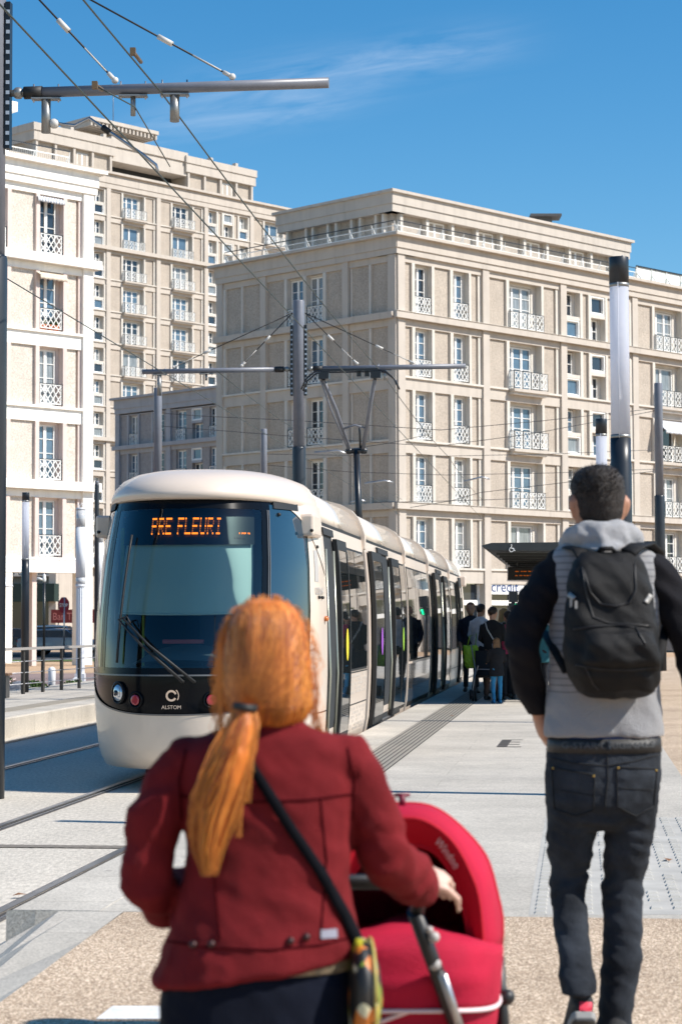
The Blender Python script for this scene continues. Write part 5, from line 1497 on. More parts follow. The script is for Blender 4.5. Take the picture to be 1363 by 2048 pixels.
for s, (sh, mid, el, fo, wr) in (('l', ((1116, 1140, .0), (1068, 1212, -.03), (1040, 1292, -.05), (1056, 1362, .0), (1074, 1425, .05))), ('r', ((1302, 1142, 0), (1350, 1218, -.02), (1388, 1320, -.04), (1398, 1380, .02), (1403, 1436, .06)))):
    mb = MB(); mb.tube([mpx(*p) for p in (sh, mid, el, fo, wr)], [.066, .066, .060, .052, .040], 16); mb.ball(mpx(*sh), (.062, .066, .062), 10); mb.tube([mpx(1138 if s == 'l' else 1280, 1118, 0), mpx(*sh)], [.045, .06], 12)
    fuse('sleeve', mb, SLEEVE, man, .009, 3, lambda c, n: folds(c, .012, 15, 2, 1.3) + folds(c, .005, 36, 8))
# blue undershirt, belt, jeans
mb = MB(); mb.loft(pxrings([(1440, 1092, 1320, .122), (1465, 1098, 1316, .118), (1486, 1099, 1315, .118)], MY)); obj('undershirt', mb, mat('cotton_blue', (.012, .05, .20), .8), man)
mb = MB(); mb.loft(pxrings([(1474, 1096, 1318, .122), (1498, 1093, 1320, .127), (1545, 1088, 1321, .135), (1600, 1089, 1316, .128), (1640, 1098, 1310, .105), (1660, 1130, 1290, .07)], MY))
def leg(rows):
    mb.loft([oval(((at(a, y, MY + d_).x + at(b, y, MY + d_).x) / 2, MY + d_, at(a, y, MY + d_).z), (at(b, y, MY + d_).x - at(a, y, MY + d_).x) / 2, dp, 24, 2.1) for y, a, b, dp, d_ in rows])
leg([(1560, 1092, 1206, .10, 0), (1620, 1091, 1202, .10, 0), (1700, 1095, 1184, .082, .03), (1752, 1100, 1174, .068, .05), (1800, 1100, 1170, .064, .03), (1880, 1110, 1178, .062, -.04), (1940, 1118, 1186, .064, -.10), (1986, 1121, 1194, .068, -.14), (1990, 1123, 1192, .066, -.14)])
leg([(1560, 1206, 1318, .10, 0), (1620, 1208, 1312, .10, 0), (1700, 1208, 1300, .085, .02), (1756, 1204, 1287, .07, .035), (1810, 1204, 1284, .066, .03), (1900, 1203, 1284, .066, .02), (1980, 1198, 1270, .068, .01), (2040, 1194, 1262, .07, .0), (2062, 1192, 1262, .072, .0)])
def jf(c, n):
    k = 1.0 if c.z < 1.05 else .4
    kn = math.exp(-((c.z - (PZ + .62)) / .14) ** 2)
    return k * folds(c, .008, 17, 1, 1.3) + kn * .008 * sin(c.z * 110 + 7 * noise.noise(c * 9)) * (.4 + noise.noise(c * 7)) + folds(c, .0025, 45, 6, 1.5)
jeans, jtree = fuse('jeans', mb, DENIMB, man, .0085, 3, jf)
BELT = mat('belt_black', (.015, .015, .016), .5, bump=.2, bscale=150)
mb = MB(); bm_ = pxrings([(1474, 1094, 1320, .128), (1502, 1091, 1322, .134)], MY); inn = pxrings([(1474, 1100, 1314, .118), (1502, 1097, 1316, .122)], MY)
mb.loft([inn[0], bm_[0], bm_[1], inn[1]], caps=False, smooth=True)
belt = obj('belt', mb, BELT, man)
btree = BVHTree.FromPolygons([v for v in mb.v], mb.f)
def text_on(tree, name, body_, parent, p0, p1, hpx, m, off=.002, bend=0.0):
    """lettering laid on a surface: every outline point of the text is dropped onto it"""
    cu = bpy.data.curves.new(name, 'FONT'); cu.body = body_; cu.size = 1; cu.resolution_u = 3
    tmp = bpy.data.objects.new(name, cu); COL.objects.link(tmp); dg = bpy.context.evaluated_depsgraph_get(); dg.update()
    me = bpy.data.meshes.new_from_object(tmp.evaluated_get(dg)); bpy.data.objects.remove(tmp)
    W_ = max(v.co.x for v in me.vertices); o_ = base(parent)
    dx, dy = p1[0] - p0[0], p1[1] - p0[1]; l_ = math.hypot(dx, dy); nx, ny = dy / l_, -dx / l_
    for v in me.vertices:
        u = v.co.x / W_; h = v.co.y / .72 * hpx + bend * 4 * u * (1 - u)
        q = onto(tree, p0[0] + dx * u + nx * h, p0[1] + dy * u + ny * h, off)
        if q is None: bpy.data.meshes.remove(me); return None
        v.co = q - o_
    me.materials.clear(); me.materials.append(m); me.name = name
    return link(name, me, parent)
text_on(btree, 'belt_lettering', 'G-STAR ORIGINALS', belt, (1122, 1496), (1306, 1494), 13, mat('belt_print', (.07, .07, .07), .4), .0025, -3)
STITCH = mat('stitch_black', (.008, .009, .011), .9); RIVET = mat('rivet_brass', (.55, .36, .10), .3, .9)
mb = MB(); mb2_ = MB()
for q in (((1103, 1535), (1188, 1550), (1186, 1620), (1150, 1632), (1108, 1618)), ((1232, 1534), (1312, 1538), (1306, 1612), (1270, 1632), (1234, 1612))):
    pt = path_on(jtree, list(q) + [q[0]], .002, 8); mb.tube(pt, .0022, 5)
    t = path_on(jtree, [(q[0][0], q[0][1] + 42), (q[1][0], q[1][1] + 42)], .001, 8); mb.tube(t, .0014, 4)
for q in ((1106, 1536), (1186, 1552), (1235, 1536), (1310, 1541)):
    p = onto(jtree, *q, .002)
    if p: mb2_.ball(p, .0042, 5)
for q in ([(1213, 1500), (1214, 1560), (1208, 1620)], [(1094, 1515), (1150, 1527), (1213, 1532), (1270, 1522), (1318, 1508)]):
    mb.tube(path_on(jtree, q, .001, 8), .0022, 5)
obj('pocket_seam', mb, STITCH, jeans); obj('rivet', mb2_, RIVET, jeans)
mb = band_on(btree, [(1216, 1476), (1216, 1501)], 9, .003, .004, 4); 
if mb.v: obj('belt_loop', mb, DENIMB, jeans)
# shoes
SHOE = mat('shoe_black', (.018, .018, .02), .7, bump=.4, bscale=300); SOLE = mat('sole_grey', (.25, .25, .24), .7); SOLED = mat('sole_dark', (.03, .03, .03), .7)
def shoe(parent_root, heel, direc, up, ln=.29, emblem=None, nm='shoe'):
    f_ = V(direc).normalized(); u_ = V(up); u_ = (u_ - f_ * u_.dot(f_)).normalized(); s_ = f_.cross(u_)
    H = V(heel); m_ = MB(); rows = [(-.02, .026, .055), (.0, .036, .085), (.05, .040, .095), (.09, .041, .085), (.15, .046, .062), (.21, .049, .05), (.26, .042, .042), (.285, .022, .03)]
    m_.loft([[H + f_ * (x * ln / .29) + s_ * (w_ * cos(2 * pi * j / 20)) + u_ * (.012 + max(0, h_ * (.5 + .5 * sin(2 * pi * j / 20)))) for j in range(20)] for x, w_, h_ in rows])
    m_.tube([H + f_ * .03 + u_ * .06, H + f_ * .035 + u_ * .13], [.036, .034], 14)
    sh, tr = fuse(nm, m_, SHOE, parent_root, .006, 3)
    m_ = MB(); m_.loft([[H + f_ * (x * ln / .29) + s_ * (sg * w_ * 1.08) + u_ * z for sg, z in ((-1, -.012), (1, -.012), (1, .016), (-1, .016))] for x, w_, h_ in rows])
    obj('sole', m_, SOLE, sh, bevel=.006)
    m_ = MB(); m_.loft([[H + f_ * (x * ln / .29) + s_ * (sg * w_ * 1.0) + u_ * z for sg, z in ((-1, -.018), (1, -.018), (1, -.0121), (-1, -.0121))] for x, w_, h_ in rows]); obj('tread', m_, SOLED, sh)
    return sh, tr
hl_ = at(1166, 2036, MY - .17)
sh, tr = shoe(man, hl_, (-.02, .80, -.55), (0, .55, .80))
em = patch_on(tr, ((1158, 2004), (1182, 2005), (1181, 2022), (1158, 2021)), .003, 5, 5)
if em: obj('heel_patch', em, mat('patch_red', (.65, .03, .07), .6), sh)
shoe(man, V((at(1228, 2060, MY).x, MY - .06, PZ + .02)), (.05, 1, 0), (0, 0, 1))

# ---- backpack ---------------------------------------------------------------------------------
bp = thing('backpack', 'black backpack with grey side zips worn by the young man', 'backpack', mpx(1218, 1250, -.2))
NYL = mat('nylon_black', (.0055, .0055, .006), .6, var=.3, vscale=6, bump=.35, bscale=350, spec=.25)
def bpx(px, py, dy): return at(px, py, MY + dy)
mb = MB()
def bring(y, a, b, f_, bk=-.10):
    A, B_ = bpx(a, y, -.16), bpx(b, y, -.16); c = (A + B_) / 2; return oval((c.x, MY + (f_ + bk) / 2, c.z), (B_.x - A.x) / 2, (bk - f_) / 2, 28, 2.9)
mb.loft([bring(*r) for r in ((1101, 1180, 1262, -.15), (1106, 1165, 1272, -.18), (1125, 1146, 1286, -.215), (1170, 1133, 1300, -.245), (1240, 1126, 1308, -.265), (1310, 1124, 1314, -.285), (1352, 1132, 1316, -.28), (1380, 1152, 1308, -.25), (1393, 1180, 1290, -.20), (1396, 1200, 1270, -.17))])
mb.loft([bring(*r, -.2) for r in ((1258, 1180, 1285, -.27), (1266, 1162, 1298, -.30), (1290, 1155, 1306, -.318), (1322, 1150, 1310, -.315), (1334, 1152, 1310, -.295))])
bk, ktree = fuse('pack_body', mb, NYL, bp, .008, 3, lambda c, n: folds(c, .009, 13, 4) + folds(c, .005, 30, 9))
mb = MB(); PIPE = mat('piping_black', (.006, .006, .007), .5)
for q in ([(1166, 1140), (1180, 1185), (1200, 1208), (1232, 1213), (1258, 1205), (1270, 1180), (1268, 1128)], [(1163, 1135), (1172, 1190), (1185, 1235), (1215, 1246), (1300, 1252)], [(1146, 1258), (1180, 1254), (1240, 1250), (1270, 1256), (1290, 1290)], [(1150, 1330), (1200, 1338), (1260, 1340), (1312, 1334)], [(1170, 1335), (1185, 1368), (1196, 1380)]):
    mb.tube(path_on(ktree, q, .001, 8), .0032, 5)
obj('seam', mb, PIPE, bk)
ZIP = mat('zip_grey', (.34, .33, .31), .5, .3)
for q in ([(1123, 1174), (1134, 1186), (1148, 1198)], [(1306, 1178), (1298, 1192), (1289, 1206)]):
    m_ = band_on(ktree, q, 10, .003, .003, 6)
    if m_.v: obj('zip', m_, ZIP, bk)
mb = MB()
for q in ((1143, 1203), (1152, 1206)):
    p = onto(ktree, *q, .006)
    if p: mb.box(p.x - .004, p.x + .004, p.y - .003, p.y + .003, p.z - .02, p.z + .005)
if mb.v: obj('zip_pull', mb, ZIP, bk)
for q in ([(1172, 1128), (1158, 1105), (1140, 1100), (1120, 1112)], [(1255, 1110), (1272, 1096), (1292, 1094), (1312, 1112)]):
    mb = MB(); pts = []
    for i, (x, y) in enumerate(q): pts.append(bpx(x, y, (-.17, -.12, -.05, .03)[i]) + V((0, 0, .008)))
    pts.append(pts[-1] + V((.0, .05, -.06))); mb.tube(pts, [(.028, .008)] * 5, 10, side=(1, .3, 0)); obj('shoulder_strap', mb, NYL, bp)
for s, (x0, y0, x1, y1) in ((-1, (1132, 1345, 1086, 1262)), (1, (1314, 1340, 1332, 1240))):
    mb = MB(); mb.tube([bpx(x0, y0, -.16), bpx((x0 + x1) / 2, (y0 + y1) / 2, -.10), bpx(x1, y1, .04)], [(.014, .004)] * 3, 8); obj('side_strap', mb, NYL, bp)
mb = MB(); mb.tube([bpx(1195, 1106, -.15), bpx(1200, 1098, -.17), bpx(1222, 1097, -.17), bpx(1230, 1106, -.15)], .008, 8); obj('carry_loop', mb, NYL, bp)

# ================= red-haired woman =============================================================
WY = 4.1
wg = gz(WY)
woman = thing('person', 'woman seen from behind with long red ponytail and dark red denim jacket, pushing the pram', 'person', (at(525, 1500, WY).x, WY, wg))
def wpx(px, py, dy=0): return at(px, py, WY + dy)
JACK = mat('denim_wine_red', (.175, .0145, .018), .85, var=.25, vscale=7, bump=.5, bscale=320, spec=.12)
NAVY = mat('denim_navy', (.004, .006, .014), .85, var=.3, vscale=6, bump=.4, bscale=300, spec=.15)
mb = MB(); whc = wpx(532, 1318); WH = .205
wrot = head_mesh(mb, whc, WH, yaw=R(-12), pitch=R(4))
mb.tube([whc + V((0, -.01, -.06)), wpx(535, 1440, .0), wpx(535, 1500, .01)], [(.05, .055), (.05, .055), (.07, .06)], 14, side=(1, 0, 0))
mb.loft(pxrings([(1480, 430, 640, .06), (1540, 375, 690, .08), (1700, 385, 685, .085), (1900, 370, 690, .09), (2000, 350, 700, .09)], WY))
WA = [((374, 1528, 0), (308, 1640, -.02), (290, 1764, -.02), (330, 1790, .12), (430, 1770, .26)), ((690, 1524, 0), (738, 1612, .02), (768, 1712, .03), (812, 1752, .16), (838, 1772, .27))]
for p in WA: mb.tube([wpx(*q) for q in p], [.045, .04, .036, .033, .026], 10)
ha = wpx(832, 1768, .27); hb = wpx(850, 1748, .33)
hand_mesh(mb, ha, V((.045, .06, .012)), (-.2, .35, -1), .17, 1.25, -1)
hand_mesh(mb, wpx(430, 1770, .26), (.3, .8, 0), (0, .5, -.8), .175, .95, 1)
for hx in (430, 610):
    a = wpx(hx, 2000, 0); mb.tube([a, V((a.x, WY + .02, .50)), V((a.x, WY - .02, wg + .08))], [.07, .055, .04], 10)
SKIN_P = mat('skin_pale', (.66, .42, .33), .5, var=.06, vscale=20)
wbody, wbt = fuse('body', mb, SKIN_P, woman, .0075, 2)
eyes(wbody, whc, WH, wrot)
# jacket
mb = MB(); mb.loft(pxrings([(1440, 488, 590, .06), (1458, 440, 640, .08), (1474, 392, 680, .095), (1498, 358, 708, .105), (1540, 352, 712, .112), (1600, 366, 706, .118), (1680, 374, 700, .118), (1760, 366, 700, .122), (1830, 345, 708, .135), (1890, 318, 718, .15), (1926, 310, 722, .155), (1936, 312, 720, .152)], WY))
for p in WA:
    mb.ball(wpx(*p[0]), (.054, .064, .056), 10)
    mb.tube([wpx(*q) for q in p], [.058, .055, .052, .052, .046], 16)
mb.tube([wpx(478, 1452, .03), wpx(500, 1440, -.05), wpx(540, 1436, -.07), wpx(585, 1440, -.05), wpx(602, 1452, .03)], [.014, .02, .022, .02, .014], 10)
def jk(c, n):
    low = max(0, min(1, (1.30 - c.z) / .3))
    side = 1 if (c.x < wpx(350, 1600).x or c.x > wpx(715, 1600).x) else 0
    cr = 1 - abs(noise.noise(V((c.x * 7, c.y * 7, c.z * 13 + 2 * c.x)))) * 2.2
    return folds(c, .004, 15, 3, 1.5) + folds(c, .002, 38, 5) + (side * .5 + .25) * .005 * max(0, cr) ** 2 + side * .0025 * sin(c.z * 70 + 6 * noise.noise(c * 8)) + low * folds(c, .004, 11, 8, 2.5)
_zc, _xc = wpx(525, 1840).z, wpx(525, 1840).x
for v in mb.v:
    if v.z < _zc + .02 and abs(v.x - _xc) < .25 and abs(v.y - WY) < .17: v.z += (v.x - _xc) * .16 * min(1, (_zc + .02 - v.z) / .06)
jacket, wtree = fuse('jacket', mb, JACK, woman, .0075, 3, jk)
SEAM = mat('seam_wine', (.045, .004, .006), 1, spec=0)
mb = MB()
for q in ([(362, 1592), (450, 1602), (530, 1604), (620, 1600), (702, 1588)], [(432, 1602), (425, 1720), (440, 1880)], [(640, 1600), (652, 1720), (640, 1880)], [(322, 1880), (420, 1896), (540, 1900), (640, 1890), (714, 1872)], [(372, 1500), (358, 1560), (362, 1640)], [(694, 1496), (708, 1560), (704, 1640)]):
    pt = path_on(wtree, q, .001, 8)
    if len(pt) > 2: mb.tube(pt, .002, 5)
obj('seam', mb, SEAM, jacket)
m_ = patch_on(wtree, ((640, 1860), (672, 1858), (673, 1876), (641, 1878)), .003, 4, 3)
if m_: obj('label_patch', m_, mat('label_grey', (.22, .22, .27), .7), jacket)
mb = MB()
for q in ((388, 1890), (424, 1888), (580, 1882), (612, 1874)):
    p = onto(wtree, *q, .003)
    if p: mb.ball(p, .008, 6)
obj('button', mb, mat('button_dull', (.06, .03, .03), .4, .6), jacket)
# top, jeans
mb = MB(); mb.loft(pxrings([(1860, 345, 700, .13), (1905, 336, 706, .142), (1930, 332, 709, .146)], WY)); obj('lace_top', mb, mat('lace_beige', (.42, .32, .20), .9, var=.5, vscale=60, bump=1, bscale=120), woman)
mb = MB(); mb.loft(pxrings([(1915, 334, 708, .135), (1960, 326, 714, .145), (2050, 318, 722, .155), (2130, 322, 718, .15), (2180, 340, 700, .12)], WY))
for hx in (420, 620):
    a = wpx(hx, 2080, 0); mb.tube([a, V((a.x, WY + .02, .52)), V((a.x, WY - .01, wg + .07))], [(.105, .12), (.066, .07), (.05, .052)], 18, side=(1, 0, 0))
fuse('jeans', mb, NAVY, woman, .01, 3, lambda c, n: folds(c, .005, 14, 2) + folds(c, .003, 30, 4))
for hx in (420, 620):
    a = wpx(hx, 2080, 0); shoe(woman, V((a.x, WY - .07, wg + .02)), (.03, 1, 0), (0, 0, 1), .25)
# hair -------------------------------------------------------------------------------------
HAIRR = mat('hair_copper', (.50, .125, .016), .45, var=.25, vscale=9, bump=.2, bscale=60, stretch=(6, 6, .3), col2=(.62, .19, .032), sheen=.0, spec=.4)
_b = HAIRR.node_tree.nodes['Principled BSDF']; _b.inputs['Anisotropic'].default_value = .6
_b.inputs['Subsurface Weight'].default_value = .35; _b.inputs['Subsurface Radius'].default_value = (.03, .012, .004); _b.inputs['Subsurface Scale'].default_value = 1
mb = MB()
def hrow(y, a, b, dp, dy=0): return (y, a, b, dp, dy)
mb.loft(pxrings([hrow(1197, 520, 552, .02), hrow(1203, 496, 574, .06), hrow(1222, 474, 594, .085), (1255, 457, 610, .105), (1300, 448, 619, .117), (1345, 444, 624, .12), (1385, 446, 625, .115), (1415, 456, 622, .10, -.005), (1440, 474, 610, .075, -.015), (1458, 500, 590, .045, -.02)], WY, 0))
hairw, hwt = fuse('hair', mb, HAIRR, woman, .006, 4, lambda c, n:   .002 * noise.noise(V((c.x * 40, c.y * 40, c.z * 5))) + .005 * noise.noise(V((c.x * 12, c.y * 12, c.z * 3))))
mb = MB(); TP = [(490, 1412, -.125), (484, 1450, -.135), (466, 1510, -.15), (444, 1580, -.155), (424, 1640, -.155), (414, 1690, -.15), (418, 1738, -.145)]
mb.tube([wpx(*p) for p in TP], [(.015, .014), (.026, .02), (.034, .024), (.028, .02), (.018, .014), (.008, .008), (.003, .003)], 16, side=(1, 0, 0))
tail, tailt = fuse('ponytail', mb, HAIRR, hairw, .006, 3, lambda c, n: .003 * noise.noise(V((c.x * 50 + c.z * 18, c.y * 40, c.z * 5))))
mb = MB(); p = wpx(490, 1415, -.13); mb.tube([p + V((-.02, 0, .004)), p + V((0, -.016, 0)), p + V((.02, 0, -.002))], .008, 8); obj('hair_tie', mb, RUBBER, hairw)
# strands
rr_ = random.Random(12); cols = [HAIRR, mat('hair_copper_light', (.74, .27, .055), .4, spec=.4), mat('hair_copper_dark', (.30, .065, .010), .45)]
mb = MB()
for i in range(800):
    a = rr_.uniform(-1, 1); sx = 535 + 88 * a; sy = 1200 + 60 * abs(a) ** 2 + rr_.uniform(0, 150)
    ex, ey = (490 + rr_.uniform(-14, 16), 1412 + rr_.uniform(-8, 8)) if rr_.random() < .78 else (sx + rr_.uniform(-14, 8), min(1452, sy + 160))
    bx = (sx - 535) * .55 + 12; pts = []
    for k in range(11):
        u = k / 10; x = (1 - u) ** 2 * sx + 2 * u * (1 - u) * (sx * .55 + ex * .45 + bx * .5) + u * u * ex; y = (1 - u) * sy + u * ey + 14 * sin(pi * u)
        q = onto(hwt, x, y, .0015 + .002 * sin(pi * u))
        if q is not None: pts.append(q)
    if len(pts) > 4: mb.tube(pts, [.0011] * len(pts), 4, rr_.choice((0, 0, 1, 2)), caps=False)
for i in range(620):
    o_ = max(-1.25, min(1.25, rr_.gauss(0, .55))); pts = []; wv = rr_.uniform(-9, 9); end = rr_.uniform(.78, 1.05); ph = rr_.uniform(0, 6)
    dd = rr_.uniform(.2, 1.15)
    for (x, y, dy), wd in zip(TP, (12, 23, 33, 37, 34, 26, 15)):
        yy = 1412 + (y - 1412) * end
        pts.append(wpx(x + o_ * wd + wv * sin((y - 1412) / 60 + ph * .3), yy, dy - .024 * dd * max(0, 1 - abs(o_)) * (wd / 40) - .002))
    mb.tube(pts, [.0011, .0013, .0013, .0013, .0012, .0010, .0005], 4, rr_.choice((0, 0, 0, 1, 2)), caps=False)
for i in range(130):      # loose hairs at the sides
    s = rr_.choice((-1, -1, 1)); x = 535 + s * 88; y = rr_.uniform(1230, 1420); pts = [wpx(x - s * 10, y, -.02), wpx(x + s * rr_.uniform(0, 12), y + 35, -.03), wpx(x + s * rr_.uniform(2, 30), y + 80, -.03), wpx(x + s * rr_.uniform(-15, 25), y + 120, -.03)]
    mb.tube(pts, .0008, 3, 1, caps=False)
for i in range(260):     # fine flyaways round the outline of the head and down the tail
    a = rr_.uniform(-.3, pi + .3); x, y = 533 + 90 * cos(a), 1300 - 104 * sin(a); g_ = rr_.uniform(2, 13)
    mb.tube([wpx(x - 7 * cos(a), y + 7 * sin(a), -.01), wpx(x + g_ * .8 * cos(a + .25), y - g_ * .8 * sin(a + .25), -.015), wpx(x + g_ * cos(a + .6) + 6 * cos(a), y - g_ * sin(a + .6) + 18 * rr_.random(), -.02)], .0006, 3, rr_.choice((0, 1)), caps=False)
for i in range(90):
    k_ = rr_.randrange(1, 4); x, y, dy = TP[k_]; s = rr_.choice((-1, 1)); w0 = (12, 23, 33, 37, 34, 26, 15)[k_]
    mb.tube([wpx(x + s * w0 * .8, y, dy), wpx(x + s * (w0 + rr_.uniform(2, 14)) - 8, y + 40, dy), wpx(x + s * (w0 + rr_.uniform(-8, 18)) - 16, y + 95, dy)], .0007, 3, rr_.choice((0, 1)), caps=False)
obj('hair_strand', mb, cols, hairw, fix=False)['kind'] = 'stuff'
# ---- shoulder bag -------------------------------------------------------------------------
bag = thing('shoulder_bag', 'small colourful patterned bag hanging at the right hip of the woman on a black strap', 'bag', wpx(728, 1970, -.08))
m_ = band_on(wtree, [(494, 1520), (520, 1560), (580, 1655), (640, 1745), (690, 1835), (716, 1890)], 22, .004, .004, 10)
obj('strap', m_, mat('strap_black', (.004, .0045, .007), .9, spec=.1), bag)
BAGM = mat('bag_pattern', (.25, .18, .02), .5)
_t = BAGM.node_tree; _n = _t.nodes; _v = _n.new('ShaderNodeTexVoronoi'); _v.inputs['Scale'].default_value = 30; _c = _n.new('ShaderNodeTexCoord'); _r2 = _n.new('ShaderNodeValToRGB'); _r2.color_ramp.interpolation = 'CONSTANT'
_e = _r2.color_ramp.elements; _e[0].color = (.01, .01, .01, 1); _e[1].position = .42; _e[1].color = (.45, .40, .02, 1)
for pp, cc in ((.52, (.02, .015, .01)), (.66, (.55, .16, .02)), (.76, (.16, .22, .02)), (.9, (.6, .55, .35))): x_ = _e.new(pp); x_.color = (*cc, 1)
_sp = _n.new('ShaderNodeSeparateColor'); _t.links.new(_c.outputs['Object'], _v.inputs['Vector']); _t.links.new(_v.outputs['Color'], _sp.inputs[0]); _t.links.new(_sp.outputs[0], _r2.inputs[0]); _t.links.new(_r2.outputs[0], _n['Principled BSDF'].inputs['Base Color'])
mb = MB(); c = wpx(728, 1965, -.06)
mb.loft([oval((c.x + o_, c.y + e_, c.z + z_), rx, ry, 20, 2.2) for z_, rx, ry, o_, e_ in ((.085, .006, .02, -.01, 0), (.075, .018, .07, -.005, 0), (.03, .03, .10, 0, 0), (-.03, .034, .11, .002, 0), (-.08, .03, .10, .0, 0), (-.12, .018, .07, 0, 0), (-.13, .006, .03, 0, 0))])
obj('pouch', mb, BAGM, bag)
mb = MB(); mb.tube([V((c.x + .032 * cos(a) * .3 + .012, c.y - .105 * cos(a * 1.0), c.z - .02 + .105 * sin(a))) for a in [2 * pi * k / 20 for k in range(21)]], .004, 5); obj('piping', mb, mat('piping_gold', (.4, .33, .08), .4), bag)
mb = MB(); mb.tube([wpx(716, 1890, -.1), wpx(722, 1940, -.13), wpx(738, 2020, -.15), wpx(742, 2060, -.15)], [(.008, .004)] * 4, 8); obj('hanging_strap', mb, mat('strap_black', (.008, .009, .013), .7), bag)

# ================= pram =========================================================================
PXc = at(800, 1700, 5.0).x; 
pram = thing('pram', 'crimson pram with open rounded hood and black push bar in front of the woman', 'pram', (PXc, 5.05, wg))
CRIM = mat('pram_crimson', (.43, .006, .036), .8, var=.16, vscale=5, bump=.35, bscale=220, spec=.3)
CRIM2 = mat('pram_crimson_lining', (.46, .004, .018), .75, bump=.3, bscale=220, spec=.3)
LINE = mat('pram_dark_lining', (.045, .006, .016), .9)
def bow(Y, rx, rz, zb, n=40, dx=0, lean=0):
    return [V((PXc + dx + rx * math.copysign(abs(cos(pi * k / n)) ** .85, cos(pi * k / n)), Y + lean * sin(pi * k / n), zb + rz * abs(sin(pi * k / n)) ** .85)) for k in range(n + 1)]
ZB = .905
def bow(Y, rx, rz, zb, n=40, dx=0, lean=0, _b=bow):
    return [q + V((q.x - PXc, 0, q.z - ZB)) * (.035 * noise.noise(V((q.x * 9, q.y * 14, q.z * 9)))) for q in _b(Y, rx, rz, zb, n, dx, lean)]
BW = [bow(4.76, .150, .255, ZB, lean=.02), bow(4.72, .166, .292, ZB, lean=.02), bow(4.72, .180, .318, ZB, lean=.0), bow(4.80, .214, .338, ZB, lean=-.02), bow(4.93, .238, .345, ZB - .01, lean=-.02), bow(5.08, .236, .332, ZB - .02, lean=-.02), bow(5.22, .212, .285, ZB - .03), bow(5.33, .165, .21, ZB - .03), bow(5.40, .09, .11, ZB - .03), bow(5.42, .02, .03, ZB - .03)]
mb = MB(); mb.loft(BW[2:], 0, False, True, False)
hood = obj('hood', mb, CRIM, pram)
hood.modifiers.new('s', 'SOLIDIFY').thickness = .006
mb = MB(); mb.loft(BW[:3], 0, False, True, False); ptree = BVHTree.FromPolygons(mb.v, mb.f); rim = obj('hood_rim', mb, CRIM2, hood)
mb2_ = MB(); mb2_.loft([[q * .985 + V((PXc, 5.0, ZB)) * .015 + V((0, .015, -.003)) for q in b] for b in BW[:1] + BW[3:]], 0, False, True, False); obj('hood_lining', mb2_, LINE, hood, fix=False)
mb = MB()
for b in (BW[2], BW[4]): mb.tube(b, .0045, 6)
mb.tube(BW[0], .006, 6)
obj('piping', mb, CRIM2, hood)
text_on(ptree, 'hood_lettering', 'Windoo', rim, (868, 1682), (910, 1738), 16, mat('print_white', (.8, .78, .76), .6), .004, 2)
mb = MB(); p = V((PXc + .0, 4.83, ZB + .335)); mb.tube([p, p + V((0, 0, .028))], .008, 8); mb.tube([p + V((-.018, 0, .028)), p + V((.018, 0, .028))], .005, 6); obj('hood_clip', mb, mat('clip_dark_red', (.15, .0, .02), .5), hood)
# carrycot and apron
mb = MB()
def tub(z, hw_, y0, y1): return oval((PXc, (y0 + y1) / 2, z), hw_, (y1 - y0) / 2, 40, 3.2)
mb.loft([tub(.60, .17, 4.72, 5.36), tub(.64, .20, 4.66, 5.42), tub(.74, .225, 4.62, 5.46), tub(.86, .232, 4.60, 5.46), tub(.905, .228, 4.62, 5.45), tub(.90, .19, 4.66, 5.40)])
cot, ct = fuse('carrycot', mb, CRIM, pram, .009, 3, lambda c, n: folds(c, .006, 16, 3))
mb = MB()
rows = []
for k in range(9):
    v = k / 8; rows.append([V((PXc + (.238 - .01 * v) * math.copysign(abs(cos(pi * j / 28)) ** .8, cos(pi * j / 28)), 4.99 - (.40 + .02 * sin(pi * v)) * abs(sin(pi * j / 28)) ** .55, (.925 - .02 * abs(cos(pi * j / 28)) ** 2 - .11 * v) + .035 * sin(pi * j / 28) * (1 - v))) for j in range(29)])
lid = [[V((PXc + (q.x - PXc) * s_, 4.99 + (q.y - 4.99) * s_, q.z + dz)) for q in rows[0]] for s_, dz in ((.93, .012), (.6, .02), (.2, .02))]
mb.loft(lid[::-1] + rows, 0, False, True, False)
for v in mb.v: f_ = .010 * noise.noise(V((v.x * 13, v.y * 8, v.z * 22))) + .006 * noise.noise(V((v.x * 30 + v.z * 20, v.y * 20, v.z * 34))); v.y -= f_; v.z += f_ * .5
ap = obj('apron', mb, CRIM, pram); ap.modifiers.new('s', 'SOLIDIFY').thickness = .008
at_ = BVHTree.FromPolygons(mb.v, mb.f)
mb = MB(); REFL = mat('reflective_piping', (.80, .62, .64), .5)
mb.tube([q + V((0, -.004, -.002)) for q in rows[-1]], .0055, 6); obj('piping', mb, REFL, ap)
mb = MB(); mb.tube(path_on(ct, [(749, 2046), (810, 2024), (865, 2004), (939, 1966)], .004, 8) or [V((PXc, 4.6, .8)), V((PXc + .1, 4.6, .8))], .0055, 6); mb.tube([BW[4][1], BW[4][3], BW[5][4]], .004, 5); obj('reflective_stripe', mb, REFL, cot)
text_on(at_, 'apron_lettering', 'NO', ap, (722, 1916), (755, 1905), 12, mat('print_dim', (.55, .12, .16), .7), .006)
mb = MB()
for q in ((975, 1918), (972, 1972)): mb.ball(at(q[0], q[1], 4.86), .011, 6)
obj('snap', mb, mat('snap_dark', (.05, .01, .015), .4, .5), pram)
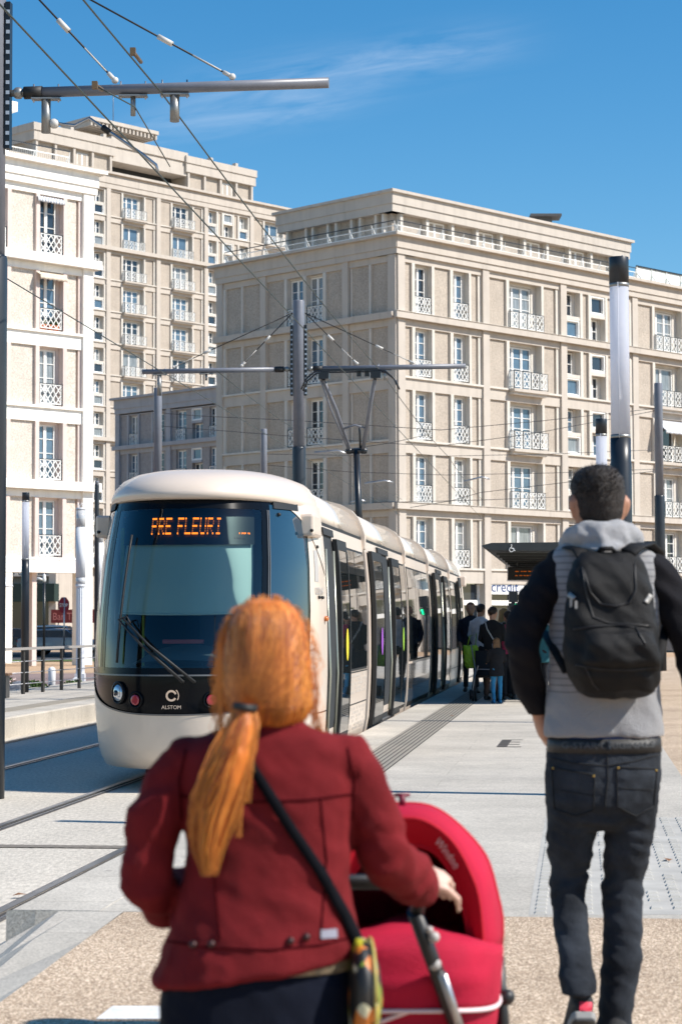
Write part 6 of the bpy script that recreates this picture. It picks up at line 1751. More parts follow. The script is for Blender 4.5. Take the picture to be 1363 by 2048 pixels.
# push bar, chassis, wheels
PB = mat('push_bar_black', (.012, .013, .015), .45)
mb = MB(); gx0, gx1 = wpx(842, 1764, .31), wpx(436, 1764, .31)
e0 = at(828, 1822, WY + .36); e1 = at(912, 2052, 4.62)
mb.tube([gx1, gx0, gx0 + V((.0, .02, -.02)), e0 + V((.006, 0, 0))], .016, 12)
mb.tube([e0, (e0 + e1) / 2, e1], [(.017, .022)] * 3, 14)
dl = V((gx1.x - gx0.x, 0, 0)) * 1.0
mb.tube([gx1, e0 + dl, e1 + V((-.50, 0, 0))], .018, 12)
obj('push_bar', mb, PB, pram)
mb = MB(); t0, t1 = e0 * .55 + e1 * .45, e1; mb.tube([t0 + V((.018, -.01, -.02)), t1 + V((.022, -.012, -.05))], .010, 10); obj('slide_tube', mb, STEEL, pram)
mb = MB(); mb.ball(at(867, 1874, 4.47), .013, 6); mb.ball(at(858, 1860, 4.47), .009, 6); mb.ball(at(868, 1928, 4.52), .015, 6); obj('adjuster', mb, mat('adjuster_grey', (.4, .38, .36), .4), pram)
mb = MB(); x0, x1 = PXc - .24, PXc + .24
for x in (x0, x1): mb.tube([V((x, 4.62, .72)), V((x, 4.95, .52)), V((x, 5.45, .24))], .014, 8); mb.tube([V((x, 5.35, .60)), V((x, 5.0, .50)), V((x, 4.62, .20))], .014, 8)
mb.tube([V((x0, 4.95, .52)), V((x1, 4.95, .52))], .012, 8); mb.tube([V((x0 - .03, 4.62, .18)), V((x1 + .03, 4.62, .18))], .012, 8)
mb.tube([V((x1 - .015, 4.9, .88)), V((x1, 4.92, .70)), V((x1, 4.95, .52))], .016, 8); mb.ball(V((x1 + .005, 4.88, .79)), .02, 6)
obj('chassis', mb, PB, pram)
for x, y, r in ((x0 - .03, 4.62, .15), (x1 + .03, 4.62, .15), (x0, 5.46, .11), (x1, 5.46, .11)):
    z = gz(y) + r; t = MB(); t.lathe([(r * .72, -.02), (r * .95, -.024), (r, 0), (r * .95, .024), (r * .72, .02)], 24)
    mb = MB(); mb.add([V((x + v.z, y + v.x, z + v.y)) for v in t.v], t.f, 0, True); wl_ = obj('wheel', mb, RUBBER, pram)
    mb = MB(); t = MB(); t.lathe([(.001, -.012), (r * .2, -.02), (r * .73, -.012), (r * .73, .012), (r * .2, .02), (.001, .012)], 20); mb.add([V((x + v.z, y + v.x, z + v.y)) for v in t.v], t.f, 0, True); obj('hub', mb, STEEL, wl_)
SPLIT = {'grab_pole', 'collar', 'cab_shell', 'visor_recess', 'turnbuckle', 'snap', 'rivet', 'button', 'bolt', 'adjuster', 'eyes', 'shoes', 'hanger', 'windscreen', 'zip_pull', 'hair_tie', 'post', 'sun_blind', 'partition_post', 'panel_joint'}
# ------------------------------------------------------------------ people at the stop
def cloth(name, c, **k): return mat(name, c, .9, var=.2, vscale=9, bump=.3, bscale=90, **k)
def waiting(label, px, Yd, h, yaw, top, legs, hairc, hair='short', arms=((.28, .02), (.28, .02)), coat=.0, group='people waiting at the stop', skin=SKIN, shoe_c=None, bun=False, lean=0.0):
    """standing figure of height h whose feet stand at that spot; arms: (forward swing, outward) per side"""
    c = gnd(px, 1400, PZ); c = V((at(px, 1300, Yd).x, Yd, PZ)); k = h / 1.72
    root = thing('person', label, 'person', c, group=group)
    Rz = Matrix.Rotation(yaw, 3, 'Z')
    def P(x, y, z): return c + Rz @ (V((x, y, z)) * k)
    def ring(z, rx, ry, y=0): return [P(q.x, q.y, q.z) for q in oval((0, y, z), rx, ry, 20, 2.2)]
    sk = MB(); hcen = P(0, .03 + lean, 1.60)
    rot = head_mesh(sk, hcen, .225 * k, yaw=yaw, pitch=R(-4))
    sk.tube([P(0, .0, 1.56), P(0, -.01, 1.46), P(0, -.01, 1.36)], [.05 * k, .052 * k, .07 * k], 12)
    sk.loft([ring(1.40, .10, .06), ring(1.2, .12, .08), ring(.95, .12, .08)])
    tp = MB()
    tp.loft([ring(1.47, .06, .055, -.01), ring(1.44, .11, .075, -.01), ring(1.40, .175, .095), ring(1.30, .19, .115), ring(1.12, .175, .115), ring(1.0, .17, .115), ring(.92, .185, .12)] + ([ring(.92 - coat, .20 + coat * .06, .14)] if coat else [ring(.88, .185, .12)]))
    for s, (fw, ow) in zip((-1, 1), arms):
        sh = P(s * .175, 0, 1.385); el = P(s * (.22 + ow), -.04 + fw * .25, 1.12); wr = P(s * (.20 + ow * .5), fw * 1.0 - .02, .90 + fw * .55); f_ = (wr - el).normalized()
        tp.tube([sh, (sh + el) / 2, el, wr], [.062 * k, .056 * k, .05 * k, .038 * k], 12)
        sk.tube([sh, el, wr], [.03 * k, .028 * k, .022 * k], 8); hand_mesh(sk, wr, f_, Rz @ V((-s, .2, 0)), .18 * k, .5, s)
    lg = MB(); lg.loft([ring(1.0, .155, .105), ring(.9, .178, .12), ring(.82, .18, .115), ring(.76, .15, .09)])
    for s in (-1, 1):
        st = .06 * s
        lg.tube([P(s * .09, 0, .86), P(s * .095, .015, .5), P(s * .10, st - .02, .09)], [(.088 * k, .095 * k), (.06 * k, .064 * k), (.048 * k, .05 * k)], 14)
        sk.tube([P(s * .09, 0, .86), P(s * .095, .01, .5), P(s * .10, st - .02, .06)], [.04 * k, .03 * k, .025 * k], 8)
    bd, _ = fuse('body', sk, skin, root, .014, 2)
    eyes(bd, hcen, .225 * k, rot)
    fuse('trousers', lg, legs, root, .015, 2, lambda q, n: folds(q, .006, 20, 3))
    fuse('coat' if coat else 'top', tp, top, root, .015, 2, lambda q, n: folds(q, .009, 14, 6))
    sm = MB()
    for s in (-1, 1):
        st = .06 * s
        sm.loft([[P(s * .10 + w_ * cos(2 * pi * j / 14), st - .02 + x, .0 + hh * (.5 + .5 * sin(2 * pi * j / 14))) for j in range(14)] for x, w_, hh in ((-.06, .02, .06), (-.03, .038, .10), (.05, .042, .09), (.13, .045, .06), (.18, .03, .04))])
    obj('shoes', sm, shoe_c or mat('shoe_black_plain', (.012, .012, .012), .5), root)
    hm = MB(); t = MB()
    rows = [(-.26, .22, .0, .32), (-.1, .33, .0, .38), (.05, .375, .12, .425), (.2, .385, .26, .44), (.32, .36, .34, .41), (.43, .29, .29, .32), (.53, .12, .12, .13)]
    t.loft([[V((wx * cos(2 * pi * j / 20), (f_ if sin(2 * pi * j / 20) > 0 else b_) * sin(2 * pi * j / 20), z)) for j in range(20)] for z, wx, f_, b_ in rows])
    hm.add([hcen + rot @ (v * .225 * k) for v in t.v], t.f)
    if hair == 'long':
        hm.loft([[hcen + rot @ (V((wx * cos(2 * pi * j / 16), y_ + .2 * sin(2 * pi * j / 16), z)) * .225 * k) for j in range(16)] for z, wx, y_ in ((.3, .34, -.2), (0, .42, -.2), (-.4, .46, -.22), (-.8, .44, -.22), (-1.15, .2, -.2))])
    if bun: hm.ball(hcen + rot @ (V((-.05, -.5, .1)) * .225 * k), .05 * k, 8)
    fuse('hair', hm, hairc, root, .010, 2, lambda q, n: .006 * fbm(q, 35))
    return root, P
H_DARK = mat('hair_brown_dark', (.02, .011, .007), .5, bump=.6, bscale=120)
H_RED = mat('hair_ginger', (.26, .09, .03), .5, bump=.6, bscale=120)
H_LB = mat('hair_light_brown', (.20, .10, .04), .6, var=.4, vscale=30, bump=.8, bscale=80)
H_BL = mat('hair_blond', (.38, .25, .10), .5, bump=.6, bscale=120)
BLKC = cloth('coat_black', (.007, .007, .009)); DKTR = cloth('trousers_dark', (.012, .013, .018)); WHSH = cloth('shirt_white', (.70, .70, .72)); PINKC = cloth('jacket_pink', (.42, .035, .11)); TEALC = cloth('coat_teal', (.012, .09, .11)); NVY = cloth('top_navy', (.012, .015, .03)); BLUEB = cloth('boots_blue', (.03, .22, .42))
waiting('man with ginger hair in dark jacket facing the camera at the end of the tram', 941, 41.0, 1.78, R(170), NVY, DKTR, H_RED, arms=((.1, .02), (.1, .02)))
waiting('man in white shirt with short dark hair next to the ginger man', 960, 40.0, 1.74, R(-40), WHSH, DKTR, H_DARK, arms=((.1, .02), (.3, .02)), skin=SKIN_M)
r_, PW = waiting('woman in long black coat with dark bun and pale bag strap, back to the camera', 984, 36.6, 1.66, R(-25), BLKC, cloth('tights_brown', (.10, .055, .04)), H_DARK, arms=((.25, .03), (.35, .0)), coat=.35, bun=True)
mb = MB(); mb.tube([PW(-.12, -.06, 1.45), PW(-.05, -.135, 1.3), PW(.08, -.14, 1.1), PW(.18, -.10, .95)], [(.012, .005)] * 4, 8); obj('bag_strap', mb, mat('strap_pale', (.5, .48, .45), .6), r_)
waiting('small child with curly light brown hair and blue boots behind the woman in black', 992, 35.2, 1.12, R(10), BLKC, BLUEB, H_LB, 'long', coat=.22, shoe_c=BLUEB)
waiting('blond woman facing sideways, mostly hidden between the woman in black and the man', 1004, 38.2, 1.64, R(-80), cloth('top_cream', (.45, .40, .33)), DKTR, H_BL, 'long')
waiting('person in pink jacket partly hidden by the elbow of the young man', 1016, 36.8, 1.58, R(5), PINKC, DKTR, H_DARK, arms=((.2, .06), (.2, .02)))
waiting('person in dark clothes standing close behind the elbow of the young man', 1030, 37.4, 1.70, R(-10), BLKC, DKTR, H_DARK)
waiting('person in teal coat visible through the bent arm of the young man', 1080, 35.5, 1.62, R(15), TEALC, DKTR, H_DARK, coat=.2)
# green tote bag in the woman's left hand and the pushchair
c = at(941, 1313, 36.5)
gb = thing('tote_bag', 'lime green shopping bag held beside the woman in black', 'bag', c)
mb = MB(); mb.loft([oval((c.x + dx, c.y, c.z + z), rx, ry, 20, 3) for z, rx, ry, dx in ((.20, .125, .04, -.01), (.1, .135, .07, 0), (-.08, .135, .08, .01), (-.19, .12, .07, .015), (-.21, .09, .05, .015))])
fuse('bag_body', mb, mat('bag_lime', (.20, .36, .01), .6, var=.2, vscale=14), gb, .01, 2, lambda q, n: folds(q, .012, 22, 2))
mb = MB(); mb.tube([c + V((-.06, 0, .19)), c + V((-.02, 0, .36)), c + V((.10, .02, .40)), c + V((.08, 0, .19))], .008, 6); obj('bag_handle', mb, mat('bag_lime', (.20, .36, .01), .6), gb)
c = at(948, 1395, 36.2); c.z = PZ
pc = thing('pushchair', 'folding pushchair with grey frame and dark twin wheels beside the woman in black', 'pushchair', c)
mb = MB()
for s in (0, .38): mb.tube([c + V((s - .05, .1, 1.0)), c + V((s + .02, .0, .55)), c + V((s - .06, -.30, .1))], .012, 8); mb.tube([c + V((s + .06, -.1, .62)), c + V((s + .02, .1, .4)), c + V((s + .02, .38, .1))], .012, 8)
mb.tube([c + V((.02, 0, .55)), c + V((.40, 0, .55))], .01, 8); obj('frame', mb, mat('pushchair_frame', (.25, .25, .27), .3, .6), pc)
mb = MB(); mb.loft([[c + V((x, y, z)) for x in (.02, .38) for y, z in ()] or [c + V((.03, y, z)), c + V((.38, y, z)), c + V((.38, y - .03, z + .03)), c + V((.03, y - .03, z + .03))] for y, z in ((-.25, .42), (.05, .40), (.2, .85))], 0, True, True); obj('seat', mb, mat('seat_fabric_black', (.012, .012, .014), .9), pc)
for s in (-.02, .40):
    for y in (-.30, .38):
        for o_ in (-.025, .025):
            t = MB(); t.lathe([(.001, -.012), (.03, -.016), (.085, -.016), (.095, 0), (.085, .016), (.03, .016), (.001, .012)], 18); mb = MB(); mb.add([c + V((s + o_ + v.z, y + v.x, .096 + v.y)) for v in t.v], t.f, 0, True); obj('wheel', mb, RUBBER, pc)

# ------------------------------------------------------------------ tram shelter
x0 = at(963, 1090, 34).x; z0 = at(963, 1093, 34).z
sh = thing('tram_shelter', 'dark flat canopy of the tram stop with accessibility sign on its end face', 'shelter', (x0 + 1.5, 38, PZ))
SHD = mat('shelter_dark_metal', (.025, .03, .032), .45, var=.15)
def sk_(o, Y, z): return V((x0 + .1156 * (Y - 34) + o, Y, z))
mb = MB()
prof_ = [(0, .0), (.16, -.06), (2.9, -.10), (2.9, .08), (.16, .06), (0, .02)]
mb.loft([[sk_(o, Y, z0 + z) for o, z in prof_] for Y in (34, 47)], 0, True, False)
for i in range(9): Y = 34.7 + i * 1.4; mb.bar(sk_(.2, Y, z0 - .10), sk_(2.8, Y, z0 - .13), .06, .05)
obj('canopy', mb, SHD, sh)
mb = MB()
for Y in (35.5, 40.5, 45.5): mb.tube([sk_(2.3, Y, PZ), sk_(2.3, Y, z0 - .08)], .06, 12)
obj('post', mb, SHD, sh)
mb = MB(); mb.hexa([sk_(2.28, 36, .5), sk_(2.32, 36, .5), sk_(2.32, 45, .5), sk_(2.28, 45, .5), sk_(2.28, 36, 2.5), sk_(2.32, 36, 2.5), sk_(2.32, 45, 2.5), sk_(2.28, 45, 2.5)]); obj('glass_wall', mb, clear_glass('shelter_glass', (.75, .82, .82), .02), sh)
mb = MB(); c = at(1023, 1097, 33.98); s_ = .012
def P2(x, z): return V((c.x + x, 33.985, c.z + z))
mb.ball(P2(-.01, .055), .011, 5); mb.tube([P2(-.01, .04), P2(-.008, .0), P2(.025, .0), P2(.04, -.04), P2(.052, -.036)], .0075, 5)
mb.tube([P2(-.01 + .036 * cos(R(a)), -.02 + .036 * sin(R(a))) for a in range(110, 400, 24)], .006, 5)
obj('access_symbol', mb, mat('symbol_white', (.75, .76, .76), .5), sh)
c = at(1066, 1147, 39.5)
db = thing('display_board', 'black departure board with dim amber text hanging under the shelter roof', 'display', c)
mb = MB(); mb.box(c.x - .50, c.x + .65, c.y - .08, c.y + .08, c.z - .125, c.z + .125); obj('case', mb, BLACK, db, bevel=.01)
mb = MB()
for q in (-.3, .4): mb.bar((c.x + q, c.y, c.z + .12), (c.x + q, c.y, z0 - .05), .03, .03)
obj('hanger', mb, SHD, db)
mb = MB(); rq = random.Random(2)
for j, zz in enumerate((.03, -.05)):
    x = -.36
    while x < .5: w_ = rq.uniform(.03, .07); mb.box(c.x + x, c.x + x + w_, c.y - .084, c.y - .081, c.z + zz, c.z + zz + .018); x += w_ + rq.uniform(.012, .04)
obj('led_text', mb, mat('led_amber_low', (.2, .04, 0), .5, emit=((1, .2, .01), .22)), db)
c = at(1086, 1262, 37.6)
ip = thing('information_panel', 'information panel with white poster and printed lines seen through the bent arm', 'panel', (c.x, c.y, PZ))
mb = MB(); mb.box(c.x - .32, c.x + .32, c.y, c.y + .08, PZ + .3, PZ + 2.0); mb.box(c.x - .34, c.x - .28, c.y - .01, c.y + .09, PZ, PZ + 2.05); mb.box(c.x + .28, c.x + .34, c.y - .01, c.y + .09, PZ, PZ + 2.05); obj('case', mb, SHD, ip)
mb = MB(); mb.box(c.x - .26, c.x + .26, c.y - .012, c.y - .002, PZ + .9, PZ + 1.9); obj('poster', mb, mat('paper_white', (.7, .7, .7), .8), ip)
mb = MB()
for i in range(9): mb.box(c.x - .22, c.x + .1 + .1 * (i % 3) / 2, c.y - .016, c.y - .013, PZ + 1.0 + i * .09, PZ + 1.03 + i * .09 + (.02 if i % 4 == 0 else 0))
obj('printed_line', mb, mat('ink_black', (.02, .02, .02), .8), ip)
c = at(1026, 1214, 52)
tl = thing('traffic_light', 'small black signal head showing green beside the sleeve of the young man', 'traffic light', (c.x, c.y, 0))
mb = MB(); mb.box(c.x - .12, c.x + .12, c.y, c.y + .14, c.z - .10, c.z + .10); mb.box(c.x - .11, c.x + .11, c.y, c.y + .14, c.z + .12, c.z + .4); mb.tube([(c.x, c.y + .1, 0), (c.x, c.y + .1, c.z + .4)], .05, 10); obj('housing', mb, BLACK, tl)
mb = MB(); mb.tube([(c.x + .03, c.y - .015, c.z - .08), (c.x + .06, c.y - .015, c.z + .07)], .022, 8); obj('green_light', mb, mat('signal_green', (0, .3, .12), .3, emit=((.0, 1, .35), 2.5)), tl)

# ------------------------------------------------------------------ far platform edge: railing, bench, planting
A = gnd(86, 1384); B_ = gnd(192, 1373); dr = (B_ - A).normalized()
rl = thing('railing', 'dark steel railing with thin wires along the back of the far platform', 'railing', A)
RM = mat('railing_brown_steel', (.05, .045, .04), .5, .3); mb = MB(); mw = MB(); mt_ = MB()
stp = (B_ - A).length / 3; p0 = A - dr * stp * 4
for i in range(16):
    q = p0 + dr * stp * i
    mb = MB(); mb.bar(q, q + V((0, 0, .865)), .05, .09, up=dr); obj('post', mb, RM, rl)
e0_, e1_ = p0, p0 + dr * stp * 15
for zz in (.2, .42, .64): mw.tube([e0_ + V((0, -.03, zz)), e1_ + V((0, -.03, zz))], .010, 6)
mt_.bar(e0_ + V((0, 0, .89)), e1_ + V((0, 0, .89)), .12, .05)
obj('wire', mw, STEEL, rl); obj('handrail', mt_, mat('handrail_grey', (.30, .28, .26), .5), rl)
c = gnd(6, 1396); bn = thing('bench', 'bench with brown wooden seat and black legs at the left picture edge', 'bench', c)
mb = MB(); 
for i in range(4): mb.box(c.x - 1.5, c.x + .14, c.y - .22 + i * .12, c.y - .12 + i * .12, c.z + .42, c.z + .46)
obj('seat', mb, mat('wood_brown', (.16, .09, .05), .6, var=.3, vscale=5, stretch=(1, 8, 8)), bn, bevel=.006)
for x in (-1.3, .05): mb = MB(); mb.box(c.x + x - .04, c.x + x + .04, c.y - .2, c.y + .24, c.z, c.z + .42); obj('leg', mb, BLACK, bn)
c = at(104, 1378, 47); c.z = 0; bo = MB(); bo.lathe([(.085, 0), (.085, .62), (.075, .66), (.04, .69), (.001, .70)], 16, c); tag(obj('bollard', bo, LW), 'short white bollard behind the far platform railing', 'bollard')
c = at(140, 1380, 49); c.z = 0
pr_ = thing('lamp_guard', 'white tubular guard lying low beside the fluted lamp', 'guard', c); mb = MB(); a, b = at(132, 1376, 49), at(152, 1357, 52); mb.tube([a, b], .05, 8); mb.ball(a, .08, 6); obj('tube', mb, LW, pr_)
c = at(40, 1384, 45); c.z = 0
bg_ = MB(); bg_.loft([oval((c.x, c.y, c.z + z), rx, ry, 22, 2.4) for z, rx, ry in ((0, .30, .25), (.12, .36, .28), (.3, .32, .24), (.40, .2, .14), (.43, .06, .05))]); tag(obj('sack', bg_, mat('sack_grey', (.13, .14, .16), .5, var=.4, vscale=9, bump=1, bscale=12)), 'grey bulging sack lying in the planting left of the column lamp', 'sack')
GRN = mat('leaf_green', (.06, .11, .02), .7, var=.4, vscale=9); FLW = mat('petal_pale_pink', (.62, .48, .46), .7)
def shrub(px, py, Y, rx, rz, n, label, mats, fl=0.0, cat='plant', nm='shrub'):
    c_ = at(px, py, Y); mb_ = MB(); rz_ = random.Random(px)
    for i in range(n):
        a, e = rz_.uniform(0, 6.28), rz_.uniform(.05, 1.5); r_ = rz_.random() ** .4
        p = c_ + V((cos(a) * cos(e) * rx * r_, sin(a) * cos(e) * rx * .6 * r_, max(-.1, sin(e) * rz * r_)))
        d = V((rz_.gauss(0, 1), rz_.gauss(0, 1), rz_.gauss(.5, .8))).normalized(); s = d.cross(V((rz_.gauss(0, 1), rz_.gauss(0, 1), .3))).normalized(); l_ = .07
        mb_.add([p, p + d * l_ * .5 + s * .022, p + d * l_, p + d * l_ * .5 - s * .022], [(0, 1, 2, 3)], 1 if rz_.random() < fl else 0)
    return tag(obj(nm, mb_, mats, fix=False), label, cat)
shrub(66, 1384, 45, .42, .22, 900, 'low green ground plant between the sack and the column lamp', [GRN, FLW])
shrub(16, 1382, 45, .25, .30, 500, 'pale pink flowering plant beside the bench', [GRN, FLW], .6)
shrub(148, 1376, 49.5, .4, .16, 500, 'low green tuft at the foot of the white fluted lamp', [GRN, FLW])
# ------------------------------------------------------------------ street seen through the arcade
def car(label, c, yaw, paint, hgt=1.45):
    root = thing('parked_car', label, 'car', c, yaw, 'cars parked beyond the arcade')
    CP = paint; mb = MB()
    prof_ = [(-2.1, .35), (-2.12, .62), (-2.0, .82), (-1.2, .92), (-.55, hgt - .06), (.2, hgt), (1.1, hgt - .06), (1.75, .98), (2.0, .88), (2.05, .55), (2.0, .32)]
    for s in (-1, 1): pass
    rings = [[V((x, yy * (1 - (.16 * max(0, (z - .85) / .6))), z)) for x, z in prof_] for yy in (-.86, -.80, .80, .86)]
    rings[0] = [V((p.x * .985, p.y, .35 + (p.z - .35) * .97)) for p in rings[0]]; rings[3] = [V((p.x * .985, p.y, .35 + (p.z - .35) * .97)) for p in rings[3]]
    mb.loft(rings, 0, True, True); obj('body', mb, CP, root, world=False)
    gl_ = [(-1.12, .97), (-.56, hgt - .10), (1.05, hgt - .11), (1.62, 1.0)]
    for s in (-1, 1):
        mb = MB(); mb.poly([(x, s * (.865 - .13 * max(0, (z - .85) / .6)), z) for x, z in gl_]); obj('window', mb, G_DARK, root, world=False, fix=False)
    mb = MB(); mb.poly([(1.12, -.66, hgt - .09), (1.12, .66, hgt - .09), (1.73, .74, 1.02), (1.73, -.74, 1.02)]); mb.poly([(-.58, -.66, hgt - .08), (-.58, .66, hgt - .08), (-1.22, .74, .96), (-1.22, -.74, .96)])
    mb.v = [p + V((.02 if p.x > 0 else -.02, 0, .012)) for p in mb.v]; obj('windscreen', mb, G_DARK, root, world=False, fix=False)
    for x in (-1.3, 1.3):
        for s in (-1, 1):
            t = MB(); t.lathe([(.001, -.1), (.2, -.1), (.31, -.09), (.32, 0), (.31, .09), (.001, .1)], 20); mb = MB(); mb.add([V((x + v.x, s * .80 + v.z, .32 + v.y)) for v in t.v], t.f, 0, True); obj('wheel', mb, RUBBER, root, world=False)
    for s in (-1, 1): mb = MB(); mb.box(1.93, 2.07, s * .6 - .14, s * .6 + .14, .72, .86); obj('tail_light', mb, REDL, root, world=False)
    return root
ca = at(120, 1290, 106); ca.z = 0.01; car('silver blue hatchback parked beyond the arcade, in front of the white car', ca, R(172), mat('car_paint_silver_blue', (.22, .27, .33), .25, .3, coat=1))
cb = at(116, 1280, 113); cb.z = 0.01; car('white car parked behind the silver blue hatchback', cb, R(178), mat('car_paint_white', (.66, .66, .66), .25, coat=1), 1.62)
cc_ = at(36, 1290, 110); cc_.z = .01; car('dark car parked beyond the arcade left of the middle pillar', cc_, R(175), mat('car_paint_dark', (.02, .02, .025), .25, coat=1))
c = at(128, 1210, 104); ss = thing('stop_sign', 'red octagonal road sign on a grey post seen through the arcade', 'road sign', (c.x, c.y, 0))
mb = MB(); mb.prism([(c.x + .42 * cos(R(22.5 + 45 * k)) * .55, c.y - .1 + .42 * cos(R(22.5 + 45 * k)) * .8, c.z + .42 * sin(R(22.5 + 45 * k))) for k in range(8)], (.03, .0, 0)); obj('plate', mb, mat('sign_plate_red', (.30, .02, .04), .5), ss)
text_part('lettering', 'STOP', .26, ss, V((c.x - .17, c.y - .41, c.z - .1)) - base(ss), (R(90), 0, math.atan2(.8, .55)), mat('symbol_white', (.75, .76, .76), .5), .012)
mb = MB(); mb.tube([(c.x + .03, c.y - .08, 0), (c.x + .03, c.y - .08, c.z + .4)], .04, 8); obj('post', mb, STEEL, ss)
c = at(89, 1165, 98); sl = thing('street_lamp', 'slim black street lamp with a small white head under the arcade', 'lamp', (c.x, c.y, 0)); mb = MB(); mb.tube([(c.x, c.y, 0), (c.x, c.y, c.z + .1)], .06, 10); obj('post', mb, BLACK, sl)
mb = MB(); mb.lathe([(.05, c.z), (.09, c.z + .1), (.07, c.z + .35), (.02, c.z + .42)], 14, (c.x, c.y, 0)); mb.tube([(c.x, c.y, c.z + .12), (c.x - .35, c.y, c.z + .2)], .07, 8); obj('lamp_head', mb, LW, sl)
# lamp with a white dome cut by the left mast
c = at(6, 1168, 60); dl = thing('street_lamp', 'white dome lamp head next to the left edge mast', 'lamp', (c.x - .4, c.y, 0)); mb = MB(); mb.lathe([(.40, c.z - .08), (.40, c.z - .05), (.33, c.z + .1), (.18, c.z + .22), (.001, c.z + .26)], 20, (c.x - .1, c.y, 0)); obj('lamp_head', mb, LW, dl)
mb = MB(); mb.tube([(c.x - .4, c.y, 0), (c.x - .4, c.y, c.z + .15)], .06, 10); obj('post', mb, BLACK, dl)

# ------------------------------------------------------------------ awnings and pots on the blocks
def awning(root, fc, t0, t1, z, out_=.75, drop=.55, m=None, nm='window_awning'):
    mb = MB(); n = 24
    mb.grid(lambda u, v: fc.P(t0 + (t1 - t0) * u, -.1 + out_ * v, z - drop * v - .0), n, 4); mb.grid(lambda u, v: fc.P(t0 + (t1 - t0) * u, -.1 + out_, z - drop - (.14 + .03 * (1 if int(u * n) % 4 < 2 else 0)) * v), n, 1)
    o = obj(nm, mb, m or AWS, root, fix=False); o.modifiers.new('s', 'SOLIDIFY').thickness = .012; return o
AWS = mat('awning_striped', (.62, .64, .68), .8)
_t = AWS.node_tree; _n = _t.nodes; _w = _n.new('ShaderNodeTexWave'); _w.inputs['Scale'].default_value = 3.2; _c = _n.new('ShaderNodeTexCoord'); _r2 = _n.new('ShaderNodeValToRGB'); _r2.color_ramp.elements[0].color = (.30, .34, .42, 1); _r2.color_ramp.elements[0].position = .4; _r2.color_ramp.elements[1].color = (.70, .70, .70, 1); _r2.color_ramp.elements[1].position = .5
_t.links.new(_c.outputs['Object'], _w.inputs['Vector']); _t.links.new(_w.outputs[0], _r2.inputs[0]); _t.links.new(_r2.outputs[0], _n['Principled BSDF'].inputs['Base Color'])
awning(main_root, FR, 6.25 * 3 + 2.0, 6.25 * 3 + 4.8, SILL[2] + 2.38, .9, .7)

# white block: scalloped sun blind and pots on the storey below the top, faded blind at the top window
wt = WB - 6.25 + .0
BL = mat('blind_cream', (.60, .52, .42), .8, var=.1)
awning(white_root, WF, 12.5 + 3.92, 12.5 + 5.25, SILL[3] + 2.40, .40, .22, BL)
awning(white_root, WF, 12.5 + 3.92, 12.5 + 5.25, SILL[4] + 2.42, .22, .12)
POT = mat('terracotta', (.45, .13, .05), .8)
for k, (t, w_) in enumerate(((4.02, .5), (4.6, .22), (4.86, .26))):
    pt_ = thing('flower_pot', ('long terracotta planter inside the lattice guard of the white block', 'small round terracotta pot next to the long planter on the white block', 'terracotta pot at the right end of the lattice guard on the white block')[k], 'flower pot', WF.P(12.5 + t, -.13, SILL[3] + .02), group='pots behind the lattice guard')
    mb = MB(); c_ = WF.P(12.5 + t + w_ / 2, -.13, SILL[3] + .02); mb.loft([[c_ + WF.d * (a * w_ / 2 * s) + WF.n * (b * .09 * s) + V((0, 0, z)) for a, b in ((-1, -1), (1, -1), (1, 1), (-1, 1))] for z, s in ((0, .8), (.2, 1), (.22, 1.04), (.24, 1.04))], 0, True, False); obj('pot', mb, POT, pt_)
    mb = MB(); rz_ = random.Random(k)
    for i in range(60):
        q_ = c_ + WF.d * rz_.uniform(-w_ / 2, w_ / 2) + V((0, 0, .22 + rz_.random() * .22)); s_ = V((rz_.gauss(0, 1), rz_.gauss(0, 1), rz_.gauss(0, 1))).normalized() * .04; u_ = V((rz_.gauss(0, 1), rz_.gauss(0, 1), 1)).normalized() * .08
        mb.add([q_, q_ + s_, q_ + u_, q_ - s_], [(0, 1, 2, 3)])
    obj('leaves', mb, GRN, pt_, fix=False)
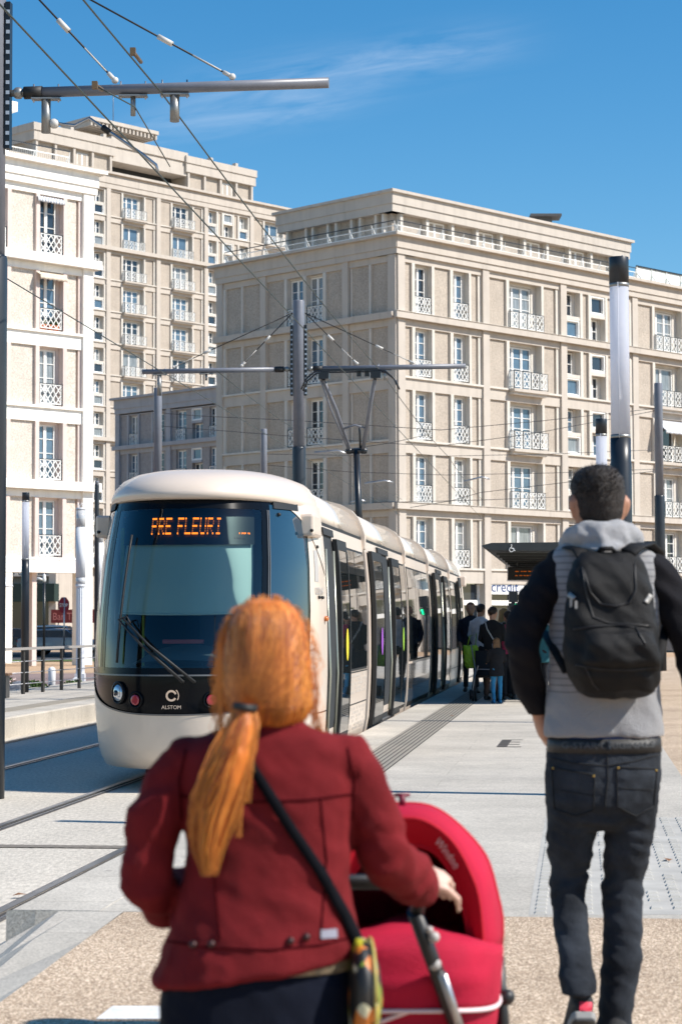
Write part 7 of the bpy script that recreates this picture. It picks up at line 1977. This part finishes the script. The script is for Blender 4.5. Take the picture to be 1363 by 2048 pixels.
# fallen leaves and specks on the paving
rz_ = random.Random(8); LEAF = mat('leaf_dry', (.22, .10, .04), .8, var=.4, vscale=30)
for i, (px, py) in enumerate(((768, 1572), (1185, 1432), (905, 1432), (700, 1780), (40, 1790), (1335, 1720))):
    q_ = gnd(px, py, PZ + .012) if i != 4 else gnd(px, py, .02); mb = MB(); a = rz_.uniform(0, 6); L_ = .05
    d_ = V((cos(a), sin(a), 0)); s_ = V((-sin(a), cos(a), 0))
    mb.add([q_ - d_ * L_, q_ + s_ * L_ * .5 + V((0, 0, .012)), q_ + d_ * L_, q_ - s_ * L_ * .5 + V((0, 0, .006))], [(0, 1, 3), (1, 2, 3)]); tag(obj('fallen_leaf', mb, LEAF, fix=False), 'small dry brown leaf lying ' + ('just above the pram hood on the platform', 'beside the hand of the young man on the platform', 'near the shelter shadow on the platform', 'on the paving behind the right arm of the woman', 'on the pale trackbed in front of the kerb end', 'on the studded paving right of the young man')[i], 'leaf', 'dry leaves on the paving')
# parts made of several pieces become one object per piece
def split_loose(o):
    me = o.data; n = len(me.vertices); par = list(range(n))
    def find(x):
        while par[x] != x: par[x] = par[par[x]]; x = par[x]
        return x
    for e in me.edges:
        a, b = find(e.vertices[0]), find(e.vertices[1])
        if a != b: par[a] = b
    groups = {}
    for p_ in me.polygons: groups.setdefault(find(p_.vertices[0]), []).append(p_)
    if not 1 < len(groups) <= 16: return
    first = True; nm = o.name.split('.')[0]
    for ps in groups.values():
        mb = MB(); idx = {}; vs = []
        for p_ in ps:
            for v in p_.vertices:
                if v not in idx: idx[v] = len(vs); vs.append(me.vertices[v].co.copy())
        mb.v = vs
        for p_ in ps: mb.f.append(tuple(idx[v] for v in p_.vertices)); mb.m.append(p_.material_index); mb.s.append(p_.use_smooth)
        m2 = mb.mesh(nm, list(me.materials), fix=False)
        if first: o.data = m2; first = False
        else: c_ = o.copy(); c_.data = m2; COL.objects.link(c_)
for o in list(sc.objects):
    if o.type == 'MESH' and o.parent is not None and o.name.split('.')[0] in SPLIT: split_loose(o)
